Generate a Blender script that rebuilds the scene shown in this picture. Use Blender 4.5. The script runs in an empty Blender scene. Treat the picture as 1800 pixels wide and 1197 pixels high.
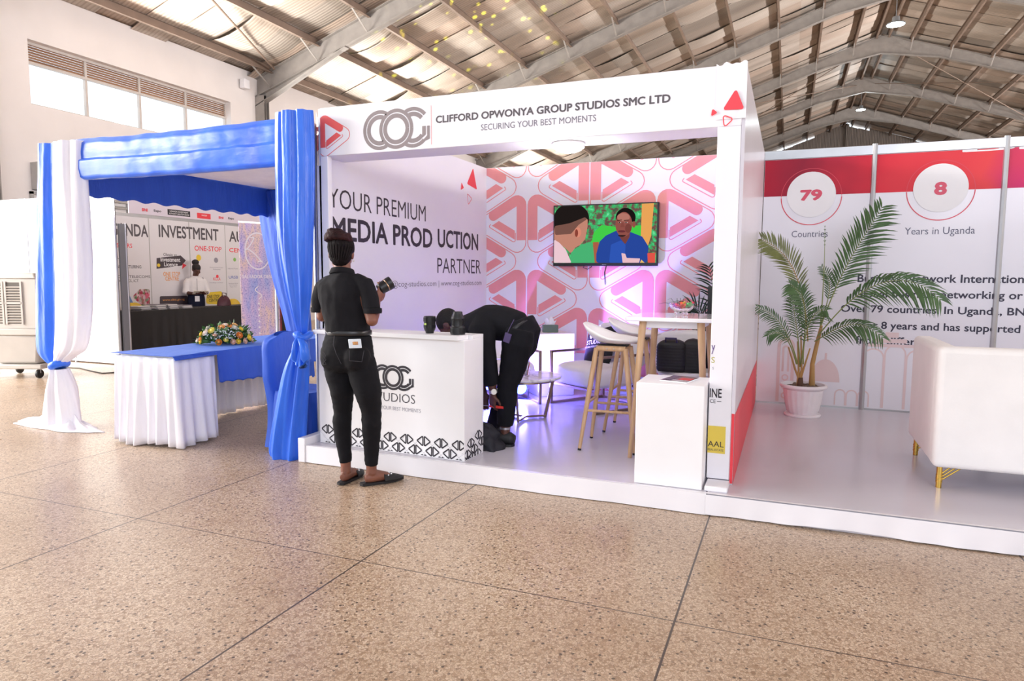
import bpy, bmesh, math, random
from mathutils import Vector as V, Matrix
from mathutils import noise as mnoise
random.seed(11)
S = bpy.context.scene
C = S.collection
PI = math.pi
sin, cos = math.sin, math.cos

# ------------------------------------------------------------------ camera, world, lights, exposure
F_PX, YAW, PITCH, ROLL, CAM_H = 1195.69, 0.385, 0.0948, 0.005, 1.3884
_r = V((cos(YAW), sin(YAW), 0))
FW = V((-sin(YAW)*cos(PITCH), cos(YAW)*cos(PITCH), -sin(PITCH)))
_u = _r.cross(FW)
RT = _r*cos(ROLL) + _u*sin(ROLL)
UP = -_r*sin(ROLL) + _u*cos(ROLL)
EYE = V((0, 0, CAM_H))
cam = bpy.data.objects.new('camera', bpy.data.cameras.new('camera'))
C.objects.link(cam)
cam.data.sensor_width = 36
cam.data.lens = F_PX*36/1800
cam.data.clip_end = 200
cam.matrix_world = Matrix(((RT.x, UP.x, -FW.x, EYE.x), (RT.y, UP.y, -FW.y, EYE.y), (RT.z, UP.z, -FW.z, EYE.z), (0, 0, 0, 1)))
S.camera = cam

world = bpy.data.worlds.new('sky')
S.world = world
world.use_nodes = True
_bg = world.node_tree.nodes['Background']
_bg.inputs['Color'].default_value = (0.86, 0.93, 1.0, 1)
_bg.inputs['Strength'].default_value = 1.6
S.view_settings.view_transform = 'Standard'
S.view_settings.look = 'None'
S.view_settings.gamma = 1
S.view_settings.use_curve_mapping = False
S.view_settings.exposure = -0.03

def area(name, loc, target, sx, sy, power, col=(1, 1, 1), spread=180):
    l = bpy.data.lights.new(name, 'AREA')
    l.shape = 'RECTANGLE'
    l.size, l.size_y, l.energy, l.color = sx, sy, power, col
    l.spread = math.radians(spread)
    o = bpy.data.objects.new(name, l)
    C.objects.link(o)
    o.location = loc
    o.rotation_euler = (V(target)-V(loc)).to_track_quat('-Z', 'Y').to_euler()
    return o
# daylight through the big openings of the hall: side door and high windows on the left, open gable behind the camera
area('daylight_side_door', (-13.2, 1.5, 3.2), (-4.5, 4.5, 0.8), 9, 5.5, 1800, (1, 0.97, 0.94))
area('daylight_front_door', (6.5, -8.5, 5.0), (-1.5, 5.5, 1.0), 6, 4, 430, (0.90, 0.88, 1.0))
for _y in (-2.0, 4.5, 11.4, 18.3, 25.3, 32.2):
    area('daylight_window', (-13.35, _y, 5.0), (-4, _y, 9.2), 4.8, 0.8, 520, (1, 0.95, 0.88), 120)
for _y in (4.0, 14.0, 24.0, 34.0, 44.0):  # uplights added along the unseen right wall to brighten the roof
    area('roof_uplight_right', (20.2, _y, 4.8), (9, _y, 11.5), 6, 1.2, 1250, (1.0, 0.94, 0.92), 95)

def at(px, py, y):
    d = FW + RT*((px-900)/F_PX) - UP*((py-598.5)/F_PX)
    return EYE + d*(y/d.y)
def atz(px, py, z=0):
    d = FW + RT*((px-900)/F_PX) - UP*((py-598.5)/F_PX)
    return EYE + d*((z-CAM_H)/d.z)
def atx(px, py, x):
    d = FW + RT*((px-900)/F_PX) - UP*((py-598.5)/F_PX)
    return EYE + d*(x/d.x)

# ------------------------------------------------------------------ materials
def srgb(h):
    h = h.lstrip('#')
    c = [int(h[i:i+2], 16)/255 for i in (0, 2, 4)]
    return tuple(x/12.92 if x <= 0.04045 else ((x+0.055)/1.055)**2.4 for x in c) + (1,)
class NT:
    def __init__(s, name):
        s.m = bpy.data.materials.new(name)
        s.m.use_nodes = True
        s.t = s.m.node_tree
        s.b = s.t.nodes['Principled BSDF']
    def n(s, kind, **kw):
        x = s.t.nodes.new(kind)
        for k, v in kw.items():
            if k[0] == '_': setattr(x, k[1:], v)
            else:
                x.inputs[int(k[1:]) if k[0] == 'i' and k[1:].isdigit() else k.replace('__', ' ')].default_value = v
        return x
    def l(s, a, b): s.t.links.new(a, b)
    def coord(s, scale=(1, 1, 1), rot=(0, 0, 0), loc=(0, 0, 0)):
        tc = s.n('ShaderNodeTexCoord')
        mp = s.n('ShaderNodeMapping')
        mp.inputs['Scale'].default_value = scale
        mp.inputs['Rotation'].default_value = rot
        mp.inputs['Location'].default_value = loc
        s.l(tc.outputs['Object'], mp.inputs['Vector'])
        return mp.outputs['Vector']
    def ramp(s, fac, stops):
        r = s.n('ShaderNodeValToRGB')
        e = r.color_ramp.elements
        while len(e) < len(stops): e.new(0.5)
        for k, (p, c) in enumerate(stops):
            e[k].position = p
            e[k].color = srgb(c) if isinstance(c, str) else c
        s.l(fac, r.inputs['Fac'])
        return r.outputs['Color']
    def bump(s, h, strength=0.3, dist=0.01):
        b = s.n('ShaderNodeBump')
        b.inputs['Strength'].default_value = strength
        b.inputs['Distance'].default_value = dist
        s.l(h, b.inputs['Height'])
        s.l(b.outputs['Normal'], s.b.inputs['Normal'])
MATS = {}
def mat(name, col, rough=0.5, metal=0, var=0.0, vs=6, bump=0, bs=60, spec=0.5, coat=0, emit=0, trans=0, sheen=0, alpha=1, stretch=(1, 1, 1)):
    """one procedural material: base colour with a little noise in tone, optional fine bump"""
    if name in MATS: return MATS[name]
    k = NT(name)
    b = k.b
    c = srgb(col)
    b.inputs['Base Color'].default_value = c
    b.inputs['Roughness'].default_value = rough
    b.inputs['Metallic'].default_value = metal
    b.inputs['Specular IOR Level'].default_value = spec
    b.inputs['Coat Weight'].default_value = coat
    b.inputs['Coat Roughness'].default_value = 0.08
    b.inputs['Transmission Weight'].default_value = trans
    b.inputs['Sheen Weight'].default_value = sheen
    b.inputs['Alpha'].default_value = alpha
    co = k.coord(stretch)
    if var:
        nz = k.n('ShaderNodeTexNoise', Scale=vs, Detail=4)
        k.l(co, nz.inputs['Vector'])
        lo = tuple(max(0, x*(1-var)) for x in c[:3])+(1,)
        hi = tuple(min(1, x*(1+var)) for x in c[:3])+(1,)
        k.l(k.ramp(nz.outputs['Fac'], [(0.3, lo), (0.7, hi)]), b.inputs['Base Color'])
    if emit:
        b.inputs['Emission Color'].default_value = c
        b.inputs['Emission Strength'].default_value = emit
    if bump:
        nb = k.n('ShaderNodeTexNoise', Scale=bs, Detail=3)
        k.l(co, nb.inputs['Vector'])
        k.bump(nb.outputs['Fac'], bump, 0.01)
    MATS[name] = k.m
    return k.m
def wood(name, light, dark, axis='Z'):
    k = NT(name)
    st = {'X': (1, 9, 9), 'Y': (9, 1, 9), 'Z': (9, 9, 1)}[axis]
    co = k.coord(st)
    nz = k.n('ShaderNodeTexNoise', Scale=5, Detail=5)
    k.l(co, nz.inputs['Vector'])
    k.l(k.ramp(nz.outputs['Fac'], [(0.3, dark), (0.7, light)]), k.b.inputs['Base Color'])
    k.b.inputs['Roughness'].default_value = 0.45
    return k.m

# ------------------------------------------------------------------ mesh building
class MB:
    def __init__(s):
        s.v, s.f, s.mi = [], [], []
        s.cur = 0
    def add(s, vs, fs):
        n = len(s.v)
        s.v += [V(p) for p in vs]
        s.f += [tuple(i+n for i in f) for f in fs]
        s.mi += [s.cur]*len(fs)
        return s
    def box(s, x0, x1, y0, y1, z0, z1):
        return s.hexa([(x0, y0), (x1, y0), (x1, y1), (x0, y1)], z0, z1)
    def hexa(s, q, z0, z1, q2=None):
        q2 = q2 or q
        n = len(q)
        vs = [(a[0], a[1], z0) for a in q] + [(a[0], a[1], z1) for a in q2]
        fs = [tuple(range(n-1, -1, -1)), tuple(range(n, 2*n))] + [(i, (i+1) % n, (i+1) % n+n, i+n) for i in range(n)]
        return s.add(vs, fs)
    def obox(s, c, e, rot):
        """box of half sizes e about c turned by a 3x3 rotation"""
        c = V(c)
        vs = [c + rot @ V((sx*e[0], sy*e[1], sz*e[2])) for sz in (-1, 1) for sx, sy in ((-1, -1), (1, -1), (1, 1), (-1, 1))]
        return s.add(vs, [(3, 2, 1, 0), (4, 5, 6, 7)]+[(i, (i+1) % 4, (i+1) % 4+4, i+4) for i in range(4)])
    def beam(s, a, b, w, h, up=(0, 0, 1)):
        a, b = V(a), V(b)
        d = (b-a).normalized()
        x = d.cross(V(up)).normalized()
        y = x.cross(d)
        R = Matrix((x, y, d)).transposed()
        return s.obox((a+b)/2, (w/2, h/2, (b-a).length/2), R)
    def tube(s, pts, r, n=10, caps=True, closed=False, up=None):
        """sweep an ellipse along pts; r: number, or one per point, or (ra, rb) per point (ra along 'up' side vector)"""
        pts = [V(p) for p in pts]
        m = len(pts)
        if not isinstance(r, (list, tuple)): r = [r]*m
        T = []
        for i in range(m):
            a = pts[(i-1) % m] if closed else pts[max(0, i-1)]
            b = pts[(i+1) % m] if closed else pts[min(m-1, i+1)]
            T.append((b-a).normalized())
        x = V(up) if up is not None else (V((0, 0, 1)) if abs(T[0].z) < 0.9 else V((1, 0, 0)))
        vs, fs = [], []
        for i in range(m):
            x = (x - T[i]*x.dot(T[i])).normalized()
            y = T[i].cross(x)
            ra, rb = r[i] if isinstance(r[i], (list, tuple)) else (r[i], r[i])
            for j in range(n):
                t = 2*PI*j/n
                vs.append(pts[i] + x*(ra*cos(t)) + y*(rb*sin(t)))
        for i in range(m if closed else m-1):
            for j in range(n):
                a, b = i*n+j, i*n+(j+1) % n
                c, d = ((i+1) % m)*n+(j+1) % n, ((i+1) % m)*n+j
                fs.append((a, b, c, d))
        if caps and not closed:
            fs.append(tuple(range(n-1, -1, -1)))
            fs.append(tuple((m-1)*n+j for j in range(n)))
        return s.add(vs, fs)
    def lathe(s, prof, c=(0, 0, 0), n=24, axis=None, flute=0, nf=0):
        c = V(c)
        R = V(axis).to_track_quat('Z', 'Y').to_matrix() if axis is not None else Matrix.Identity(3)
        vs, fs = [], []
        m = len(prof)
        for (r, z) in prof:
            for j in range(n):
                t = 2*PI*j/n
                rr = r*(1+flute*cos(nf*t)) if flute else r
                vs.append(c + R @ V((rr*cos(t), rr*sin(t), z)))
        for i in range(m-1):
            for j in range(n):
                fs.append((i*n+j, i*n+(j+1) % n, (i+1)*n+(j+1) % n, (i+1)*n+j))
        if prof[0][0] > 1e-5: fs.append(tuple(range(n-1, -1, -1)))
        if prof[-1][0] > 1e-5: fs.append(tuple((m-1)*n+j for j in range(n)))
        return s.add(vs, fs)
    def ball(s, c, r, n=12, m=8, rot=None):
        c = V(c)
        if not isinstance(r, (list, tuple)): r = (r, r, r)
        R = rot or Matrix.Identity(3)
        vs, fs = [], []
        for i in range(1, m):
            p = PI*i/m
            for j in range(n):
                t = 2*PI*j/n
                vs.append(c + R @ V((r[0]*sin(p)*cos(t), r[1]*sin(p)*sin(t), -r[2]*cos(p))))
        for i in range(m-2):
            for j in range(n):
                fs.append((i*n+j, i*n+(j+1) % n, (i+1)*n+(j+1) % n, (i+1)*n+j))
        k = len(vs)
        vs += [c + R @ V((0, 0, -r[2])), c + R @ V((0, 0, r[2]))]
        for j in range(n):
            fs.append((k, (j+1) % n, j))
            fs.append((k+1, (m-2)*n+j, (m-2)*n+(j+1) % n))
        return s.add(vs, fs)
    def grid(s, fn, nu, nv, closed=False):
        """surface fn(u, v), u and v from 0 to 1"""
        vs = [fn(i/nu, j/nv) for j in range(nv+1) for i in range(nu if closed else nu+1)]
        w = nu if closed else nu+1
        fs = []
        for j in range(nv):
            for i in range(nu):
                a, b = j*w+i, j*w+(i+1) % w
                fs.append((a, b, b+w, a+w))
        return s.add(vs, fs)
    def prism(s, pts, o, ux, uy, t):
        """flat outline pts (2D) at origin o with axes ux, uy, thickness t along ux x uy"""
        o, ux, uy = V(o), V(ux), V(uy)
        n = ux.cross(uy).normalized()
        k = len(pts)
        vs = [o+ux*a+uy*b for a, b in pts] + [o+ux*a+uy*b+n*t for a, b in pts]
        fs = [tuple(range(k-1, -1, -1)), tuple(range(k, 2*k))]+[(i, (i+1) % k, (i+1) % k+k, i+k) for i in range(k)]
        return s.add(vs, fs)
    def flat(s, pts, o, ux, uy):
        o, ux, uy = V(o), V(ux), V(uy)
        return s.add([o+ux*a+uy*b for a, b in pts], [tuple(range(len(pts)))])
    def mesh(s, name, off=V((0, 0, 0))):
        me = bpy.data.meshes.new(name)
        me.from_pydata([p-off for p in s.v], [], s.f)
        return me
    def build(s, name, mats, parent=None, smooth=False, angle=40, bevel=0, bseg=2, sub=0, solid=0, origin=None, fix=False):
        off = V(origin) if origin is not None else (parent_loc(parent) if parent else V((0, 0, 0)))
        me = s.mesh(name, off)
        if not isinstance(mats, (list, tuple)): mats = [mats]
        for m in mats: me.materials.append(m)
        for p, i in zip(me.polygons, s.mi): p.material_index = i
        if fix:
            b = bmesh.new(); b.from_mesh(me)
            bmesh.ops.remove_doubles(b, verts=b.verts, dist=1e-5)
            bmesh.ops.recalc_face_normals(b, faces=b.faces)
            b.to_mesh(me); b.free()
        return finish(name, me, parent, smooth, angle, bevel, bseg, sub, solid, off if not parent else None)
def parent_loc(p):
    v = V((0, 0, 0))
    while p is not None:
        v = v + p.location
        p = p.parent
    return v
def finish(name, me, parent=None, smooth=False, angle=40, bevel=0, bseg=2, sub=0, solid=0, loc=None):
    if smooth:
        for p in me.polygons: p.use_smooth = True
        me.set_sharp_from_angle(angle=math.radians(angle))
    o = bpy.data.objects.new(name, me)
    C.objects.link(o)
    if parent: o.parent = parent
    elif loc is not None: o.location = loc
    if solid:
        m = o.modifiers.new('solid', 'SOLIDIFY'); m.thickness = solid; m.offset = 0
    if bevel:
        m = o.modifiers.new('bevel', 'BEVEL'); m.width = bevel; m.segments = bseg; m.limit_method = 'ANGLE'; m.angle_limit = math.radians(35)
        if not smooth:
            for p in me.polygons: p.use_smooth = True
            me.set_sharp_from_angle(angle=math.radians(50))
    if sub:
        m = o.modifiers.new('sub', 'SUBSURF'); m.levels = m.render_levels = sub
    return o
def evaluated(o, name):
    dg = bpy.context.evaluated_depsgraph_get()
    dg.update()
    me = bpy.data.meshes.new_from_object(o.evaluated_get(dg))
    me.name = name
    return me
def drop(o):
    d = o.data
    bpy.data.objects.remove(o)
    if isinstance(d, bpy.types.Mesh) and d.users == 0: bpy.data.meshes.remove(d)
def melt(mb, name, m, parent, voxel=0.007, it=4, wrinkle=0, wscale=8, stretch=(1, 1, 1), fac=0.5):
    """union of the closed shapes in mb as one continuous skin"""
    off = parent_loc(parent)
    o = bpy.data.objects.new('tmp', mb.mesh('tmp', off))
    C.objects.link(o)
    r = o.modifiers.new('r', 'REMESH'); r.mode = 'VOXEL'; r.voxel_size = voxel
    k = o.modifiers.new('s', 'SMOOTH'); k.factor = fac; k.iterations = it
    me = evaluated(o, name)
    drop(o)
    if wrinkle:
        ns = [v.normal.copy() for v in me.vertices]
        for v, nn in zip(me.vertices, ns):
            q = V((v.co.x*stretch[0], v.co.y*stretch[1], v.co.z*stretch[2]))*wscale
            v.co += nn*(wrinkle*(mnoise.noise(q)+0.5*mnoise.noise(q*2.3)))
    me.materials.clear()
    me.materials.append(m)
    return finish(name, me, parent, smooth=True, angle=80)
def tag(o, label, cat, group=None, kind=None):
    if label: o['label'] = label
    if cat: o['category'] = cat
    if group: o['group'] = group
    if kind: o['kind'] = kind
    return o
def thing(name, label, cat, loc=(0, 0, 0), group=None):
    o = bpy.data.objects.new(name, None)
    o.empty_display_size = 0.1
    C.objects.link(o)
    o.location = loc
    return tag(o, label, cat, group)
def struct(o):
    o['kind'] = 'structure'
    return o
def dup(root, loc=None, rotz=None, label=None, group=None):
    r = root.copy(); C.objects.link(r)
    if loc is not None: r.location = loc
    if rotz is not None: r.rotation_euler = (0, 0, rotz)
    if label: r['label'] = label
    if group: r['group'] = group
    for ch in list(root.children):
        c = ch.copy(); C.objects.link(c); c.parent = r
        for g in list(ch.children):
            d = g.copy(); C.objects.link(d); d.parent = c
    return r

# ------------------------------------------------------------------ flat print: lettering, strokes, rounded outlines
def fillet(pts, r, closed=True, n=6):
    out = []
    k = len(pts)
    for i in range(k):
        p = V(pts[i]).to_2d()
        if not closed and i in (0, k-1):
            out.append(tuple(p)); continue
        a, b = V(pts[(i-1) % k]).to_2d(), V(pts[(i+1) % k]).to_2d()
        d1, d2 = (a-p), (b-p)
        ang = d1.angle(d2)
        if ang > PI-0.02:
            out.append(tuple(p)); continue
        t = min(r/math.tan(ang/2), d1.length*0.49, d2.length*0.49)
        rr = t*math.tan(ang/2)
        u1, u2 = d1.normalized(), d2.normalized()
        cen = p + (u1+u2).normalized()*(rr/sin(ang/2))
        s0, s1 = p+u1*t-cen, p+u2*t-cen
        a0 = math.atan2(s0.y, s0.x); a1 = math.atan2(s1.y, s1.x)
        da = (a1-a0+PI) % (2*PI)-PI
        for j in range(n+1):
            q = a0+da*j/n
            out.append((cen.x+rr*cos(q), cen.y+rr*sin(q)))
    return out
def stroke(pts, w, closed=False):
    """quads of a ribbon of width w along a 2D path"""
    P = [V(p).to_2d() for p in pts]
    k = len(P)
    L, R = [], []
    for i in range(k):
        a = P[(i-1) % k] if closed or i else P[i]
        b = P[(i+1) % k] if closed or i < k-1 else P[i]
        d1 = (P[i]-a) if (P[i]-a).length > 1e-9 else (b-P[i])
        d2 = (b-P[i]) if (b-P[i]).length > 1e-9 else d1
        n1 = V((-d1.y, d1.x)).normalized(); n2 = V((-d2.y, d2.x)).normalized()
        m = (n1+n2)
        m = m.normalized() if m.length > 1e-6 else n1
        sc = min(1/max(0.3, m.dot(n1)), 2.5)
        L.append(P[i]+m*(w/2*sc)); R.append(P[i]-m*(w/2*sc))
    return [[tuple(R[i]), tuple(R[(i+1) % k]), tuple(L[(i+1) % k]), tuple(L[i])] for i in range(k if closed else k-1)]
def disc(c, r, n=24, a0=0, a1=2*PI, ry=None):
    ry = ry or r
    return [(c[0]+r*cos(a0+(a1-a0)*i/n), c[1]+ry*sin(a0+(a1-a0)*i/n)) for i in range(n if a1-a0 > 6.28 else n+1)]
def arcband(c, r0, r1, a0, a1, n=40):
    return stroke([(c[0]+(r0+r1)/2*cos(a0+(a1-a0)*i/n), c[1]+(r0+r1)/2*sin(a0+(a1-a0)*i/n)) for i in range(n+1)], abs(r1-r0))
def decal(name, polys, o, ux, uy, m, parent, clip=None, lift=0.0015):
    """printed shapes on a surface, a hair in front of it"""
    ux, uy = V(ux), V(uy)
    nn = ux.cross(uy).normalized()
    mb = MB()
    for i, p in enumerate(polys): mb.flat(p, V(o)+nn*(lift+2e-5*(i % 11)), ux, uy)
    off = parent_loc(parent)
    me = mb.mesh(name, off)
    if clip:
        b = bmesh.new(); b.from_mesh(me)
        for co, no in clip:
            g = list(b.verts)+list(b.edges)+list(b.faces)
            bmesh.ops.bisect_plane(b, geom=g, plane_co=V(co)-off, plane_no=V(no), clear_outer=True)
        b.to_mesh(me); b.free()
    me.materials.append(m)
    return finish(name, me, parent)
def text(s, o, ux, uy, w, h, m, parent, weight=0.0, name='lettering', lift=0.0015, spacing=1.0):
    """lettering whose inked outline fills w x h from its lower left corner o"""
    cu = bpy.data.curves.new('t', 'FONT')
    cu.body = s
    cu.offset = min(weight, 0)
    cu.space_character = spacing
    cu.resolution_u = 3
    cu.align_x = 'LEFT'
    t = bpy.data.objects.new('t', cu)
    C.objects.link(t)
    me = evaluated(t, name)
    bpy.data.objects.remove(t); bpy.data.curves.remove(cu)
    xs = [v.co.x for v in me.vertices]; ys = [v.co.y for v in me.vertices]
    x0, x1, y0, y1 = min(xs), max(xs), min(ys), max(ys)
    ux, uy = V(ux).normalized(), V(uy).normalized()
    nn = ux.cross(uy).normalized()
    off = parent_loc(parent)
    kx = w/(x1-x0); ky = (h/(y1-y0)) if h else kx
    src = [v.co.copy() for v in me.vertices]
    fcs = [tuple(p.vertices) for p in me.polygons]
    # heavier strokes: the outline is laid down again a little to each side
    offs = [(0, 0)] if weight <= 0 else [(weight*cos(2*PI*i/8), weight*sin(2*PI*i/8)) for i in range(8)]
    b2 = max(weight, 0)
    vs, fs = [], []
    for i, (dx, dy) in enumerate(offs):
        n0 = len(vs)
        for c in src:
            vs.append(V(o)+nn*(lift+1.5e-5*i)+ux*((c.x-x0+b2+dx)*kx*(x1-x0)/(x1-x0+2*b2))+uy*((c.y-y0+b2+dy)*ky*(y1-y0)/(y1-y0+2*b2))-off)
        fs += [tuple(q+n0 for q in f) for f in fcs]
    bpy.data.meshes.remove(me)
    me = bpy.data.meshes.new(name)
    me.from_pydata(vs, [], fs)
    me.materials.clear(); me.materials.append(m)
    return finish(name, me, parent)

# ------------------------------------------------------------------ shared materials
white = mat('white_laminate', '#f4f3f6', 0.45, var=0.02, vs=3)
vinyl = mat('white_vinyl', '#f1eff5', 0.38, var=0.02, vs=2, bump=0.04, bs=3)
platform_m = mat('platform_vinyl', '#d2ced8', 0.2, var=0.02, vs=1.5, bump=0.03, bs=2)
alu = mat('aluminium', '#b9b9bc', 0.3, metal=0.85, var=0.05)
black = mat('black_plastic', '#131316', 0.35, var=0.1)
ink = mat('ink_dark', '#2b2731', 0.5)
ink_grey = mat('ink_grey', '#8d8284', 0.5)
ink_mid = mat('ink_charcoal', '#575157', 0.5)
ink_light = mat('ink_pale_grey', '#9a97a3', 0.5)
red = mat('ink_red', '#f0424f', 0.45)
salmon = mat('ink_salmon', '#ef9a98', 0.5, var=0.03)
gold = mat('gold_metal', '#d8b45c', 0.22, metal=1.0, var=0.05)
champagne = mat('champagne_metal', '#a8937c', 0.28, metal=0.9, var=0.06)
beech = wood('beech', '#d9b48c', '#c39a70')
glass = mat('clear_glass', '#ffffff', 0.02, trans=1.0)

# ------------------------------------------------------------------ the hall
WX, RX, SL, ZE = -13.5, 3.45, 0.335, 6.77      # left wall, ridge, roof slope, eaves
EX = 2*RX-WX
Y0, Y1 = -9.5, 55.6
BAY = 6.95
def roof_z(x): return ZE + SL*((x if x < RX else 2*RX-x) + 13.44)

def floor_material():
    k = NT('terrazzo')
    co = k.coord()
    vo = k.n('ShaderNodeTexVoronoi', Scale=95); k.l(co, vo.inputs['Vector'])
    hue = k.ramp(vo.outputs['Color'], [(0.0, '#94795f'), (0.35, '#c4ab92'), (0.7, '#ddcab4'), (1.0, '#ae937b')])
    ve = k.n('ShaderNodeTexVoronoi', Scale=95, _feature='DISTANCE_TO_EDGE'); k.l(co, ve.inputs['Vector'])
    edge = k.ramp(ve.outputs['Distance'], [(0.0, (1, 1, 1, 1)), (0.08, (0, 0, 0, 1))])
    m1 = k.n('ShaderNodeMix', _data_type='RGBA'); k.l(edge, m1.inputs[0]); k.l(hue, m1.inputs[6]); m1.inputs[7].default_value = srgb('#84705f')
    vd = k.n('ShaderNodeTexVoronoi', Scale=42); k.l(co, vd.inputs['Vector'])
    fl = k.ramp(vd.outputs['Distance'], [(0.22, (1, 1, 1, 1)), (0.3, (0, 0, 0, 1))])
    sel = k.ramp(vd.outputs['Color'], [(0.62, (0, 0, 0, 1)), (0.68, (0.9, 0.9, 0.9, 1))])
    mu = k.n('ShaderNodeMath', _operation='MULTIPLY'); k.l(fl, mu.inputs[0]); k.l(sel, mu.inputs[1])
    m2 = k.n('ShaderNodeMix', _data_type='RGBA'); k.l(mu.outputs[0], m2.inputs[0]); k.l(m1.outputs[2], m2.inputs[6]); m2.inputs[7].default_value = srgb('#4a3f3b')
    big = k.n('ShaderNodeTexNoise', Scale=0.9, Detail=5); k.l(co, big.inputs['Vector'])
    st = k.ramp(big.outputs['Fac'], [(0.35, '#e4dcd4'), (0.65, '#ffffff')])
    m3 = k.n('ShaderNodeMix', _data_type='RGBA', _blend_type='MULTIPLY'); m3.inputs[0].default_value = 1
    k.l(m2.outputs[2], m3.inputs[6]); k.l(st, m3.inputs[7])
    sx = k.n('ShaderNodeSeparateXYZ'); k.l(co, sx.inputs[0])
    def line(axis, origin, pitch, half):
        a = k.n('ShaderNodeMath', _operation='SUBTRACT', i1=origin-pitch/2); k.l(sx.outputs[axis], a.inputs[0])
        b = k.n('ShaderNodeMath', _operation='FLOORED_MODULO', i1=pitch); k.l(a.outputs[0], b.inputs[0])
        c = k.n('ShaderNodeMath', _operation='SUBTRACT', i1=pitch/2); k.l(b.outputs[0], c.inputs[0])
        d = k.n('ShaderNodeMath', _operation='ABSOLUTE'); k.l(c.outputs[0], d.inputs[0])
        e = k.n('ShaderNodeMath', _operation='LESS_THAN', i1=half); k.l(d.outputs[0], e.inputs[0])
        return e.outputs[0]
    mx = k.n('ShaderNodeMath', _operation='MAXIMUM'); k.l(line(0, -0.374, 1.505, 0.0045), mx.inputs[0]); k.l(line(1, 2.69, 3.01, 0.003), mx.inputs[1])
    m4 = k.n('ShaderNodeMix', _data_type='RGBA'); k.l(mx.outputs[0], m4.inputs[0]); k.l(m3.outputs[2], m4.inputs[6]); m4.inputs[7].default_value = srgb('#4d423d')
    k.l(m4.outputs[2], k.b.inputs['Base Color'])
    rn = k.ramp(big.outputs['Fac'], [(0.3, (0.25, 0.25, 0.25, 1)), (0.7, (0.38, 0.38, 0.38, 1))])
    k.l(rn, k.b.inputs['Roughness'])
    return k.m
mb = MB(); mb.box(WX-0.2, EX+0.2, Y0, Y1, -0.1, 0)
struct(mb.build('floor', floor_material()))

wall_m = mat('painted_wall', '#eee9e7', 0.8, var=0.03, vs=1.2, bump=0.15, bs=25)
WIN_Z0, WIN_Z1, LOUV_Z = 4.6, 5.80, 5.42
wins = [(8.89+BAY*k, 8.89+BAY*k+5.06) for k in range(-2, 7)]
mb = MB()
XA, XB = WX-0.3, WX
DOOR = (-3.0, 6.0, 5.2)
mb.box(XA, XB, Y0, DOOR[0], 0, WIN_Z0); mb.box(XA, XB, DOOR[1], Y1, 0, WIN_Z0)
ys = [Y0]
for a, b in wins:
    ys += [a, b]
ys.append(Y1)
for i in range(0, len(ys), 2):
    mb.box(XA, XB, max(ys[i], Y0), ys[i+1], WIN_Z0, WIN_Z1)
mb.box(XA, XB, Y0, Y1, WIN_Z1, ZE-0.02)
struct(mb.build('wall_left', wall_m))
frame_m = mat('window_frame', '#cfc8c2', 0.5, var=0.05)
k = NT('brown_louvre')
co = k.coord((1, 0.4, 26))
nz = k.n('ShaderNodeTexNoise', Scale=1.0, Detail=2); k.l(co, nz.inputs['Vector'])
k.l(k.ramp(nz.outputs['Fac'], [(0.3, '#7d5a44'), (0.5, '#b08a6c'), (0.7, '#94694f')]), k.b.inputs['Base Color'])
louvre_m = k.m
k = NT('window_glass')
tr = k.n('ShaderNodeBsdfTransparent'); gl = k.n('ShaderNodeBsdfGlossy', Roughness=0.05); mx = k.n('ShaderNodeMixShader', Fac=0.06)
k.l(tr.outputs[0], mx.inputs[1]); k.l(gl.outputs[0], mx.inputs[2]); k.l(mx.outputs[0], k.t.nodes['Material Output'].inputs['Surface'])
pane_m = k.m
for i, (a, b) in enumerate(wins):
    mb = MB()
    x0, x1 = WX-0.24, WX-0.17
    for q in range(5):
        y = a+(b-a)*q/4
        mb.box(x0, x1, max(a, y-0.025), min(b, y+0.025), WIN_Z0, WIN_Z1)
    mb.box(x0+0.01, x1+0.012, a, b, WIN_Z0, WIN_Z0+0.05); mb.box(x0+0.01, x1+0.012, a, b, LOUV_Z-0.03, LOUV_Z+0.02); mb.box(x0+0.01, x1+0.012, a, b, WIN_Z1-0.05, WIN_Z1)
    w = struct(mb.build('window_%d' % (i+1), frame_m))
    for q in range(4):
        mb = MB()
        ya, yb = a+(b-a)*q/4+0.03, a+(b-a)*(q+1)/4-0.03
        for z in range(7):
            zz = LOUV_Z+0.03+z*0.048
            mb.obox((WX-0.2, (ya+yb)/2, zz+0.022), (0.03, (yb-ya)/2, 0.004), Matrix.Rotation(0.9, 3, 'Y'))
        mb.build('louvre', louvre_m, w)
        mb = MB(); mb.box(WX-0.212, WX-0.207, ya, yb, WIN_Z0+0.05, LOUV_Z-0.03)
        mb.build('pane', pane_m, w)
mb = MB()
mb.box(EX, EX+0.3, Y0, Y1, 0, 4.0); mb.box(EX, EX+0.3, Y0, Y1, 5.6, ZE-0.02)
for q in range(10): mb.box(EX, EX+0.3, Y0+q*BAY*0.94, Y0+q*BAY*0.94+1.8, 4.0, 5.6)
struct(mb.build('wall_right', wall_m))
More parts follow.
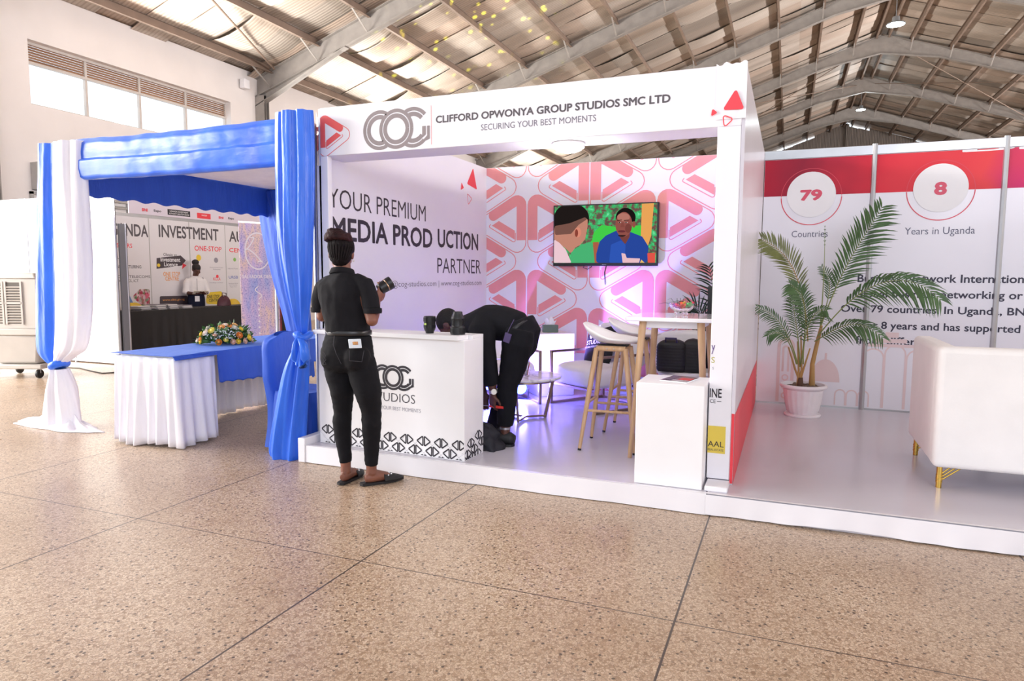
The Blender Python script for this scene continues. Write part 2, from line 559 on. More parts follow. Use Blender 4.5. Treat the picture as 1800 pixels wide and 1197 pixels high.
# far gable of ribbed sheet, with a ragged gap of daylight under the roof
k = NT('ribbed_sheet')
co = k.coord((3.2, 1, 0.0))
wv = k.n('ShaderNodeTexWave', Scale=1.0, _bands_direction='X'); k.l(co, wv.inputs['Vector'])
k.l(k.ramp(wv.outputs['Fac'], [(0.2, '#6f675f'), (0.6, '#9b9189')]), k.b.inputs['Base Color'])
k.bump(wv.outputs['Fac'], 0.6, 0.05); k.b.inputs['Roughness'].default_value = 0.6
gable_m = k.m
mb = MB()
rs = random.Random(3)
xs = [WX-0.2+i*(EX-WX+0.4)/48 for i in range(49)]
for a, b in zip(xs, xs[1:]):
    g = rs.choice([0.0, 0.0, 0.05, 0.16, 0.2])
    if a > 6: g = rs.choice([0, 0, 0, 0.1])
    mb.hexa([(a, Y1-0.1), (b, Y1-0.1), (b, Y1), (a, Y1)], 0, 5)
    n = len(mb.v)
    mb.add([(a, Y1-0.1, 5), (b, Y1-0.1, 5), (b, Y1, 5), (a, Y1, 5), (a, Y1-0.1, roof_z(a)-g), (b, Y1-0.1, roof_z(b)-g), (b, Y1, roof_z(b)-g), (a, Y1, roof_z(a)-g)],
           [(0, 1, 5, 4), (1, 2, 6, 5), (2, 3, 7, 6), (3, 0, 4, 7), (4, 5, 6, 7)])
mb.box(WX-0.2, EX+0.2, Y1-0.25, Y1-0.12, 7.5, 7.7); mb.box(RX-0.1, RX+0.1, Y1-0.25, Y1-0.12, 0, roof_z(RX)-0.1)
struct(mb.build('wall_back', gable_m))

# roof sheets: side laps every 0.85 m along the slope, worn and stained
def roof_material():
    k = NT('roof_sheet')
    co = k.coord()
    sx = k.n('ShaderNodeSeparateXYZ'); k.l(co, sx.inputs[0])
    wv = k.n('ShaderNodeTexWave', Scale=3.4, Distortion=0.4, _bands_direction='Y'); k.l(co, wv.inputs['Vector'])
    n1 = k.n('ShaderNodeTexNoise', Scale=0.5, Detail=5)
    cs = k.coord((0.5, 3.0, 0.5)); k.l(cs, n1.inputs['Vector'])
    base = k.ramp(n1.outputs['Fac'], [(0.25, '#b3aaa0'), (0.5, '#d2c9bf'), (0.75, '#e4ddd4')])
    rib = k.ramp(wv.outputs['Fac'], [(0.0, '#dcd6d0'), (0.5, '#ffffff')])
    m1 = k.n('ShaderNodeMix', _data_type='RGBA', _blend_type='MULTIPLY'); m1.inputs[0].default_value = 0.8
    k.l(base, m1.inputs[6]); k.l(rib, m1.inputs[7])
    # each sheet has weathered to a tone of its own
    dv = k.n('ShaderNodeMath', _operation='MULTIPLY_ADD', i1=1/0.86, i2=0.023); k.l(sx.outputs[1], dv.inputs[0])
    fl_ = k.n('ShaderNodeMath', _operation='FLOOR'); k.l(dv.outputs[0], fl_.inputs[0])
    dx = k.n('ShaderNodeMath', _operation='MULTIPLY', i1=0.16); k.l(sx.outputs[0], dx.inputs[0])
    fx2 = k.n('ShaderNodeMath', _operation='FLOOR'); k.l(dx.outputs[0], fx2.inputs[0])
    cb_ = k.n('ShaderNodeCombineXYZ'); k.l(fl_.outputs[0], cb_.inputs[0]); k.l(fx2.outputs[0], cb_.inputs[1])
    wn_ = k.n('ShaderNodeTexWhiteNoise'); k.l(cb_.outputs[0], wn_.inputs['Vector'])
    tone = k.ramp(wn_.outputs['Value'], [(0.0, '#a3a1a0'), (0.3, '#e2d6cd'), (0.6, '#ffffff'), (0.8, '#f2ddd0'), (1.0, '#b9b4b0')])
    m5 = k.n('ShaderNodeMix', _data_type='RGBA', _blend_type='MULTIPLY'); m5.inputs[0].default_value = 0.7
    k.l(m1.outputs[2], m5.inputs[6]); k.l(tone, m5.inputs[7])
    k.l(m5.outputs[2], k.b.inputs['Base Color'])
    k.bump(wv.outputs['Fac'], 0.25, 0.03)
    k.b.inputs['Roughness'].default_value = 0.5
    return k.m
purlin_x = [-13.0+1.53*i for i in range(11)] + [3.2]
def roof_side(sgn):
    mb = MB()
    rr = random.Random(5+sgn)
    X = [-14.0]+purlin_x
    P = 0.86
    n = int((Y1-Y0)/P)
    for j in range(n+1):
        y = Y0+j*P
        lift = 0.028 if j % 2 else 0.0
        for a, b in zip(X, X[1:]):
            sag = 0.0
            if b < -9 and b > -13.2 and rr.random() < 0.5: sag = rr.choice([0.05, 0.1, 0.14])
            elif rr.random() < 0.4: sag = rr.choice([0.02, 0.04, 0.06])
            K = 5
            pts = []
            for i in range(K+1):
                x = a+(b-a)*i/K
                xx = x if sgn < 0 else 2*RX-x
                z = roof_z(x)+0.005+lift-sag*4*(i/K)*(1-i/K)
                pts.append((xx, z))
            vs, fs = [], []
            for (x, z) in pts: vs += [(x, y-0.02, z), (x, y+P+0.02, z)]
            for i in range(K): fs.append((2*i, 2*i+1, 2*i+3, 2*i+2) if sgn < 0 else (2*i, 2*i+2, 2*i+3, 2*i+1))
            mb.add(vs, fs)
    return mb
rm = roof_material()
mb = roof_side(-1); mb2 = roof_side(1)
mb.add(mb2.v, mb2.f)
for a in (0, 1):
    mb.add([(3.15, Y0, roof_z(3.15)+0.03), (3.15, Y1, roof_z(3.15)+0.03), (RX, Y1, roof_z(RX)+0.05), (RX, Y0, roof_z(RX)+0.05)] if not a else
           [(RX, Y0, roof_z(RX)+0.05), (RX, Y1, roof_z(RX)+0.05), (2*RX-3.15, Y1, roof_z(3.15)+0.03), (2*RX-3.15, Y0, roof_z(3.15)+0.03)], [(0, 1, 2, 3)])
for sg in (-1, 1):  # continuous sheet added above the roof so no sky light leaks through the gaps
    f = (lambda x: x) if sg < 0 else (lambda x: 2*RX-x)
    a, b = -14.05, RX
    mb.add([(f(a), Y0-0.1, roof_z(a)+0.055), (f(b), Y0-0.1, roof_z(b)+0.08), (f(b), Y1+0.1, roof_z(b)+0.08), (f(a), Y1+0.1, roof_z(a)+0.055)], [(0, 1, 2, 3)])
struct(mb.build('ceiling', rm, smooth=True, angle=20))

steel_m = mat('grey_steel', '#99938e', 0.55, var=0.1, vs=4, bump=0.05)
purlin_m = mat('rusty_purlin', '#806d60', 0.6, var=0.15, vs=3)
def slope_member(mb, y0, y1, dz0, dz1, x0, x1, sgn):
    """a bar that follows the roof slope from x0 to x1, top dz0 and bottom dz1 below the sheets (each a pair for the two ends)"""
    f = (lambda x: x) if sgn < 0 else (lambda x: 2*RX-x)
    a, b = f(x0), f(x1)
    za, zb = roof_z(x0), roof_z(x1)
    vs = [(a, y0, za-dz1[0]), (b, y0, zb-dz1[1]), (b, y0, zb-dz0[1]), (a, y0, za-dz0[0]),
          (a, y1, za-dz1[0]), (b, y1, zb-dz1[1]), (b, y1, zb-dz0[1]), (a, y1, za-dz0[0])]
    mb.add(vs, [(0, 1, 2, 3), (7, 6, 5, 4), (0, 4, 5, 1), (1, 5, 6, 2), (2, 6, 7, 3), (3, 7, 4, 0)])
def rafter(y):
    mb = MB()
    t, fl = 0.008, 0.1
    for sg in (-1, 1):
        segs = [(WX, -10.6, 0.86, 0.60), (-10.6, 1.2, 0.60, 0.60), (1.2, RX, 0.60, 0.95)]
        for x0, x1, d0, d1 in segs:
            slope_member(mb, y-t, y+t, (0.12, 0.12), (d0, d1), x0, x1, sg)
            slope_member(mb, y-fl, y+fl, (d0-0.02, d1-0.02), (d0, d1), x0, x1, sg)
            slope_member(mb, y-fl, y+fl, (0.12, 0.12), (0.14, 0.14), x0, x1, sg)
        slope_member(mb, y-fl, y+fl, (0.6, 0.6), (0.615, 0.615), WX, -10.6, sg)
        f = (lambda x: x) if sg < 0 else (lambda x: 2*RX-x)
        for px in purlin_x[:-1]:
            xb = px
            mb.beam((f(px), y-0.75, roof_z(px)-0.16), (f(xb), y-0.03, roof_z(xb)-0.58), 0.045, 0.012)
    o = struct(mb.build('rafter', steel_m))
    mb = MB()
    for xx, s in ((WX, 1), (EX, -1)):
        mb.box(min(xx, xx+s*0.3), max(xx, xx+s*0.3), y-0.1, y-0.085, 0, ZE-0.6); mb.box(min(xx, xx+s*0.3), max(xx, xx+s*0.3), y+0.085, y+0.1, 0, ZE-0.6)
        mb.box(min(xx+s*0.001, xx+s*0.28), max(xx+s*0.001, xx+s*0.28), y-0.008, y+0.008, 0, ZE-0.6)
    struct(mb.build('wall_column', steel_m))
for kk in range(-3, 7):
    y = 14.93+kk*BAY
    if Y0 < y < Y1: rafter(y)
for sg in (-1, 1):
    f = (lambda x: x) if sg < 0 else (lambda x: 2*RX-x)
    for px in purlin_x:
        mb = MB()
        z = roof_z(px)
        x = f(px)
        mb.box(x-0.006, x+0.006, Y0, Y1, z-0.19, z-0.005)
        mb.box(x-0.006, x+0.07, Y0, Y1, z-0.2, z-0.188); mb.box(x-0.07, x+0.006, Y0, Y1, z-0.012, z-0.002)
        struct(mb.build('purlin', purlin_m))
# wind bracing rods under the roof
mb = MB()
for b0 in (4,):
    ya, yb = 14.93+(b0-1)*BAY, 14.93+b0*BAY
    for sg in (-1, 1):
        f = (lambda x: x) if sg < 0 else (lambda x: 2*RX-x)
        for xa, xb in ((-12.5, -4), (-4, 3)):
            for u, v in ((xa, xb), (xb, xa)):
                mb.tube([(f(u), ya, roof_z(u)-0.4), (f(v), yb, roof_z(v)-0.4)], 0.018, 6)
xa = -13.0
mb.tube([(-12.8, 14.8, roof_z(-12.8)-0.2), (-10.3, 8.2, roof_z(-10.3)-0.25)], 0.025, 6)
struct(mb.build('roof_bracing', purlin_m))

# grey ventilation louvres and a meter box low on the left wall
lgrey = mat('grey_louvre', '#b5b3b1', 0.5, var=0.05)
def vent(y0, y1, z0, z1, label):
    t = thing('ventilation_louvre', label, 'vent', (WX, (y0+y1)/2, z0))
    mb = MB()
    for a, b, c, d in ((y0, y0+0.05, z0, z1), (y1-0.05, y1, z0, z1), (y0, y1, z0, z0+0.05), (y0, y1, z1-0.05, z1)):
        mb.box(WX+0.001, WX+0.06, a, b, c, d)
    mb.build('frame', lgrey, t)
    n = int((z1-z0-0.1)/0.13)
    for i in range(n):
        mb = MB()
        mb.obox((WX+0.035, (y0+y1)/2, z0+0.1+i*0.13), (0.045, (y1-y0)/2-0.05, 0.006), Matrix.Rotation(0.7, 3, 'Y'))
        mb.build('slat', lgrey, t)
vent(8.75, 9.6, 2.1, 2.95, 'grey slatted vent on the hall wall under the meter box, beside the blue draped post')
vent(9.95, 10.85, 2.45, 3.1, 'grey slatted vent above the white partition, seen through the blue draped frame')
t = thing('meter_box', 'grey metal box fixed to the hall wall above a slatted vent', 'box', (WX, 9.1, 2.98))
mb = MB(); mb.box(WX+0.002, WX+0.2, 8.8, 9.45, 2.98, 3.5); mb.build('case', lgrey, t, bevel=0.01)
mb = MB(); mb.box(WX+0.2, WX+0.212, 8.84, 9.41, 3.02, 3.46); mb.build('door', lgrey, t, bevel=0.004)
t = thing('loudspeaker', 'small white loudspeaker high on the hall wall beside the steel column', 'speaker', (WX+0.1, 14.35, 6.32))
mb = MB(); mb.box(WX+0.03, WX+0.2, 14.25, 14.45, 6.22, 6.46); mb.build('case', white, t, bevel=0.02)
mb = MB(); mb.box(WX+0.001, WX+0.05, 14.32, 14.38, 6.3, 6.36); mb.build('bracket', black, t)

# high bay lamps on the ridge
lamp_lit = mat('lamp_lit', '#eafcff', 0.3, emit=14)
lamp_house = mat('lamp_housing', '#8c8f92', 0.4, metal=0.6)
for (x, y, z, lab) in ((2.66, 24, 8.96, 'round white high bay lamp hanging nearest under the ridge'), (3.37, 44, 10.83, 'round white high bay lamp hanging under the ridge by the far gable')):
    t = thing('high_bay_lamp', lab, 'lamp', (x, y, z))
    mb = MB(); mb.lathe([(0.0, 0.22), (0.1, 0.22), (0.12, 0.06), (0.25, 0.03), (0.26, 0.0), (0.24, -0.01)], (x, y, z)); mb.build('housing', lamp_house, t, smooth=True)
    mb = MB(); mb.lathe([(0.0, -0.04), (0.15, -0.035), (0.24, -0.01)], (x, y, z)); mb.build('lens', lamp_lit, t, smooth=True)
    mb = MB(); mb.tube([(x, y, z+0.2), (x, y, roof_z(x)-0.1)], 0.012, 6); mb.build('hanging_cable', lamp_house, t)
    l = bpy.data.lights.new('high_bay_light', 'POINT'); l.energy = 120; l.color = (0.85, 0.97, 1); l.shadow_soft_size = 0.2
    o = bpy.data.objects.new('high_bay_light', l); C.objects.link(o); o.location = (x, y, z-0.25)

# ------------------------------------------------------------------ the white booth and its red and white neighbour
HP, T, XL, XR, YF, YB, YP = 0.128, 2.608, -3.25, -0.27, 4.23, 7.22, 4.01
ZV, XV, YV = V((0, 0, 1)), V((1, 0, 0)), V((0, 1, 0))
t = thing('stand_platform', 'low white vinyl covered platform under the booth with the television', 'platform', (-1.8, 5.6, 0))
mb = MB(); mb.box(-3.27, -0.40, YP+0.012, YB+0.05, 0, HP); mb.build('deck', platform_m, t, bevel=0.008)
mb = MB(); mb.box(-3.335, -3.272, 4.0, YB, 0, HP+0.055); mb.build('edge_strip', vinyl, t, bevel=0.006)
mb = MB(); mb.box(-0.415, -0.285, 4.06, 4.225, HP+0.001, HP+0.032); mb.build('edge_strip', vinyl, t, bevel=0.006)
mb = MB(); mb.grid(lambda u, v: V((-3.27+2.872*u, YP-0.003-0.004*sin(7*u*3)*(1-v)-0.002*sin(60*u)*(1-v), 0.004+0.126*v)), 90, 3); mb.grid(lambda u, v: V((-3.27+2.872*u, YP-0.003+0.035*v, HP+0.002-0.0015*v)), 90, 1); mb.build('front_skirt', vinyl, t, smooth=True)
t = thing('stand_platform', 'low white vinyl covered platform under the potted palm and the white sofa', 'platform', (1.8, 5.6, 0))
mb = MB(); mb.box(-0.398, 4.2, YP+0.012, YB+0.05, 0, HP+0.002); mb.build('deck', platform_m, t, bevel=0.008)
def skirt(u, v):
    x = -0.40+4.6*u
    return V((x, YP-0.008-0.006*sin(9*x)*(1-v)-0.004*sin(31*x)*(1-v), 0.008+0.012*max(0, sin(5.1*x))*(1-v)+0.118*v))
mb = MB(); mb.grid(skirt, 120, 3); mb.grid(lambda u, v: V((-0.40+4.6*u, YP-0.008+0.03*v, HP+0.0045-0.002*v)), 60, 1); mb.build('front_skirt', vinyl, t, smooth=True)

booth = thing('exhibition_booth', 'white three-sided media company booth with pink triangle back wall and lettered header', 'booth', (-1.76, 5.7, HP))
W1 = mat('booth_panel', '#efedf4', 0.42, var=0.02, vs=1.5)
mb = MB(); mb.box(XL-0.03, XL, YF+0.02, YB, HP+0.001, T); lw = mb.build('left_wall', W1, booth)
mb = MB(); mb.box(XL-0.03, 0.0+XR-0.021, YB, YB+0.03, HP+0.001, T); bw = mb.build('back_wall', W1, booth)
film = mat('glossy_film_panel', '#e9e4ec', 0.28, var=0.03, vs=2, coat=0.15, bump=0.06, bs=4, stretch=(1, 1, 0.2))
mb = MB(); mb.box(XR-0.02, XR, YF+0.011, YB-0.001, HP+0.004, T-0.01); rw = mb.build('right_wall', film, booth)
decal('red_stripe', [[(0, 0), (YB-YF-0.02, 0), (YB-YF-0.02, 0.43), (0, 0.43)]], (XR, YF+0.011, HP+0.004), YV, ZV, red, rw)
mb = MB(); mb.box(XL, XR-0.0205, YF, YF+0.29, 2.26, T); hd = mb.build('header', vinyl, booth, bevel=0.004)
# wrap of the banner round the left end, sagging back
mb = MB(); mb.add([(XL, YF, T-0.01), (XL-0.115, YF+0.12, T-0.07), (XL-0.125, YF+0.12, 2.2), (XL, YF, 2.2), (XL, YF+0.03, T-0.01), (XL-0.115, YF+0.15, T-0.07), (XL-0.125, YF+0.15, 2.2), (XL, YF+0.03, 2.2)],
                  [(0, 1, 2, 3), (7, 6, 5, 4), (0, 4, 5, 1), (1, 5, 6, 2), (2, 6, 7, 3), (3, 7, 4, 0)])
mb.build('banner_end', vinyl, booth)
PW = 0.152
mb = MB(); mb.box(XR-PW, XR-0.021, YF-0.003, YF+0.15, HP+0.033, 2.26); pw = mb.build('front_post', vinyl, booth, bevel=0.004)
def rag(u, v):
    x = XR-0.17+0.172*u
    zt = T+0.02*mnoise.noise(V((x*30, 0, 0)))+0.006
    return V((x, YF-0.004-0.006*abs(mnoise.noise(V((x*16, v*5, 2)))), 2.30+(zt-2.30)*v))
mb = MB(); mb.grid(rag, 16, 12); mb.build('wrinkled_wrap', vinyl, booth, smooth=True)
decal('red_edge', [[(0, 0), (0.017, 0), (0.017, 0.43), (0.0, 0.43)]], (XR-0.018, YF+0.011, HP+0.01), XV, ZV, red, rw)
mb = MB(); mb.box(XL-0.0, XL+0.062, YF-0.001, YF+0.05, HP, 2.26); mb.box(XL-0.055, XL-0.001, YF+0.02, YF+0.05, HP+0.056, 2.2); mb.build('front_post', vinyl, booth, bevel=0.003)
mb = MB(); mb.tube([(XL-0.08, YF+0.03, 0.0), (XL-0.08, YF+0.03, T-0.1)], 0.021, 8); mb.tube([(XL-0.115, YF+0.06, 0.0), (XL-0.115, YF+0.06, T-0.1)], 0.012, 8); mb.build('corner_pole', alu, booth, smooth=True)
mb = MB(); mb.box(XL+0.001, XL+0.012, YF+0.06, YB, HP, HP+0.03); mb.build('base_rail', alu, booth)

# header print
def cog_logo(cx, cz, R):
    """three linked double rings reading COG"""
    p = 0.98*R
    out = []
    st = [(R, 0.82*R), (0.765*R, 0.55*R)]
    for ra, rb in st:
        out += arcband((cx, cz), ra, rb, 0, 2*PI, 60)
    for ra, rb in st:
        m = max(ra, rb)
        c = (m*m+p*p-R*R)/(2*m*p)
        th = math.acos(max(-1, min(1, c)))+0.02
        out += arcband((cx-p, cz), ra, rb, th, 2*PI-th, 44)
        c = cx+p
        out += arcband((c, cz), ra, rb, 0.72, PI-th, 24)
        e = 2*PI-0.66
        out += arcband((c, cz), ra, rb, PI+th, e if ra < R else 2*PI-0.80, 24)
    c = cx+p
    x0 = c+R*cos(0.80)
    out.append([(x0-0.03*R, cz-0.72*R), (c+0.96*R, cz-0.62*R), (c+0.96*R, cz+0.02*R), (c+0.81*R, cz+0.02*R), (c+0.81*R, cz-0.45*R), (c+0.62*R, cz-0.62*R)])
    out.append([(c+0.53*R, cz-0.55*R), (c+0.74*R, cz-0.4*R), (c+0.74*R, cz+0.02*R), (c+0.53*R, cz+0.02*R)])
    return out
zo = (0, YF, 0)
decal('logo', cog_logo(-2.60, 2.412, 0.138), zo, XV, ZV, ink_grey, hd)
decal('divider_line', [[(-2.322, 2.285), (-2.318, 2.285), (-2.318, 2.548), (-2.322, 2.548)]], zo, XV, ZV, salmon, hd)
text('CLIFFORD OPWONYA GROUP STUDIOS SMC LTD', (-2.285, YF, 2.425), XV, ZV, 1.585, 0.05, ink_mid, hd, 0.03)
text('SECURING YOUR BEST MOMENTS', (-1.945, YF, 2.352), XV, ZV, 0.79, 0.04, mat('ink_soft_grey', '#767280', 0.5), hd, 0.0)
def rtri(a, b, c, r=0.01): return fillet([a, b, c], r, True, 5)
decal('triangle_print', [rtri((-0.326, 2.468), (-0.398, 2.352), (-0.277, 2.348)), rtri((-0.455, 2.366), (-0.462, 2.32), (-0.424, 2.340), 0.006)], (0, YF-0.012, 0), XV, ZV, red, hd)
decal('triangle_print', stroke(rtri((-0.394, 2.325), (-0.385, 2.252), (-0.335, 2.298), 0.01), 0.006, True), (0, YF-0.012, 0), XV, ZV, red, hd)

# the repeated mark: a rounded triangle with a thick band along two sides
def tri_mark(mirror, L):
    G = V((0.28868, 0))
    A, B, Cc = V((0, 0.5)), V((0, -0.5)), V((0.86603, 0))
    def Tt(e):
        k = 1-e/0.28868
        return [G+(p-G)*k for p in (A, B, Cc)]
    out = []
    a, b, c = Tt(0.014)
    out += stroke(fillet([tuple(a), tuple(b), tuple(c)], 0.13), 0.012, True)
    a, b, c = Tt(0.012+0.068)
    path = fillet([tuple(b+(a-b)*0.2), tuple(a), tuple(a+(c-a)*0.66)], 0.075, False)
    out += stroke(path, 0.14)
    out.append(disc(path[-1], 0.07, 20)); 
    nAC = V((0.5, 0.866)); nBC = V((0.5, -0.866)); h = 0.433
    def meet_x(x, e): return (x, -(h-e-0.5*x)/0.866)
    def meet_ac(eb, ea):
        x = (h-ea)+(h-eb)
        return (x, ((h-ea)-0.5*x)/0.866)
    # lower right piece and its thin outline
    out.append([meet_x(0.175, 0.165), meet_ac(0.165, 0.185), meet_ac(0.27, 0.185), meet_x(0.175, 0.27)])
    p0, p1 = meet_x(0.165, 0.128), meet_ac(0.128, 0.175)
    out += stroke(fillet([meet_x(0.165, 0.25), p0, p1, (p1[0]-0.03, p1[1]+0.035)], 0.028, False), 0.011)
    s = -1 if mirror else 1
    return [[(q[0]*L*s, q[1]*L) for q in (pl if not mirror else pl[::-1])] for pl in out]
polys = []
LP, CS = 0.832, 0.7205
for ci in range(-2, 5):
    cx = -2.752+CS*ci
    for zi in range(-3, 4):
        zc = 2.385-LP/2+LP*zi-(LP/2 if ci % 2 else 0)
        for mir in (False, True):
            polys += [[(x+cx, z+zc) for x, z in pl] for pl in tri_mark(mir, LP)]
decal('triangle_pattern', polys, (0, YB, 0), XV, ZV, salmon, bw, clip=[((XL+0.002, 0, 0), (-1, 0, 0)), ((XR-0.022, 0, 0), (1, 0, 0)), ((0, 0, HP+0.01), (0, 0, -1)), ((0, 0, T-0.002), (0, 0, 1))])

# left wall print
LO = (XL, 0, 0)
def ltext(s, y0, y1, z0, h, m, w): text(s, (XL, y0, z0), YV, ZV, y1-y0, h, m, lw, w)
ltext('YOUR PREMIUM', 4.315, 5.80, 1.90, 0.150, ink, -0.006)
ltext('MEDIA PROD', 4.335, 5.93, 1.652, 0.185, ink, 0.022)
ltext('UCTION', 6.04, 6.99, 1.667, 0.185, ink, 0.022)
ltext('PARTNER', 6.03, 7.06, 1.413, 0.150, ink, -0.006)
ltext('info@cog-studios.com | www.cog-studios.com', 5.02, 7.08, 1.268, 0.072, ink_mid, -0.01)
decal('triangle_print', [rtri((6.86, 2.56), (6.705, 2.37), (6.962, 2.336), 0.012), rtri((6.575, 2.372), (6.553, 2.285), (6.632, 2.318), 0.008)], LO, YV, ZV, red, lw)
decal('triangle_print', stroke(rtri((6.712, 2.27), (6.738, 2.152), (6.83, 2.225), 0.01), 0.007, True), LO, YV, ZV, red, lw)
decal('red_block', [[(YF+0.07, 0.6), (YF+0.3, 0.6), (YF+0.22, 1.04), (YF+0.07, 1.04)]], LO, YV, ZV, red, lw)
# post print
PO = (0, YF-0.003, 0)
text('y', (-0.417, YF-0.003, 0.925), XV, ZV, 0.022, 0.055, mat('ink_violet', '#6a4b8c'), pw)
text('S', (-0.415, YF-0.003, 0.872), XV, ZV, 0.02, 0.036, mat('ink_olive', '#b9b25a'), pw)
text('S', (-0.408, YF-0.003, 0.832), XV, ZV, 0.009, 0.016, ink_light, pw)
text('INE', (-0.418, YF-0.003, 0.662), XV, ZV, 0.07, 0.055, ink, pw, 0.015)
text('CE', (-0.416, YF-0.003, 0.628), XV, ZV, 0.034, 0.022, ink, pw)
decal('dash', [[(-0.374, 0.637), (-0.349, 0.637), (-0.349, 0.641), (-0.374, 0.641)]], PO, XV, ZV, ink, pw)
decal('yellow_square', [[(-0.421, 0.32), (-0.318, 0.32), (-0.318, 0.488), (-0.421, 0.488)]], PO, XV, ZV, mat('ink_yellow', '#e3ca52', 0.5), pw)
text('AAL', (-0.419, YF-0.003, 0.36), XV, ZV, 0.092, 0.034, ink, pw, name='lettering', lift=0.003)
text('REAL ESTATE', (-0.419, YF-0.003, 0.334), XV, ZV, 0.092, 0.014, ink_mid, pw, lift=0.003)
# red fold-over triangle mark on the header's left end
mk = [[(-3.262+(x)*0.3, 2.405+z*0.3/1) for x, z in pl] for pl in tri_mark(False, 1.28)]
decal('triangle_mark', mk, (0, YF, 0), XV, ZV, mat('ink_coral', '#f0625f', 0.45), hd, clip=[((XL+0.002, 0, 0), (-1, 0, 0)), ((0, 0, 2.262), (0, 0, -1)), ((0, 0, T-0.004), (0, 0, 1))])
decal('triangle_mark', [[(0.005, 0.12), (0.125, 0.12), (0.125, 0.36), (0.06, 0.36), (0.02, 0.41), (0.005, 0.41)]], (XL-0.125, YF+0.12, 2.2), V((0.72, -0.69, 0)), ZV, red, booth, lift=0.003)

# dome light under the header, and the light it throws into the booth
t = thing('ceiling_light', 'round lit white ceiling light under the booth header', 'light', (-1.38, 4.38, 2.26))
mb = MB(); mb.lathe([(0.0, 0.0), (0.105, 0.0), (0.11, -0.01), (0.105, -0.03), (0.09, -0.035)], (-1.38, 4.38, 2.259)); mb.build('rim', white, t, smooth=True)
mb = MB(); mb.lathe([(0.0, -0.062), (0.05, -0.058), (0.085, -0.045), (0.095, -0.03)], (-1.38, 4.38, 2.259)); mb.build('diffuser', mat('diffuser_lit', '#fffaff', 0.3, emit=6), t, smooth=True)
l = bpy.data.lights.new('ceiling_glow', 'POINT'); l.energy = 14; l.shadow_soft_size = 0.1
o = bpy.data.objects.new('ceiling_glow', l); C.objects.link(o); o.location = (-1.38, 4.38, 2.12)

# neighbour: back wall of printed panels on aluminium poles
t = nb = thing('exhibition_wall', 'white panel wall with a red band, numbers 79 and 8, behind the potted palm', 'exhibition wall', (1.8, YB, HP))
k = NT('red_gradient_print')
co = k.coord()
sx = k.n('ShaderNodeSeparateXYZ'); k.l(co, sx.inputs[0])
mp = k.n('ShaderNodeMapRange', i1=-2.1, i2=1.2); k.l(sx.outputs[0], mp.inputs[0])
nz = k.n('ShaderNodeTexNoise', Scale=1.7, Detail=2); k.l(co, nz.inputs['Vector'])
ad = k.n('ShaderNodeMath', _operation='MULTIPLY_ADD', i1=0.35); k.l(nz.outputs['Fac'], ad.inputs[0]); 
k.l(mp.outputs[0], ad.inputs[2])
k.l(k.ramp(ad.outputs[0], [(0.1, '#c01f38'), (0.3, '#98203a'), (0.5, '#dc2f42'), (0.75, '#ea4a50'), (0.9, '#cf2f7c'), (1.0, '#c43cb8')]), k.b.inputs['Base Color'])
k.b.inputs['Roughness'].default_value = 0.5; k.b.inputs['Specular IOR Level'].default_value = 0.25
band_m = k.m
pr = mat('panel_print', '#eeecf5', 0.25, var=0.02, vs=1.2, coat=0.3)
poles = [0.69, 1.71, 2.73, 3.75]
xs = [XR] + poles
for a, b in zip(xs, xs[1:]):
    mb = MB(); mb.box(a+0.006, b-0.006, YB, YB+0.02, HP+0.003, T-0.085)
    p = mb.build('panel', pr, t)
    decal('red_band', [[(a+0.008, 2.172), (b-0.008, 2.172), (b-0.008, T-0.088), (a+0.008, T-0.088)]], (0, YB, 0), XV, ZV, band_m, p)
mb = MB(); mb.box(XR, 3.8, YB-0.01, YB+0.03, T-0.085, T); mb.build('top_rail', alu, t, bevel=0.003)
mb = MB(); mb.box(XR, 3.8, YB-0.005, YB+0.02, HP+0.002, HP+0.018); mb.build('bottom_rail', alu, t)
for a in poles:
    mb = MB(); mb.tube([(a, YB, HP+0.002), (a, YB, T+0.012)], 0.024, 8); mb.build('pole', alu, t, smooth=True)
ring = mat('ink_ring', '#e0485c', 0.4)
def roundel(x, z, s, tw, th):
    o = (0, YB-0.0015, 0)
    decal('ring', arcband((x, z-0.02), 0.262, 0.270, PI+0.02, 2*PI-0.02, 40)+arcband((x, z-0.02), 0.264, 0.268, 0, PI, 40), o, XV, ZV, ring, t)
    mb = MB(); mb.prism(disc((x, z), 0.215, 48), (0, YB-0.003, 0), XV, ZV, 0.004); dd = mb.build('white_disc', white, t)
    text(s, (x-tw/2, YB-0.0075, z-th/2-0.005), XV, ZV, tw, th, mat('ink_crimson', '#dc4a66', 0.4), dd, 0.045, lift=0.001)
roundel(0.163, 2.178, '79', 0.195, 0.105)
roundel(1.230, 2.195, '8', 0.10, 0.118)
navy = mat('ink_navy', '#343046', 0.5)
slate = mat('ink_slate', '#5a5a74', 0.5)
def btext(s, x0, x1, z, h, m, w=0.0): text(s, (x0, YB, z), XV, ZV, x1-x0, h, m, t, w)
btext('Countries', 0.005, 0.325, 1.775, 0.062, slate, -0.004)
btext('Years in Uganda', 0.968, 1.516, 1.762, 0.085, slate, -0.004)
btext('Business Network Internation', 0.60, 1.905, 1.345, 0.074, navy, 0.018)
btext('Global business networking or', 0.58, 1.905, 1.182, 0.092, navy, 0.018)
btext('Over 79 countries. In Uganda, BN', 0.47, 1.93, 1.040, 0.090, navy, 0.018)
btext('over 8 years and has supported', 0.60, 1.905, 0.886, 0.092, navy, 0.018)
btext('from different', 0.61, 1.26, 0.760, 0.076, navy, 0.018)
btext('BNI', 1.38, 2.5, 2.50, 0.06, white, 0.03)
peach = mat('ink_pale_peach', '#e6cfd0', 0.5)
sky = []
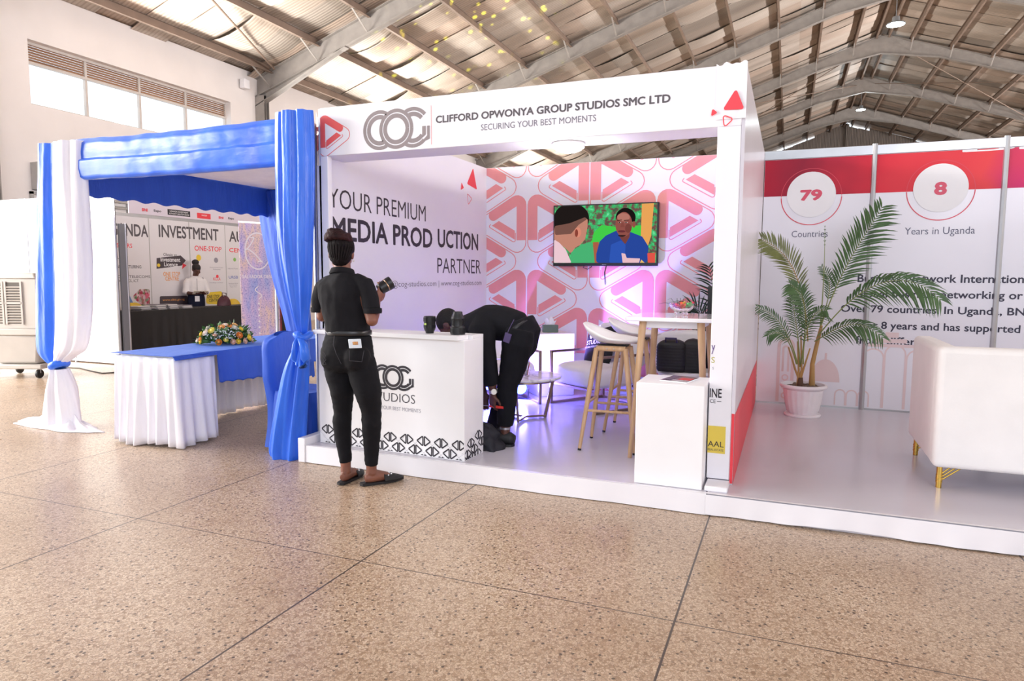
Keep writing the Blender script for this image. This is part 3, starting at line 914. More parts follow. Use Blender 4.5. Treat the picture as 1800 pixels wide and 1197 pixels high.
def arch(x, z, w, h, th):
    return stroke([(x-w/2, z), (x-w/2, z+h-w/2)]+[(x+w/2*cos(PI-PI*i/8), z+h-w/2+w/2*sin(PI-PI*i/8)) for i in range(9)]+[(x+w/2, z)], th)
zb = HP+0.03
sky += arch(0.0, zb, 0.13, 0.62, 0.03)+arch(0.0, zb+0.3, 0.05, 0.25, 0.02)
for q in range(3): sky += arcband((0.0, zb+0.06+q*0.09), 0.02, 0.032, 0, 2*PI, 16)
sky += [disc((0.36, zb+0.22), 0.13, 20, 0, PI, 0.22), [(0.35, zb+0.4), (0.37, zb+0.4), (0.37, zb+0.5), (0.35, zb+0.5)]]
for q in range(3): sky += arch(0.50+q*0.1, zb, 0.09, 0.15, 0.012)
for q in range(3): sky += arch(0.86+q*0.18-0.09, zb, 0.17, 0.56+0.04*(q == 1), 0.014)
sky += [[(0.72, zb+0.58), (1.1, zb+0.58), (1.1, zb+0.61), (0.72, zb+0.61)], [(0.78, zb+0.62), (1.04, zb+0.62), (1.04, zb+0.66), (0.78, zb+0.66)], [(0.86, zb+0.67), (0.97, zb+0.67), (0.97, zb+0.72), (0.86, zb+0.72)]]
sky += [[(1.38, zb+0.28), (1.44, zb+0.28), (1.44, zb+0.42), (1.38, zb+0.42)]]+arcband((1.41, zb+0.44), 0.02, 0.045, 0, 2*PI, 16)
sky += stroke([(1.26, zb), (1.26, zb+0.22), (1.62, zb+0.22), (1.62, zb)], 0.015)+stroke([(1.3, zb+0.05), (1.3, zb+0.18), (1.55, zb+0.18), (1.55, zb+0.05)], 0.012, True)
sky += [[(1.16, zb), (1.2, zb), (1.2, zb+0.25), (1.16, zb+0.25)]]
decal('skyline_print', sky, (0, YB, 0), XV, ZV, peach, t)

# ------------------------------------------------------------------ counter with pattern
cA, cB = V((-3.236, 4.135, HP)), V((-1.992, 4.068, HP))
cu = (cB-cA).normalized(); cn = V((cu.y, -cu.x, 0)); LW = (cB-cA).length
if cn.y > 0: cn = -cn
t = ct = thing('reception_counter', 'white counter with black triangle border and ring logo, behind the standing woman', 'counter', ((cA.x+cB.x)/2, 4.2, HP))
def cbox(name, u0, u1, d0, d1, z0, z1, m, bev=0.003):
    mb = MB()
    q = [cA+cu*u0-cn*d0, cA+cu*u1-cn*d0, cA+cu*u1-cn*d1, cA+cu*u0-cn*d1]
    mb.hexa([(p.x, p.y) for p in q], z0, z1)
    return mb.build(name, m, t, bevel=bev)
cf = cbox('body', 0, LW, 0, 0.275, HP+0.001, 0.955, white)
cbox('counter_top', -0.02, LW-0.03, -0.035, 0.11, 0.955, 0.985, white)
cbox('top_panel', 0, LW, 0.115, 0.275, 0.955, 0.982, white)
def cdec(name, polys, m): return decal(name, polys, (cA.x, cA.y, 0), cu, ZV, m, cf)
pats, pats2 = [], []
def trio(x, z, s):
    """a pair of thick outlined triangles back to back"""
    o = []
    for sg in (-1, 1):
        w, h = 0.068*s, 0.036*s
        pl = fillet([(x+sg*0.006*s, z-h), (x+sg*0.006*s, z+h), (x+sg*(0.006*s+w*0.72), z)], 0.005*s)
        o += stroke(pl, 0.0095*s, True)
    return o
PX = 0.141
for i in range(-1, 11):
    for row in range(3):
        x = 0.075+PX*i+(PX/2 if row == 1 else 0); z = 0.238-0.067*row
        if row == 2: z += 0.004
        for (u0, u1, store) in ((0.0, LW, pats),):
            if x > u0+0.02 and x < u1-0.03 or (row != 1 and abs(x-u1) < 0.035): store += trio(x, z, 1.0)
hair = []
for i in range(-1, 10):
    for row in range(2):
        x = 0.145+PX*i+(PX/2 if row else 0); z = 0.215-0.06*row
        hair += stroke([(x-0.05, z+0.035), (x, z), (x+0.05, z-0.035)], 0.0012)+stroke([(x-0.05, z-0.035), (x, z), (x+0.05, z+0.035)], 0.0012)
clipc = [(cA+cu*0.004, -cu), (cB-cu*0.004, cu), (V((0, 0, HP+0.008)), -ZV)]
decal('triangle_border', pats, (cA.x, cA.y, 0), cu, ZV, ink, cf, clip=clipc)
decal('hairlines', hair, (cA.x, cA.y, 0), cu, ZV, ink_light, cf, clip=clipc)
side = []
for i, (x, z) in enumerate(((0.04, 0.17), (0.09, 0.24), (0.14, 0.19), (0.2, 0.275), (0.05, 0.245-0.12), (0.19, 0.145), (0.25, 0.22), (0.11, 0.14))):
    side += trio(x, z, 0.95)
sn = -cn
decal('triangle_border', side, (cB.x, cB.y, 0), sn, ZV, ink, cf, clip=[(cB+sn*0.004, -sn), (cB+sn*0.27, sn), (V((0, 0, HP+0.008)), -ZV)])
def cx(x): return (V((x, 0, 0))-cA).x/cu.x
decal('logo', cog_logo(cx(-2.568), 0.668, 0.0895), (cA.x, cA.y, 0), cu, ZV, ink, cf)
def ctext(s, x0, x1, z, h, m, w=0.0):
    p = cA+cu*cx(x0)
    text(s, (p.x, p.y, z), cu, ZV, (x1-x0)/cu.x, h, m, cf, w)
ctext('STUDIOS', -2.75, -2.385, 0.495, 0.062, ink, -0.012)
ctext('SECURING YOUR BEST MOMENTS', -2.84, -2.338, 0.435, 0.026, ink_light, -0.006)

# lenses on the counter
rubber = mat('lens_black', '#17171a', 0.4, var=0.1)
glassy = mat('lens_glass', '#20242c', 0.05, coat=1)
def lens_mesh(t, c, prof, marks):
    mb = MB(); mb.lathe(prof, c, 28); mb.build('barrel', rubber, t, smooth=True, angle=30)
    for z0, z1, r in marks:
        mb = MB()
        for j in range(40):
            a = 2*PI*j/40
            mb.obox(V(c)+V((r*cos(a), r*sin(a), (z0+z1)/2)), (0.0012, 0.0016, (z1-z0)/2), Matrix.Rotation(a, 3, 'Z'))
        mb.build('focus_ring', rubber, t)
c1 = (-2.318, 4.185, 0.985)
t = thing('camera_lens', 'short black camera lens with a green mark, standing upright on the white counter', 'lens', c1)
lens_mesh(t, c1, [(0, 0.001), (0.028, 0.001), (0.03, 0.012), (0.036, 0.022), (0.041, 0.035), (0.041, 0.075), (0.042, 0.08), (0.042, 0.118), (0.038, 0.12), (0.034, 0.108), (0, 0.106)], [(0.04, 0.06, 0.0415), (0.083, 0.11, 0.0425)])
mb = MB(); mb.obox(V(c1)+V((-0.012, -0.0405, 0.066)), (0.009, 0.0015, 0.006), Matrix.Rotation(-0.28, 3, 'Z')); mb.build('green_mark', mat('lens_green', '#b8d24a', 0.4), t)
c2 = (-2.098, 4.183, 0.983)
t = thing('camera_lens', 'taller stepped black camera lens at the counter end, in front of the bending man', 'lens', c2)
lens_mesh(t, c2, [(0, 0.001), (0.05, 0.001), (0.051, 0.006), (0.051, 0.052), (0.046, 0.056), (0.044, 0.06), (0.044, 0.108), (0.046, 0.112), (0.043, 0.125), (0.034, 0.142), (0.032, 0.158), (0.028, 0.160), (0, 0.158)], [(0.012, 0.045, 0.0515), (0.064, 0.1, 0.0445)])

# ------------------------------------------------------------------ television
ty = YB-0.05
t = tv = thing('television', 'black flat screen television on the pink patterned wall, showing two men talking', 'television', (-1.84, ty, 1.5))
q = [at(972, 468, ty), at(1155, 467, ty), at(1158, 354, ty), at(974, 362, ty)]
TX0, TX1, TZ0, TZ1 = q[0].x, q[1].x+0.005, (q[0].z+q[1].z)/2, (q[2].z+q[3].z)/2
mb = MB(); mb.box(TX0, TX1, ty-0.0, ty+0.035, TZ0, TZ1); mb.build('casing', black, t, bevel=0.004)
mb = MB(); mb.box(-1.95, -1.70, ty+0.036, YB-0.002, 1.7, 1.95); mb.build('wall_mount', black, t)
sw, sh = TX1-TX0-0.03, TZ1-TZ0-0.045
SO = V((TX0+0.013, ty-0.001, TZ0+0.033))
def emis(name, col, e=0.95):
    k = NT(name)
    em = k.n('ShaderNodeEmission', Color=srgb(col), Strength=e)
    k.l(em.outputs[0], k.t.nodes['Material Output'].inputs['Surface'])
    return k.m
k = NT('screen_foliage')
em = k.n('ShaderNodeEmission', Strength=0.95)
nz = k.n('ShaderNodeTexNoise', Scale=16, Detail=4, Roughness=0.6); k.l(k.coord(), nz.inputs['Vector'])
k.l(k.ramp(nz.outputs['Fac'], [(0.3, '#2c6e48'), (0.45, '#7a4a50'), (0.52, '#3fae66'), (0.64, '#55d98a'), (0.75, '#9ff0c0')]), em.inputs['Color'])
k.l(em.outputs[0], k.t.nodes['Material Output'].inputs['Surface'])
mb = MB(); mb.flat([(0, 0), (sw, 0), (sw, sh), (0, sh)], SO, XV, ZV); scr = mb.build('screen', k.m, t)
def su(x, y):
    """a point of the picture on the screen, from its position in a close-up of the screen"""
    u = (x-186)/1342
    top = 262-57*u; bot = 1010-14*u
    return (u*sw, (bot-y)/(bot-top)*sh)
lay = [0]
def shot(name, pts, col, r=0.0, e=0.95):
    lay[0] += 0.0004
    p = [su(*a) for a in pts]
    p = [(min(max(a, 0.0), sw), min(max(b, 0.0), sh)) for a, b in p]
    if r: p = fillet(p, r)
    decal(name, [p], SO, XV, ZV, emis('screen_'+col.strip('#'), col, e), scr, lift=lay[0])
def ell(cx, cy, rx, ry, a0=0, a1=360, n=26): return [(cx+rx*cos(math.radians(a0+(a1-a0)*i/n)), cy-ry*sin(math.radians(a0+(a1-a0)*i/n))) for i in range(n+1)][:None if a1-a0 < 360 else -1]
shot('picture_lawn', [(700, 700), (720, 600), (820, 500), (1000, 520), (1340, 500), (1340, 760), (900, 800), (640, 760)], '#46d34c', 0.02)
shot('picture_hedge', [(560, 760), (700, 720), (760, 1010), (400, 1010), (420, 860)], '#4cb877', 0.02)
shot('picture_column', [(1335, 215), (1485, 205), (1460, 640), (1420, 780), (1330, 700)], '#f0aa5c', 0)
shot('picture_chair', [(710, 730), (790, 725), (800, 1005), (740, 1005)], '#b0614a', 0.004)
shot('picture_shirt', [(760, 1004), (760, 880), (800, 720), (880, 640), (1010, 575), (1200, 590), (1350, 650), (1430, 780), (1420, 1002)], '#2a4aa0', 0.03)
shot('picture_shirt', [(930, 1004), (950, 760), (1080, 700), (1140, 760), (1130, 1003)], '#3159ba', 0.02)
shot('picture_neck', [(1020, 560), (1190, 560), (1190, 650), (1135, 755), (1075, 680)], '#7c4440', 0.01)
shot('picture_hair', ell(1133, 400, 128, 128, -25, 205), '#1c1716')
shot('picture_ear', ell(1240, 490, 22, 42), '#9a5249')
shot('picture_face', ell(1112, 490, 108, 165), '#96544c')
shot('picture_forehead', ell(1105, 395, 82, 55), '#bb7a6d')
shot('picture_cheek', ell(1170, 540, 42, 60), '#7d433d')
for ex in (1058, 1145):
    shot('picture_eye', ell(ex, 464, 21, 7), '#c9b2ac')
    shot('picture_pupil', ell(ex-4, 464, 9, 8), '#251614')
    shot('picture_brow', [(ex-34, 442), (ex+30, 436), (ex+30, 428), (ex-30, 432)], '#2a1a18')
shot('picture_nose', [(1085, 470), (1105, 470), (1130, 528), (1065, 528)], '#8a4b43', 0.004)
shot('picture_mouth', ell(1088, 582, 48, 15), '#6d3238')
shot('picture_beard', ell(1090, 630, 50, 26, 180, 360), '#3c2524')
shot('picture_head', ell(420, 420, 240, 205, -40, 185)+[(190, 560)], '#211b1a')
shot('picture_skin', [(188, 520), (330, 560), (480, 470), (600, 420), (640, 420), (640, 520), (610, 690), (540, 770), (480, 800), (420, 880), (330, 800), (186, 700)], '#c98a76', 0.02)
shot('picture_fade', [(188, 520), (200, 640), (420, 620), (520, 500), (640, 420), (600, 400), (400, 480)], '#7d564c', 0.02)
shot('picture_ear', ell(510, 600, 46, 66), '#e08f78')
shot('picture_ear_fold', ell(492, 610, 22, 52), '#8f4438')
shot('picture_collar', [(182, 1008), (186, 695), (260, 740), (350, 830), (430, 1006)], '#f3cfd8', 0.01)
shot('picture_cup', [(1090, 870), (1140, 880), (1160, 935), (1330, 940), (1320, 1003), (1110, 1003)], '#f0c4cc', 0.005)
shot('picture_drink', [(1420, 870), (1520, 860), (1520, 1000), (1430, 1002)], '#e8584c', 0.004)
shot('picture_wedge', [(1345, 955), (1390, 1000), (1330, 1001)], '#f0c274')
text('Hisense', (-1.866, ty-0.0005, TZ0+0.01), XV, ZV, 0.045, 0.01, alu, tv)
mb = MB(); mb.tube([(-2.06, ty+0.02, TZ0+0.01), (-2.08, ty+0.01, TZ0-0.015), (-2.03, ty+0.01, TZ0-0.035), (-1.99, ty+0.015, TZ0-0.01), (-1.98, ty+0.02, TZ0+0.01)], 0.004, 6)
mb.tube([(-1.83, YB-0.01, TZ0+0.01), (-1.85, YB-0.01, TZ0-0.07), (-1.84, YB-0.01, TZ0-0.2)], 0.004, 6); mb.build('cable', black, t, smooth=True)

# ------------------------------------------------------------------ furniture in the booth
fabric_w = mat('white_upholstery', '#f2efee', 0.75, var=0.03, vs=5, bump=0.12, bs=90, sheen=0.2)
shell = mat('white_shell', '#f4f1ef', 0.4)
def bar_stool(label, x, y, rz):
    t = thing('bar_stool', label, 'stool', (0, 0, 0), 'bar stools at the high table')
    mb = MB()
    def seat(u, v):
        a = 2*PI*u
        r = 0.002+0.998*v
        back = max(0, cos(a-PI))**1.2
        z = 0.775+0.045*r**2.2+0.10*back*r**4-0.02*r*max(0, cos(a))
        k = 0.235 if cos(a) < 0 else 0.205
        return V((k*r*cos(a)*(1-0.06*back*r), 0.20*r*sin(a), z))
    mb.grid(seat, 40, 12, closed=True)
    mb.build('seat', shell, t, smooth=True, angle=180, solid=0.014)
    mb = MB(); mb.box(-0.1, 0.1, -0.09, 0.09, 0.745, 0.768); mb.build('seat_plate', black, t, bevel=0.005)
    tops = [(-0.105, -0.105), (0.105, -0.105), (0.105, 0.105), (-0.105, 0.105)]
    feet = [(-0.2, -0.2), (0.2, -0.2), (0.2, 0.2), (-0.2, 0.2)]
    for (a, b), (c, d) in zip(tops, feet):
        mb = MB(); mb.tube([(a, b, 0.742), ((a+c)/2, (b+d)/2, 0.375), (c, d, 0.001)], [0.019, 0.019, 0.0125], 12)
        lg = mb.build('leg', beech, t, smooth=True)
        mb = MB(); mb.tube([(c, d, 0.0002), (c-(c-a)*0.02, d-(d-b)*0.02, 0.014)], 0.0132, 12); mb.build('foot_cap', black, lg, smooth=True)
    for i in (0, 2):
        a, b = tops[i], tops[(i+1) % 4]
        mb = MB(); mb.tube([(a[0], a[1], 0.74), (b[0], b[1], 0.74)], 0.02, 12); br = mb.build('top_rail', beech, t, smooth=True)
        mb = MB()
        for q in (0.38, 0.62):
            p = V((a[0], a[1], 0.74)).lerp(V((b[0], b[1], 0.74)), q)+V((0, -0.02 if i == 0 else 0.02, 0))
            mb.ball(p, 0.005, 8, 6)
        mb.build('bolt', alu, br)
    for i in range(4):
        z = 0.29+0.05*(i % 2)
        k = 1-z/0.742
        p = [V((tops[j][0]+(feet[j][0]-tops[j][0])*k, tops[j][1]+(feet[j][1]-tops[j][1])*k, z)) for j in (i, (i+1) % 4)]
        mb = MB(); mb.tube(p, 0.0095, 8); mb.build('stretcher', beech, t, smooth=True)
    t.location = (x, y, HP+0.001); t.rotation_euler = (0, 0, rz)
    return t
s1 = bar_stool('white shell bar stool with beech legs, the nearer one, left of the high table', -1.175, 4.89, 0.05)
s2 = dup(s1, (-1.15, 5.52, HP+0.001), 0.02, 'white shell bar stool with beech legs, the farther one, half hidden behind the nearer stool')

t = thing('high_table', 'high white table with splayed beech legs, carrying a glass bowl', 'table', (-0.735, 4.93, HP))
mb = MB()
mb.prism(fillet([(-1.035, 4.60), (-0.43, 4.60), (-0.43, 5.27), (-1.035, 5.27)], 0.04), (0, 0, 1.085), XV, YV, 0.028)
gloss_w = mat('gloss_white_top', '#f6f4f6', 0.08, coat=0.6)
mb.build('tabletop', gloss_w, t, bevel=0.006, smooth=True, angle=30)
mb = MB(); mb.box(-0.93, -0.53, 4.70, 5.17, 1.035, 1.084); mb.build('apron', white, t, bevel=0.004)
for a, b, c, d in ((-0.925, 4.695, -0.982, 4.62), (-0.535, 4.695, -0.475, 4.635), (-0.535, 5.175, -0.475, 5.25), (-0.925, 5.175, -0.985, 5.25)):
    mb = MB(); mb.tube([(a, b, 1.084), (c, d, HP+0.001)], [0.026, 0.015], 14); mb.build('leg', beech, t, smooth=True)

# glass bowl of sweets on the high table
bx, by, bz = -0.705, 4.98, 1.1135
t = thing('glass_bowl', 'small footed glass bowl of bright wrapped sweets on the high white table', 'bowl', (bx, by, bz))
mb = MB(); mb.lathe([(0.0, 0.022), (0.05, 0.026), (0.078, 0.05), (0.088, 0.085), (0.084, 0.085), (0.074, 0.054), (0.048, 0.032), (0.0, 0.028)], (bx, by, bz), 32, flute=0.03, nf=12); mb.build('bowl', glass, t, smooth=True)
for i in range(3):
    a = 2*PI*i/3-0.6
    mb = MB(); mb.ball((bx+0.045*cos(a), by+0.045*sin(a), bz+0.013), (0.012, 0.012, 0.0125), 10, 8); mb.build('foot', glass, t, smooth=True)
sw_cols = ['#e8415a', '#f07ab0', '#e85a3c', '#f2c14e', '#c05ad0', '#58b868', '#f5f0f0', '#e23f77']
for i in range(14):
    a, r = i*2.4, 0.018+0.045*((i*0.37) % 1)
    p = V((bx+r*cos(a), by+r*sin(a), bz+0.058+0.012*(i % 3)))
    mb = MB(); mb.ball(p, (0.014, 0.011, 0.01), 8, 6, Matrix.Rotation(a, 3, 'Z')); d = V((cos(a), sin(a), 0.4))
    mb.tube([p, p+d*0.014, p+d*0.024], [0.002, 0.004, 0.009], 6); mb.tube([p, p-d*0.014, p-d*0.024], [0.002, 0.004, 0.009], 6)
    o = mb.build('wrapped_sweet', mat('sweet_%d' % (i % 8), sw_cols[i % 8], 0.3), None, smooth=True, origin=p)
    tag(o, 'small bright wrapped sweet lying in the glass bowl on the high table', 'sweet', 'sweets in the glass bowl')
leafdk = mat('dark_leaf', '#233f2c', 0.45, var=0.25, vs=10)
t = thing('flower_sprig', 'thin feathery green sprig standing in the glass bowl on the high table', 'sprig', (bx-0.03, by, bz+0.05))
mb = MB()
for i in range(16):
    a = random.uniform(-0.4, 3.6); l = random.uniform(0.06, 0.13)
    b0 = V((bx+random.uniform(-0.05, 0.04), by+random.uniform(-0.02, 0.03), bz+0.07))
    mb.tube([b0, b0+V((cos(a)*l*0.6, 0.01, abs(sin(a))*l*0.5)), b0+V((cos(a)*l, 0.0, abs(sin(a))*l*0.5-0.01))], [0.0016, 0.0014, 0.0006], 5)
mb.build('leaf', leafdk, t)

# plinth with magazine
pr_ = Matrix.Rotation(-0.02, 3, 'Z')
t = thing('display_plinth', 'plain white box plinth with a magazine on top, beside the front post', 'plinth', (-0.63, 4.25, HP))
mb = MB(); mb.box(-0.832, -0.43, 4.06, 4.43, HP+0.001, 0.752); mb.build('body', white, t, bevel=0.004)
mb = MB(); mb.obox((-0.44, 4.075, HP+0.006), (0.006, 0.006, 0.004), Matrix.Identity(3)); mb.build('foot', mat('raw_wood', '#7c5a3c', 0.7), t)
t = thing('magazine', 'glossy dark and red magazine lying on the white plinth', 'magazine', (-0.60, 4.25, 0.753))
R_ = Matrix.Rotation(-0.22, 3, 'Z')
mb = MB(); mb.obox((-0.60, 4.25, 0.757), (0.085, 0.115, 0.0035), R_); mb.build('pages', white, t)
def mg(x, y): return V((-0.60, 4.25, 0.7608))+R_ @ V((x, y, 0))
mcol = [('#4a4a56', -0.085, 0.085, -0.115, 0.115), ('#9a6a62', -0.02, 0.07, -0.02, 0.09), ('#e04a48', 0.0, 0.08, -0.05, 0.04), ('#d8cdd0', -0.02, 0.08, -0.1, -0.06), ('#2c2a34', -0.08, -0.03, -0.09, 0.08)]
for i, (c, a, b, d, e) in enumerate(mcol):
    mb = MB(); z = V((0, 0, 0.0002*i)); mb.add([mg(a, d)+z, mg(b, d)+z, mg(b, e)+z, mg(a, e)+z], [(0, 1, 2, 3)])
    mb.build('cover_print', mat('cover_'+c.strip('#'), c, 0.2), t)

# armchairs
def armchair(label, x, y, rz):
    t = thing('armchair', label, 'armchair', (0, 0, 0), 'white armchairs with metal frames')
    W, D, H = 0.34, 0.35, 0.52
    for sx in (-1, 1):
        mb = MB(); X = sx*W; s = 0.014
        for (y0, y1, z0, z1) in ((-D, -D+0.028, 0, H), (D-0.028, D, 0, H), (-D, D, H-0.012, H+0.012), (-D, D, 0.001, 0.025)):
            mb.box(X-s, X+s, y0, y1, max(z0, 0.001), z1)
        mb.build('arm_frame', champagne, t, bevel=0.003)
    mb = MB(); mb.box(-W+0.014, W-0.014, -D+0.005, -D+0.03, 0.2, 0.225); mb.box(-W+0.014, W-0.014, D-0.03, D-0.005, 0.2, 0.225); mb.box(-W+0.014, W-0.014, D-0.03, D-0.005, 0.001, 0.025); mb.build('cross_rail', champagne, t, bevel=0.003)
    def puff(x0, x1, y0, y1, z0, z1, n=5):
        def q(s): return (abs(cos(s))**0.45*(1 if cos(s) >= 0 else -1), abs(sin(s))**0.45*(1 if sin(s) >= 0 else -1))
        mbx = MB()
        def fn(u, v):
            cu_, su_ = q(2*PI*u); a = PI*(v-0.5); cv, sv = max(1e-3, cos(a))**0.4, abs(sin(a))**0.6*(1 if a >= 0 else -1)
            return V(((x0+x1)/2+(x1-x0)/2*cu_*cv, (y0+y1)/2+(y1-y0)/2*su_*cv, (z0+z1)/2+(z1-z0)/2*sv))
        mbx.grid(fn, 40, 16, closed=True)
        return mbx
    puff(-W+0.016, W-0.016, -D-0.02, D-0.09, 0.205, 0.43).build('seat_cushion', fabric_w, t, smooth=True, angle=180)
    puff(-W+0.016, W-0.016, D-0.17, D-0.0, 0.36, 0.80).build('back_cushion', fabric_w, t, smooth=True, angle=180)
    t.location = (x, y, HP+0.001); t.rotation_euler = (0, 0, rz)
    return t
ac = armchair('white cushioned armchair with a bronze metal frame and a black cushion on it', -1.674, 6.418, math.atan2(-0.57, 0.82))
ac2 = dup(ac, (-2.706, 6.268, HP+0.001), math.atan2(0.66, 0.75), 'white cushioned armchair behind the marble coffee table, mostly hidden by the bending man')

# black cushion
cd, ce = V((0.57, 0.82, 0)), V((0.82, -0.57, 0))
cc = V((-1.70, 6.50, HP+0.001+0.575))
tilt = (ZV*0.93+cd*0.36).normalized()
tx = (ce*0.97+ZV*0.18).normalized(); tz = (tilt-tx*tilt.dot(tx)).normalized(); tn = tx.cross(tz)
t = thing('cushion', 'black square cushion printed STUDIOS, leaning on the armchair beside the bar stools', 'cushion', cc-tz*0.19)
def cush(u, v):
    a, b = u*2-1, v*2-1
    return a, b
for nm, sg in (('cover', 1),):
    mb = MB()
    for side in (1, -1):
        def fn(u, v):
            a, b = u*2-1, v*2-1
            th = 0.065*max(0, (1-a**4)*(1-b**4))**0.6
            pin = 1-0.06*(1-abs(a))*abs(b)-0.0
            pin2 = 1-0.06*(1-abs(b))*abs(a)
            return cc+tx*(0.2*a*pin2)+tz*(0.2*b*pin)+tn*(side*th)
        mb.grid(fn, 16, 16)
    mb.build('cover', mat('black_cushion_fabric', '#15151b', 0.8, bump=0.1, bs=80), t, smooth=True, angle=100, fix=True)
text('STUDIOS', cc-tx*0.125+tz*0.0+tn*0.068, tx, tz, 0.25, 0.045, white, t, 0.01)
decal('logo', cog_logo(0.0, 0.11, 0.055), cc+tn*0.062, tx, tz, white, t)
text('SECURING YOUR BEST MOMENTS', cc-tx*0.14-tz*0.035+tn*0.068, tx, tz, 0.28, 0.018, white, t, 0.0)

# side table cube with tissue box
cu0 = V((-2.375, 6.62, HP+0.001)); ca, cb = V((0.75, 0.66, 0))*0.40, V((-0.66, 0.75, 0))*0.40
t = thing('side_table', 'white cube side table between the two armchairs, under a tissue box', 'table', cu0+(ca+cb)/2)
mb = MB(); q = [cu0, cu0+ca, cu0+ca+cb, cu0+cb]; mb.hexa([(p.x, p.y) for p in q], cu0.z, 0.79); mb.build('cube', white, t, bevel=0.005)
tb = cu0+(ca+cb)*0.42+ca*0.05; tb.z = 0.791
t = thing('tissue_box', 'olive green tissue box with a white tissue pulled up, on the cube side table', 'tissue box', tb)
Rz = Matrix.Rotation(math.atan2(0.66, 0.75)-0.25, 3, 'Z')
mb = MB(); mb.obox(tb+V((0, 0, 0.04)), (0.082, 0.045, 0.039), Rz); mb.build('box', mat('olive_box', '#5d6f62', 0.35, var=0.1), t, bevel=0.006)
def tiss(u, v):
    a, b = u*2-1, v
    w = 0.045+0.02*b
    return tb+Rz @ V((a*w, 0.02*sin(5*a+1)*b+0.008*sin(11*a)*b, 0.078+b*(0.075-0.03*abs(a)**1.5+0.018*sin(7*a))))
mb = MB(); mb.grid(tiss, 22, 8); mb.build('tissue', mat('tissue_paper', '#f7f5fa', 0.8), t, smooth=True, angle=180, solid=0.003)

# marble coffee table
k = NT('marble')
co = k.coord()
n1 = k.n('ShaderNodeTexNoise', Scale=3.2, Detail=8, Distortion=1.4); k.l(co, n1.inputs['Vector'])
k.l(k.ramp(n1.outputs['Fac'], [(0.42, '#f1eef0'), (0.49, '#bfbac2'), (0.52, '#f1eef0')]), k.b.inputs['Base Color'])
k.b.inputs['Roughness'].default_value = 0.12
mc = V((-2.125, 5.56, HP+0.001))
t = thing('coffee_table', 'round white marble coffee table on a bronze three-legged metal frame', 'table', mc)
mb = MB(); mb.lathe([(0, 0.362), (0.3, 0.362), (0.315, 0.367), (0.32, 0.377), (0.315, 0.388), (0, 0.39)], mc, 56); mb.build('tabletop', k.m, t, smooth=True)
for a in (-1.52, 0.66, 2.75):
    d = V((cos(a), sin(a), 0)); n = V((-sin(a), cos(a), 0))
    mb = MB()
    mb.beam(mc+d*0.185+V((0, 0, 0.0)), mc+d*0.265+V((0, 0, 0.361)), 0.03, 0.014, n)
    mb.beam(mc+V((0, 0, 0.018)), mc+d*0.19+V((0, 0, 0.018)), 0.03, 0.018, ZV)
    mb.build('leg', champagne, t, bevel=0.002)
mb = MB(); mb.lathe([(0.25, 0.345), (0.27, 0.345), (0.27, 0.361), (0.25, 0.361), (0.25, 0.345)], mc, 40); mb.build('rim', champagne, t)
gp = mc+V((0.03, -0.06, 0.391))
t = thing('drinking_glass', 'small glass of coloured sticks on the marble coffee table', 'glass', gp)
mb = MB(); mb.lathe([(0.0, 0.002), (0.03, 0.002), (0.036, 0.08), (0.034, 0.08), (0.028, 0.006), (0.0, 0.005)], gp, 20); mb.build('tumbler', glass, t, smooth=True)
for i in range(6):
    a = i*1.05
    mb = MB(); mb.tube([gp+V((0.012*cos(a), 0.012*sin(a), 0.006)), gp+V((0.035*cos(a), 0.035*sin(a), 0.12+0.01*(i % 3)))], 0.003, 6)
    mb.build('stick', mat('stick_%d' % (i % 3), ['#d84a60', '#3a6a4a', '#7a7a8a'][i % 3], 0.5), t)

# blue stage lights on the floor: lamps of their own
blue_lit = mat('blue_lens', '#4a6bff', 0.3, emit=12)
def par(px_, py_, z, label, rot, power, aim, wash):
    p = atz(px_, py_, z)
    t = thing('stage_light', label, 'light', (p.x, p.y, HP+0.001))
    d = V((sin(rot), -cos(rot), 0.35)).normalized()
    mb = MB(); mb.lathe([(0.0, -0.14), (0.05, -0.13), (0.07, -0.06), (0.075, 0.0), (0.07, 0.0), (0.066, -0.02), (0, -0.02)], p, 20, axis=d); mb.build('can', black, t, smooth=True, angle=30)
    mb = MB(); mb.lathe([(0.0, -0.012), (0.065, -0.012)], p, 20, axis=d); mb.build('lens', blue_lit, t)
    mb = MB(); mb.tube([p+V((-0.085, 0, 0)), V((p.x-0.085, p.y, HP+0.01)), V((p.x+0.085, p.y, HP+0.01)), p+V((0.085, 0, 0))], 0.008, 6); mb.build('bracket', black, t)
    l = bpy.data.lights.new('blue_stage_glow', 'POINT'); l.energy = power; l.color = (0.13, 0.12, 1.0); l.shadow_soft_size = 0.06
    o = bpy.data.objects.new('blue_stage_glow', l); C.objects.link(o); o.location = p+d*0.09
    l = bpy.data.lights.new('blue_stage_wash', 'SPOT'); l.energy = wash; l.color = (0.32, 0.22, 1.0); l.shadow_soft_size = 0.06; l.spot_size = math.radians(125); l.spot_blend = 0.8
    o = bpy.data.objects.new('blue_stage_wash', l); C.objects.link(o); o.location = p+d*0.09
    o.rotation_euler = (V(aim)-p).to_track_quat('-Z', 'Y').to_euler()
    return t
par(915, 681, 0.25, 'small black stage light shining blue on the booth floor under the marble table', 0.5, 35, (-2.0, 7.2, 2.4), 620)
par(860, 674, 0.30, 'small black stage light shining blue beside the counter, half hidden by the bending man', 0.4, 30, (-3.25, 5.6, 2.2), 680)

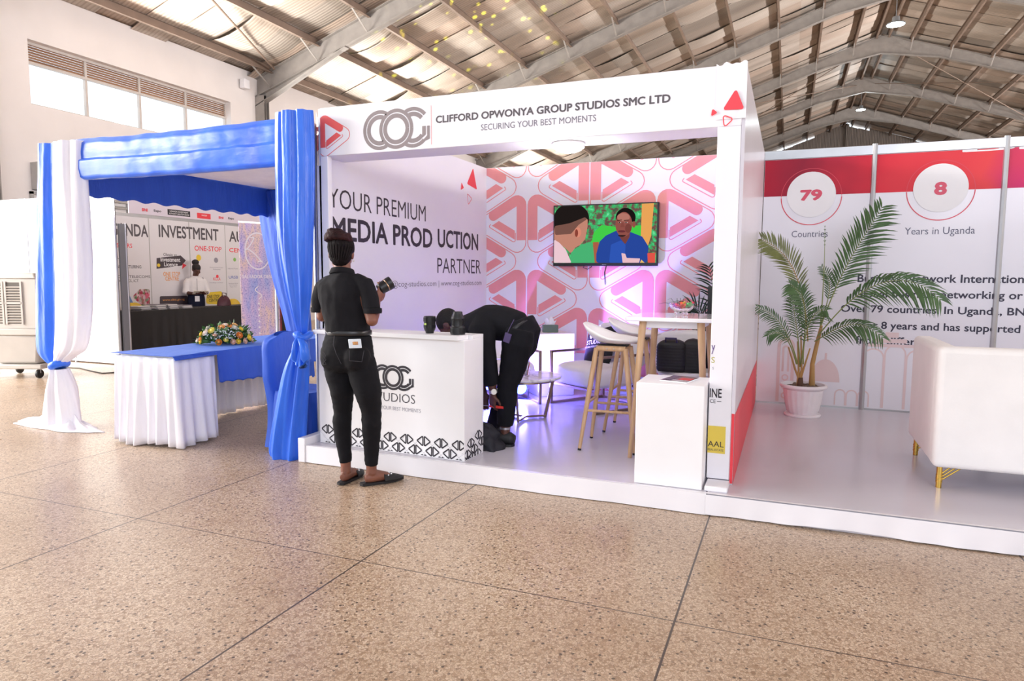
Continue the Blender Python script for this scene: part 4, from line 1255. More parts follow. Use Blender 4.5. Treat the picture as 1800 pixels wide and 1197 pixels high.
# white tub chair with black backpack behind the high table, palm, placard
t = thing('tub_chair', 'white moulded tub chair behind the high table, holding a black backpack', 'chair', (-0.80, 6.05, HP))
ch = V((-0.80, 6.05, HP))
def tub(u, v):
    a = -0.5+ (PI+1.0)*u
    r = 0.25+0.03*v
    top = 0.70+0.08*sin(PI*u)
    return ch+V((r*cos(a), r*0.9*sin(a), 0.42+(top-0.42)*v))
mb = MB(); mb.grid(tub, 30, 8); mb.build('back_shell', shell, t, smooth=True, angle=180, solid=0.02)
mb = MB(); mb.lathe([(0, 0.40), (0.24, 0.40), (0.26, 0.43), (0.24, 0.45), (0, 0.445)], ch, 28); mb.build('seat', shell, t, smooth=True)
for sx, sy in ((-1, -1), (1, -1), (1, 1), (-1, 1)):
    mb = MB(); mb.tube([ch+V((sx*0.12, sy*0.12, 0.40)), ch+V((sx*0.22, sy*0.2, 0.001))], [0.016, 0.011], 10); mb.build('leg', beech, t, smooth=True)
nyl = mat('black_nylon', '#17161c', 0.5, bump=0.2, bs=50, var=0.2)
bp = V((-0.86, 5.88, HP+0.455))
t = thing('backpack', 'black ribbed backpack sitting on the white tub chair behind the high table', 'backpack', bp)
def bagf(w, d, h, ox, oy):
    mbx = MB()
    def fn(u, v):
        a = 2*PI*u
        cx_, sx_ = abs(cos(a))**0.5*(1 if cos(a) > 0 else -1), abs(sin(a))**0.5*(1 if sin(a) > 0 else -1)
        k = 1 if v < 0.75 else math.sqrt(max(0.0, 1-((v-0.75)/0.25)**2))*0.9+0.1
        k *= 0.92 if v < 0.05 else 1
        rib = 1+0.012*sin(v*70)
        return bp+V((ox+w*cx_*k*rib, oy+d*sx_*k*rib, h*v*(1 if v < 0.75 else 1)))
    mbx.grid(fn, 36, 40, closed=True)
    return mbx
mb = bagf(0.125, 0.075, 0.275, -0.045, 0); mb.build('body', nyl, t, smooth=True, angle=180)
mb = bagf(0.085, 0.06, 0.285, 0.13, 0.01); mb.build('side_pocket', nyl, t, smooth=True, angle=180)
mb = MB(); mb.tube([bp+V((-0.09, -0.05, 0.245)), bp+V((-0.09, -0.075, 0.285)), bp+V((0.0, -0.075, 0.285)), bp+V((0.0, -0.05, 0.245))], 0.009, 8); mb.build('handle', mat('purple_webbing', '#3a3458', 0.4), t, smooth=True)

def leaflet(mb, b, d, up, L, w, droop):
    """one narrow leaf blade from b along d, with a fold and a droop"""
    s = d.cross(up).normalized()
    pts = []
    for i, (q, ww) in enumerate(((0, 0.35), (0.3, 1.0), (0.65, 0.8), (1.0, 0.05))):
        c = b+d*(L*q)-ZV*(droop*L*q*q)
        pts.append((c-s*(w*ww), c+up*(w*0.35*ww), c+s*(w*ww)))
    vs = [p for r in pts for p in r]
    fs = []
    for i in range(3):
        a = i*3
        fs += [(a, a+1, a+4, a+3), (a+1, a+2, a+5, a+4)]
    mb.add(vs, fs)
def frond(t, pts, n, L, w, m, stem_m, start=0.35, droop=0.35, sweep=0.75, facing=V((0.3, -0.9, 0.3)), r=0.006, name='frond'):
    """feather leaf: a rib through pts with pairs of leaflets"""
    pts = [V(p) for p in pts]
    def bez(q):
        P = [p.copy() for p in pts]
        while len(P) > 1: P = [a.lerp(b, q) for a, b in zip(P, P[1:])]
        return P[0]
    rib = [bez(i/16) for i in range(17)]
    mb = MB(); mb.tube(rib, [r*(1-0.8*i/16) for i in range(17)], 6)
    fr = mb.build('rib', stem_m, t, smooth=True)
    mb = MB()
    for i in range(n):
        q = start+(1-start)*i/(n-1)
        p = bez(q); d = (bez(min(1, q+0.02))-bez(q-0.02)).normalized()
        f = facing.normalized()
        s = d.cross(f).normalized(); up = s.cross(d).normalized()
        k = sin(PI*min(1, 0.18+0.72*(q-start)/(1-start)))**0.7
        for sg in (-1, 1):
            j = random.uniform(-0.12, 0.12)
            dd = (s*sg*(1-sweep*0.45)+d*(sweep+j)+up*0.15).normalized()
            leaflet(mb, p, dd, up, L*k*random.uniform(0.88, 1.05), w, droop)
    mb.build(name, m, fr)
leaf_g = mat('palm_leaf', '#46653a', 0.42, var=0.3, vs=7)
leaf_y = mat('palm_leaf_dry', '#6a7040', 0.45, var=0.35, vs=9)
stem_y = mat('palm_stem', '#a8834c', 0.5, var=0.2)
stem_g = mat('palm_stem_green', '#7f8a4c', 0.5, var=0.2)
# dark palm in the corner behind the high table
pc = V((at(1262, 600, 6.85).x, 6.85, HP+0.001))
t = thing('potted_palm', 'dark leaved potted palm in the booth corner behind the high table', 'plant', pc)
mb = MB(); mb.lathe([(0, 0), (0.1, 0), (0.13, 0.24), (0.14, 0.26), (0.125, 0.26), (0.115, 0.23), (0, 0.22)], pc, 24); mb.build('pot', mat('dark_pot', '#2c2c34', 0.4), t, smooth=True)
for tip, mid in ((at(1246, 470, 6.8), at(1262, 530, 6.85)), (at(1212, 545, 6.75), at(1240, 520, 6.8)), (at(1232, 600, 6.7), at(1245, 560, 6.75)), (at(1228, 570, 6.6), at(1246, 540, 6.7)), (at(1270, 560, 6.7), at(1262, 540, 6.8))):
    frond(t, [pc+V((0, 0, 0.22)), V(mid), V(tip)], 14, 0.26, 0.008, leafdk, leafdk, start=0.45, droop=0.3)
t = thing('display_board', 'tall narrow black board standing behind the high table, cut off by the front post', 'board', (-0.40, 6.2, HP))
mb = MB(); mb.box(at(1244, 520, 6.2).x, -0.34, 6.2, 6.225, HP+0.001, at(1246, 503, 6.2).z); mb.build('panel', black, t, bevel=0.004)
mb = MB(); mb.box(-0.58, -0.33, 6.15, 6.28, HP+0.001, HP+0.02); mb.build('base', black, t)
pb = at(1092, 705, 6.95)
t = thing('placard', 'small white placard with dark words on the floor behind the bar stools', 'sign', (-1.45, 6.98, HP))
mb = MB(); mb.box(-1.72, -1.30, 7.12, 7.135, HP+0.002, 0.33); mb.build('board', mat('placard_blue_white', '#dfe3f0', 0.5), t)
for i, w in enumerate(('no', 'co', 'un')):
    text(w, (-1.545, 7.12, 0.268-0.058*i), XV, ZV, 0.085, 0.036, ink, t, 0.02)

# ------------------------------------------------------------------ palm and sofa in the neighbour's booth
pc = V((0.16, 6.69, HP+0.003))
t = thing('potted_palm', 'tall potted areca palm in a fluted white pot by the red and white wall', 'plant', pc)
potm = mat('white_pot', '#efeaef', 0.5, var=0.05)
mb = MB(); mb.lathe([(0, 0.0), (0.155, 0.0), (0.158, 0.012), (0.15, 0.022), (0, 0.02)], pc, 36); mb.build('saucer', potm, t, smooth=True)
mb = MB(); mb.lathe([(0, 0.021), (0.118, 0.021), (0.135, 0.05), (0.152, 0.12), (0.163, 0.2), (0.168, 0.245)], pc, 72, flute=0.018, nf=20); 
mb.lathe([(0.165, 0.244), (0.198, 0.262), (0.203, 0.272), (0.197, 0.288), (0.178, 0.29), (0.168, 0.262), (0.165, 0.244)], pc, 48); mb.build('pot', potm, t, smooth=True, angle=50)
mb = MB(); mb.lathe([(0, 0.265), (0.172, 0.262)], pc, 32); mb.build('soil', mat('soil', '#4a3a30', 0.9, bump=0.5, bs=40), t)
rs = random.Random(4)
mb = MB()
for i in range(16):
    a, r = rs.uniform(0, 6.28), rs.uniform(0.04, 0.14)
    mb.ball(pc+V((r*cos(a), r*sin(a), 0.272)), (rs.uniform(0.015, 0.03), rs.uniform(0.015, 0.025), 0.016), 8, 6)
mb.build('pebbles', mat('pebble', '#6e5a4c', 0.6, var=0.3), t, smooth=True)['kind'] = 'stuff'
b1, b2 = pc+V((-0.03, -0.02, 0.26)), pc+V((0.07, 0.0, 0.26))
mb = MB(); mb.tube([b2, at(1428, 640, 6.68), at(1438, 596, 6.68), at(1444, 572, 6.68)], [0.028, 0.02, 0.017, 0.012], 10); mb.build('cane', stem_y, t, smooth=True)
for q in ((1398, 668, 1386, 610), (1404, 668, 1402, 600), (1409, 668, 1408, 590), (1412, 668, 1424, 612)):
    mb = MB(); mb.tube([b1+V((rs.uniform(-0.025, 0.025), 0, 0)), at(q[0], 650, 6.66), at(q[2], q[3], 6.66)], [0.012, 0.009, 0.006], 8); mb.build('cane', stem_y, t, smooth=True)
mb = MB(); mb.tube([b1-V((0, 0, 0.02)), b1+V((0.0, 0, 0.09))], [0.035, 0.022], 10); mb.build('cane_base', mat('bark', '#5a4030', 0.8, var=0.3), t, smooth=True)
FR = [
    ([(1442, 575, 6.68), (1462, 520, 6.66), (1490, 450, 6.64), (1518, 420, 6.62), (1550, 365, 6.60)], 30, 0.30, 0.0092, leaf_g, 0.30, 0.25),
    ([(1438, 590, 6.66), (1475, 545, 6.60), (1525, 480, 6.52), (1600, 470, 6.45), (1652, 526, 6.40)], 30, 0.25, 0.0092, leaf_g, 0.30, 0.5),
    ([(1432, 600, 6.66), (1460, 585, 6.55), (1500, 545, 6.45), (1550, 592, 6.40)], 24, 0.18, 0.008, leaf_g, 0.15, 0.55),
    ([(1420, 600, 6.66), (1418, 520, 6.64), (1398, 455, 6.62), (1375, 440, 6.6), (1340, 420, 6.56)], 28, 0.22, 0.008, leaf_y, 0.30, 0.2),
    ([(1402, 640, 6.64), (1390, 590, 6.58), (1372, 555, 6.52), (1332, 540, 6.48)], 20, 0.13, 0.006, leaf_g, 0.35, 0.4),
    ([(1400, 640, 6.62), (1390, 600, 6.5), (1375, 572, 6.45), (1350, 590, 6.42)], 16, 0.12, 0.006, leaf_g, 0.4, 0.5),
    ([(1408, 640, 6.64), (1420, 560, 6.6), (1420, 520, 6.55), (1390, 500, 6.5)], 26, 0.21, 0.008, leaf_g, 0.3, 0.45),
    ([(1412, 640, 6.62), (1410, 580, 6.52), (1430, 540, 6.48), (1452, 545, 6.42)], 22, 0.17, 0.006, leaf_g, 0.25, 0.5),
    ([(1406, 645, 6.66), (1405, 580, 6.64), (1392, 545, 6.64), (1395, 520, 6.62)], 22, 0.17, 0.006, leaf_g, 0.3, 0.4),
    ([(1442, 575, 6.68), (1448, 500, 6.68), (1450, 455, 6.68), (1450, 398, 6.68)], 6, 0.02, 0.003, leaf_g, 0.8, 0.0),
    ([(1440, 585, 6.68), (1455, 520, 6.7), (1470, 500, 6.72), (1445, 470, 6.72)], 16, 0.12, 0.006, leaf_g, 0.4, 0.3),
]
for pts, n, L, w, m, st, dr in FR:
    frond(t, [at(*p) for p in pts], n, L, w, m, stem_g if m is leaf_g else stem_y, start=st, droop=dr, name='leaflets')

# white sofa seen from behind
t = sofa = thing('sofa', 'white sofa with gold legs seen from the back, right of the potted palm', 'sofa', (1.75, 5.1, HP))
sx0, sx1, sy0, sy1, sz0, sz1 = 0.835, 2.62, 4.62, 5.55, 0.262, 0.985
def pad(name, x0, x1, y0, y1, z0, z1, bev=0.035):
    mb = MB(); mb.box(x0, x1, y0, y1, z0, z1); return mb.build(name, fabric_w, t, bevel=bev, bseg=4)
pad('back', sx0, sx1, sy0, sy0+0.13, sz0, sz1)
pad('arm', sx0+0.002, sx0+0.13, sy0+0.1, sy1, sz0+0.002, sz1-0.004)
pad('arm', sx1-0.13, sx1-0.002, sy0+0.1, sy1, sz0+0.002, sz1-0.004)
pad('seat', sx0+0.131, sx1-0.131, sy0+0.131, sy1+0.02, sz0+0.004, 0.60, 0.05)
for lx, ly in ((sx0+0.05, sy0+0.06), (sx1-0.05, sy0+0.06), (sx0+0.05, sy1-0.06), (sx1-0.05, sy1-0.06)):
    mb = MB(); mb.tube([(lx, ly, HP+0.003), (lx, ly, sz0+0.002)], 0.016, 16)
    lg = mb.build('leg', gold, t, smooth=True)
    sg = 1 if lx < 1.7 else -1
    sgy = 1 if ly < 5 else -1
    mb = MB()
    for q in range(3):
        mb.tube([(lx, ly, sz0-0.095+0.018*q), (lx+sg*(0.115-0.028*q), ly+sgy*0.0, sz0+0.002)], 0.005, 8)
        mb.tube([(lx, ly, sz0-0.1+0.018*q), (lx, ly, sz0-0.088+0.018*q)], 0.0185, 16)
    mb.build('brace', gold, lg, smooth=True)
cp = at(1806, 588, 5.05)
t = thing('cushion', 'black cushion propped in the white sofa, only its rounded corner showing', 'cushion', (cp.x+0.1, 5.0, 0.6))
mb = MB(); mb.ball((cp.x+0.17, 5.0, 0.83), (0.23, 0.10, 0.225), 28, 16); mb.build('cover', mat('black_knit', '#1b1b22', 0.8, bump=0.3, bs=120), t, smooth=True)

# ------------------------------------------------------------------ people
def skin_mat(name, col, col2):
    k = NT(name)
    nz = k.n('ShaderNodeTexNoise', Scale=9, Detail=3); k.l(k.coord(), nz.inputs['Vector'])
    k.l(k.ramp(nz.outputs['Fac'], [(0.3, col), (0.7, col2)]), k.b.inputs['Base Color'])
    k.b.inputs['Roughness'].default_value = 0.5
    k.b.inputs['Subsurface Weight'].default_value = 0.05
    return k.m
def cloth_mat(name, col, rough=0.85):
    return mat(name, col, rough, var=0.18, vs=14, bump=0.12, bs=160, spec=0.25)
def hand(mb, w, d, n, side, curl=(0.35, 0.5, 0.5), s=1.0, thumb_in=0.4, spread=0.012):
    """palm, four fingers of different length bent at their knuckles, thumb leaving the side of the palm near its base"""
    w, d, n = V(w), V(d).normalized(), V(n)
    n = (n-d*n.dot(d)).normalized()
    sd = d.cross(n)*side
    mb.tube([w-d*0.03*s, w, w+d*0.03*s, w+d*0.065*s, w+d*0.088*s], [(0.024*s, 0.02*s), (0.025*s, 0.02*s), (0.037*s, 0.018*s), (0.04*s, 0.016*s), (0.036*s, 0.012*s)], 14, up=sd)
    for i, (o, L) in enumerate(((0.03, 0.072), (0.010, 0.082), (-0.010, 0.076), (-0.029, 0.06))):
        p = w+d*0.08*s+sd*(o*s)
        a = 0.0
        q = [p]
        base = (d+sd*(spread*(1.5-i)*6)).normalized()
        for j, f in enumerate((0.45, 0.32, 0.23)):
            a += curl[j]*(1+0.08*(i-1.5))
            p = p+(base*cos(a)+n*sin(a))*(L*f*s)
            q.append(p)
        r = 0.0092*s
        mb.tube(q, [r, r*0.97, r*0.9, r*0.72], 8, up=sd)
    p0 = w+d*0.022*s+sd*(0.026*s)
    p1 = p0+(d*0.5+sd*0.75+n*0.35).normalized()*(0.036*s)
    p2 = p1+(d*0.85+sd*(0.35-thumb_in*0.4)+n*thumb_in).normalized()*(0.03*s)
    p3 = p2+(d*0.9+sd*(0.1-thumb_in*0.4)+n*thumb_in).normalized()*(0.024*s)
    mb.tube([p0-sd*0.012*s, p0, p1, p2, p3], [0.013*s, 0.0135*s, 0.0115*s, 0.0105*s, 0.008*s], 8, up=n)
def head(mb, c, x, y, z, s=1.0):
    """skull, jaw, brow, nose, lips and ears; x right, y the way the face looks, z up"""
    R = Matrix((x, y, z)).transposed()
    def q(a, b, e): return c+R @ V((a*s, b*s, e*s))
    mb.ball(q(0, -0.012, 0.035), (0.074*s, 0.093*s, 0.083*s), 20, 14, R)
    mb.ball(q(0, 0.018, -0.02), (0.064*s, 0.072*s, 0.085*s), 18, 12, R)
    mb.ball(q(0, 0.045, -0.078), (0.04*s, 0.038*s, 0.028*s), 14, 10, R)
    mb.ball(q(0, 0.072, 0.028), (0.05*s, 0.016*s, 0.012*s), 12, 8, R)
    mb.tube([q(0, 0.085, 0.018), q(0, 0.1, -0.006), q(0, 0.106, -0.022)], [0.009*s, 0.012*s, 0.013*s], 8)
    for sg in (-1, 1):
        mb.ball(q(sg*0.012, 0.094, -0.026), 0.011*s, 8, 6)
        mb.ball(q(sg*0.04, 0.062, -0.022), (0.022*s, 0.02*s, 0.025*s), 10, 8)
        mb.ball(q(sg*0.072, -0.008, 0.0), (0.01*s, 0.02*s, 0.031*s), 10, 8, R)
    mb.ball(q(0, 0.088, -0.05), (0.024*s, 0.012*s, 0.007*s), 12, 8, R)
    mb.ball(q(0, 0.085, -0.061), (0.022*s, 0.012*s, 0.008*s), 12, 8, R)
    return q

# --- woman in black, standing with her back to us
w_skin = skin_mat('skin_brown', '#6f4334', '#8a5744')
fac = V((-0.30, 0.95, 0)).normalized(); lat = V((fac.y, -fac.x, 0))
BW = 3.72
def B(px_, py_, dy=0.0): return at(px_, py_, BW+dy)
t = wm = thing('person', 'woman in black shirt and jeans seen from behind, holding a lens at the counter', 'person', (-2.62, 3.72, 0))
hc = B(600, 448, 0.03)
hz = (ZV*0.97+fac*0.22).normalized(); hx = (lat*0.96+fac*0.2).normalized(); hy = hz.cross(hx).normalized(); hx = hy.cross(hz)
mb = MB()
hq = head(mb, hc, hx, hy, hz, 1.02)
nk = B(603, 492, 0.0)
mb.tube([hc+V((0, 0, -0.04)), hc.lerp(nk, 0.6)+V((0, 0, 0.0)), nk-ZV*0.06], [0.058, 0.056, 0.07], 14)
mb.tube([B(603, 500), B(606, 540), B(611, 580), B(611, 612), B(610, 640)], [(0.10, 0.07), (0.11, 0.08), (0.115, 0.08), (0.15, 0.10), (0.12, 0.08)], 16, up=lat)
# arms: upper arm, elbow, forearm, hand
rs_, re_, rw_ = B(640, 504, 0.0), B(654, 563, -0.03), B(662, 530, 0.16)
mb.tube([rs_, rs_.lerp(re_, 0.5), re_, ], [0.042, 0.043, 0.038], 12)
mb.ball(re_, 0.039, 12, 8)
mb.tube([re_, re_.lerp(rw_, 0.35), rw_], [0.038, 0.040, 0.026], 12)
ls_, le_, lw_ = B(568, 506, 0.02), B(566, 556, 0.03), B(640, 525, 0.30)
mb.tube([ls_, ls_.lerp(le_, 0.5), le_], [0.042, 0.042, 0.036], 12)
mb.ball(le_, 0.037, 12, 8)
mb.tube([le_, le_.lerp(lw_, 0.35), lw_], [0.036, 0.038, 0.025], 12)
lc = B(678, 502, 0.22)                      # the lens she holds
la = (RT*0.80+UP*0.52+FW*0.25).normalized()
hand(mb, rw_, (lc-rw_).normalized()+UP*0.25, -RT*0.1+FW*0.3+UP*0.6, -1, curl=(0.2, 0.55, 0.55), thumb_in=0.2)
hand(mb, lw_, (lc-lw_).normalized(), UP*0.6-FW*0.7, 1, curl=(0.35, 0.6, 0.5))
# bare feet in mules
def foot(mb, ankle, toe, h=0.05):
    a, b = V(ankle), V(toe)
    d = (b-a); d.z = 0; d.normalize()
    sd = d.cross(ZV)
    heel = V((a.x, a.y, 0))-d*0.045
    mb.tube([a+ZV*0.12, a+ZV*0.04, a], [0.036, 0.034, 0.037], 12)
    mb.tube([heel+ZV*0.045, heel+d*0.03+ZV*0.047, heel+d*0.08+ZV*0.055, heel+d*0.14+ZV*0.045, heel+d*0.19+ZV*0.034, heel+d*0.225+ZV*0.026],
            [(0.022, 0.025), (0.032, 0.034), (0.034, 0.042), (0.038, 0.03), (0.042, 0.02), (0.032, 0.013)], 14, up=sd)
    return heel, d, sd
la_, ra_ = B(608, 822, 0.0), B(653, 826, 0.03)
la_.z = ra_.z = 0.075
lt, rt = V((la_.x-0.02, la_.y+0.3, 0)), V((ra_.x+0.17, ra_.y+0.22, 0))
lh, ld, lsd = foot(mb, la_, lt); rh, rd, rsd = foot(mb, ra_, rt)
lk, rk = B(603, 725, 0.02), B(653, 728, 0.03)
lhp, rhp = B(592, 640, 0.0), B(635, 640, 0.0)
for hp_, kn, an in ((lhp, lk, la_), (rhp, rk, ra_)):
    mb.tube([hp_, hp_.lerp(kn, 0.5), kn, kn.lerp(an, 0.35), an+ZV*0.03], [0.075, 0.066, 0.05, 0.05, 0.034], 14)
melt(mb, 'body', w_skin, t, 0.0055, 3)
# jeans
jeans = cloth_mat('black_denim', '#0f0e13')
mb = MB()
mb.tube([B(613, 586), B(612, 604), B(611, 622), B(609, 642), B(609, 652)], [(0.148, 0.105), (0.165, 0.118), (0.178, 0.13), (0.172, 0.125), (0.13, 0.09)], 24, up=lat)
bk = -fac*0.055
for cx_ in (592, 632):
    mb.ball(B(cx_, 628)+bk, (0.088, 0.085, 0.095), 18, 12)
    pass
def leg(top, pts, rr): mb.tube([top]+pts, rr, 18)
leg(B(593, 634), [B(596, 660), B(602, 690), B(603, 722, 0.01), B(601, 743, 0.0), B(603, 772, 0.0), B(608, 813, 0.0)], [0.093, 0.090, 0.077, 0.061, 0.063, 0.053, 0.041])
leg(B(633, 634), [B(640, 662), B(648, 692), B(653, 724, 0.02), B(653, 746, 0.02), B(653, 776, 0.03), B(653, 818, 0.03)], [0.098, 0.098, 0.088, 0.066, 0.066, 0.056, 0.043])
j = melt(mb, 'jeans', jeans, t, 0.007, 14, wrinkle=0.0035, wscale=11, stretch=(1, 1, 2.6))
mb = MB()
for i in range(3): mb.tube([B(567, 618, -0.145+i*0.002)+V((0, 0, -0.02*i)), B(573, 624, -0.155)+V((0, 0, -0.03*i)), B(567, 640, -0.13)], 0.002, 5)
mb.tube([B(588, 590, -0.115), B(586, 606, -0.15), B(591, 622, -0.16), B(600, 640, -0.14)], 0.002, 5)
mb.tube([B(614, 616, -0.165), B(614, 634, -0.16), B(636, 636, -0.165), B(640, 616, -0.145)], 0.0018, 5)
mb.build('seam', mat('denim_seam', '#2e2c34', 0.8), j)
# shirt
shirt = cloth_mat('black_shirt', '#141318')
mb = MB()
mb.tube([B(603, 478), B(603, 488), B(603, 500), B(604, 520), B(607, 545), B(611, 568), B(613, 585)],
        [(0.062, 0.06), (0.120, 0.08), (0.165, 0.10), (0.168, 0.115), (0.155, 0.118), (0.146, 0.112), (0.150, 0.110)], 26, up=lat)
mb.ball(B(603, 512)-fac*0.05, (0.13, 0.07, 0.12), 16, 10)
mb.tube([B(612, 497), B(628, 494), B(641, 500), B(649, 522), B(654, 547, -0.02)], [0.04, 0.052, 0.058, 0.056, 0.053], 16)
mb.tube([B(594, 498), B(578, 497), B(567, 506, 0.01), B(562, 528, 0.02), B(562, 545, 0.03)], [0.04, 0.052, 0.055, 0.052, 0.049], 16)
sh = melt(mb, 'shirt', shirt, t, 0.007, 12, wrinkle=0.008, wscale=7, stretch=(1.6, 1.6, 1.0))
mb = MB(); ck = hc.lerp(nk, 0.62)
for i in range(1): mb.lathe([(0.060, -0.02), (0.064, 0.012), (0.074, 0.018), (0.085, -0.012), (0.08, -0.02), (0.068, 0.004)], ck-ZV*0.012, 24, axis=(ZV+fac*0.25))
mb.build('collar', shirt, sh, smooth=True, angle=60)
for p, d, r in ((B(655, 547, -0.02), V((0.02, -0.02, -1)), 0.057), (B(561, 545, 0.03), V((0, 0.02, -1)), 0.053)):
    mb = MB(); mb.lathe([(r-0.012, -0.012), (r, -0.014), (r+0.003, 0.0), (r+0.002, 0.018), (r-0.004, 0.02)], p, 22, axis=-d); mb.build('cuff', shirt, sh, smooth=True)
# belt
mb = MB(); bc = B(613, 584)
ring_ = [bc+lat*(0.1505*cos(2*PI*i/40))+fac*(0.1105*sin(2*PI*i/40)) for i in range(40)]
mb.tube(ring_, [(0.015, 0.003)]*40, 8, closed=True, up=(0, 0, 1)); mb.build('belt', mat('belt_leather', '#1d1a1c', 0.3, var=0.2), t, smooth=True)
# hair
hairm = mat('braided_hair', '#160f11', 0.7, var=0.4, vs=30, spec=0.15, bump=0.6, bs=70, stretch=(3, 3, 0.6))
bunm = mat('braid_bun', '#2c1518', 0.65, spec=0.2, var=0.5, vs=24, bump=0.7, bs=60)
mb = MB()
Rh = Matrix((hx, hy, hz)).transposed()
mb.ball(hq(0, -0.016, 0.045), (0.086, 0.102, 0.087), 24, 16, Rh)
mb.ball(hq(0, -0.045, -0.005), (0.074, 0.066, 0.085), 20, 12, Rh)
h_ = melt(mb, 'hair', hairm, t, 0.006, 3, wrinkle=0.003, wscale=40, stretch=(1.5, 1.5, 0.3))
mb = MB()
bc_ = B(589, 417, -0.02)
for i in range(3):
    z_ = bc_+hz*(0.012+0.022*i-0.02)-hx*0.01*i+hx*0.02
    r_ = 0.062-0.014*i
    mb.tube([z_+hx*(r_*1.12*cos(2*PI*j/18))+hy*(r_*sin(2*PI*j/18)) for j in range(18)], 0.024-0.003*i, 10, closed=True)
mb.ball(bc_+hx*0.015+hz*0.005, 0.055, 14, 10)
mb.ball(B(611, 416, -0.0), (0.028, 0.03, 0.026), 12, 8)
melt(mb, 'bun', bunm, h_, 0.006, 2, wrinkle=0.004, wscale=50, stretch=(1, 1, 1))
mb = MB()
for i in range(11):
    a = -1.1+2.2*i/10
    p0 = hq(0.06*sin(a), -0.082-0.028*cos(a), -0.06+0.02*abs(a)); p1 = hq(0.082*sin(a), -0.02-0.09*cos(a), 0.03); p2 = hq(0.05*sin(a)-0.01, -0.02-0.03*cos(a), 0.13)
    mb.tube([p0, p0.lerp(p1, 0.5)+(p1-hc).normalized()*0.004, p1, p1.lerp(p2, 0.5)+(p1-hc).normalized()*0.012, p2], [0.004, 0.0075, 0.009, 0.009, 0.008], 7)
mb.build('braid', hairm, h_, smooth=True)
mb = MB(); mb.ball(hq(0.079, -0.004, -0.036), 0.007, 10, 8); mb.build('earring', mat('pearl', '#eae6e0', 0.15), t, smooth=True)
# mules
mulem = mat('black_suede', '#141317', 0.6)
for nm, heel, d, sd in (('l', lh, ld, lsd), ('r', rh, rd, rsd)):
    out = [(-0.035, 0.0), (-0.025, 0.026), (0.05, 0.034), (0.15, 0.042), (0.20, 0.036), (0.245, 0.016), (0.272, 0.0)]
    pl = [(a, b) for a, b in out]+[(a, -b) for a, b in out[-2:0:-1]]
    mb = MB(); mb.prism(pl, heel+ZV*0.002, d, -sd, 0.0)
    mb = MB(); mb.prism(pl, heel+ZV*0.003, d, d.cross(ZV)*-1, 0.016)
    so = mb.build('shoe', mulem, t, fix=True)
    mb = MB()
    def vamp(u, v):
        q = 0.12+0.15*v; a = PI*u
        w_ = 0.047*(1-max(0, (v-0.35)/0.65)**1.6)+0.002
        return heel+d*q+sd*(w_*cos(a))+ZV*(0.018+(0.052*(1-v)**0.8+0.006)*sin(a))
    mb.grid(vamp, 16, 10); mb.build('vamp', mulem, so, smooth=True, angle=180, solid=0.005)
    mb = MB()
    for i in range(7): mb.ball(heel+d*(0.15+0.012*(i % 3))+sd*(0.012*(i-3))+ZV*(0.066-0.003*abs(i-3)), 0.006, 8, 6)
    mb.build('jewel', mat('crystal', '#e8ecf2', 0.1, metal=0.6), so, smooth=True)
# phone in the back pocket
pp = B(624, 604, -0.152)
t = thing('phone', 'white and pale blue phone sticking out of the back pocket of the black jeans', 'phone', pp)
Rp = Matrix.Rotation(math.atan2(lat.y, lat.x), 3, 'Z') @ Matrix.Rotation(0.18, 3, 'X') @ Matrix.Rotation(-0.04, 3, 'Y')
mb = MB(); mb.obox(pp, (0.041, 0.0045, 0.030), Rp); mb.build('case', mat('phone_case', '#dfe8f2', 0.25), t, bevel=0.004)
mb = MB(); mb.obox(pp+Rp @ V((0.004, -0.005, 0.004)), (0.018, 0.0015, 0.0105), Rp); ri = mb.build('ring_grip', mat('rose_gold', '#e0b49a', 0.2, metal=0.8), t, bevel=0.004)
mb = MB(); mb.tube([pp+Rp @ V((0.004+0.008*cos(a), -0.0075, 0.004+0.008*sin(a))) for a in [2*PI*i/14 for i in range(14)]], 0.0015, 6, closed=True); mb.build('ring', gold, ri)
# lens in her hand
t = thing('camera_lens', 'black camera lens with metal rings held up in the hand of the standing woman', 'lens', lc)
def lz(p): return [(r*1.05, z*1.05) for r, z in p]
mb = MB(); mb.lathe(lz([(0, -0.055), (0.03, -0.055), (0.033, -0.045), (0.038, -0.04), (0.040, 0.0), (0.040, 0.004)]), lc, 28, axis=la); mb.lathe(lz([(0.040, 0.010), (0.042, 0.014), (0.042, 0.042), (0.040, 0.045), (0.036, 0.036), (0, 0.03)]), lc, 28, axis=la); mb.build('barrel', rubber, t, smooth=True, angle=30)
mb = MB(); mb.lathe(lz([(0.0405, 0.0038), (0.0418, 0.005), (0.0418, 0.0085), (0.0405, 0.0102)]), lc, 28, axis=la); mb.build('metal_ring', mat('lens_ring', '#c8a88c', 0.25, metal=0.9), t, smooth=True)
mb = MB(); mb.lathe(lz([(0.0, 0.036), (0.02, 0.035), (0.035, 0.0325)]), lc, 28, axis=la); mb.build('front_glass', mat('lens_front', '#9aa2b4', 0.05, metal=0.4, coat=1), t, smooth=True)

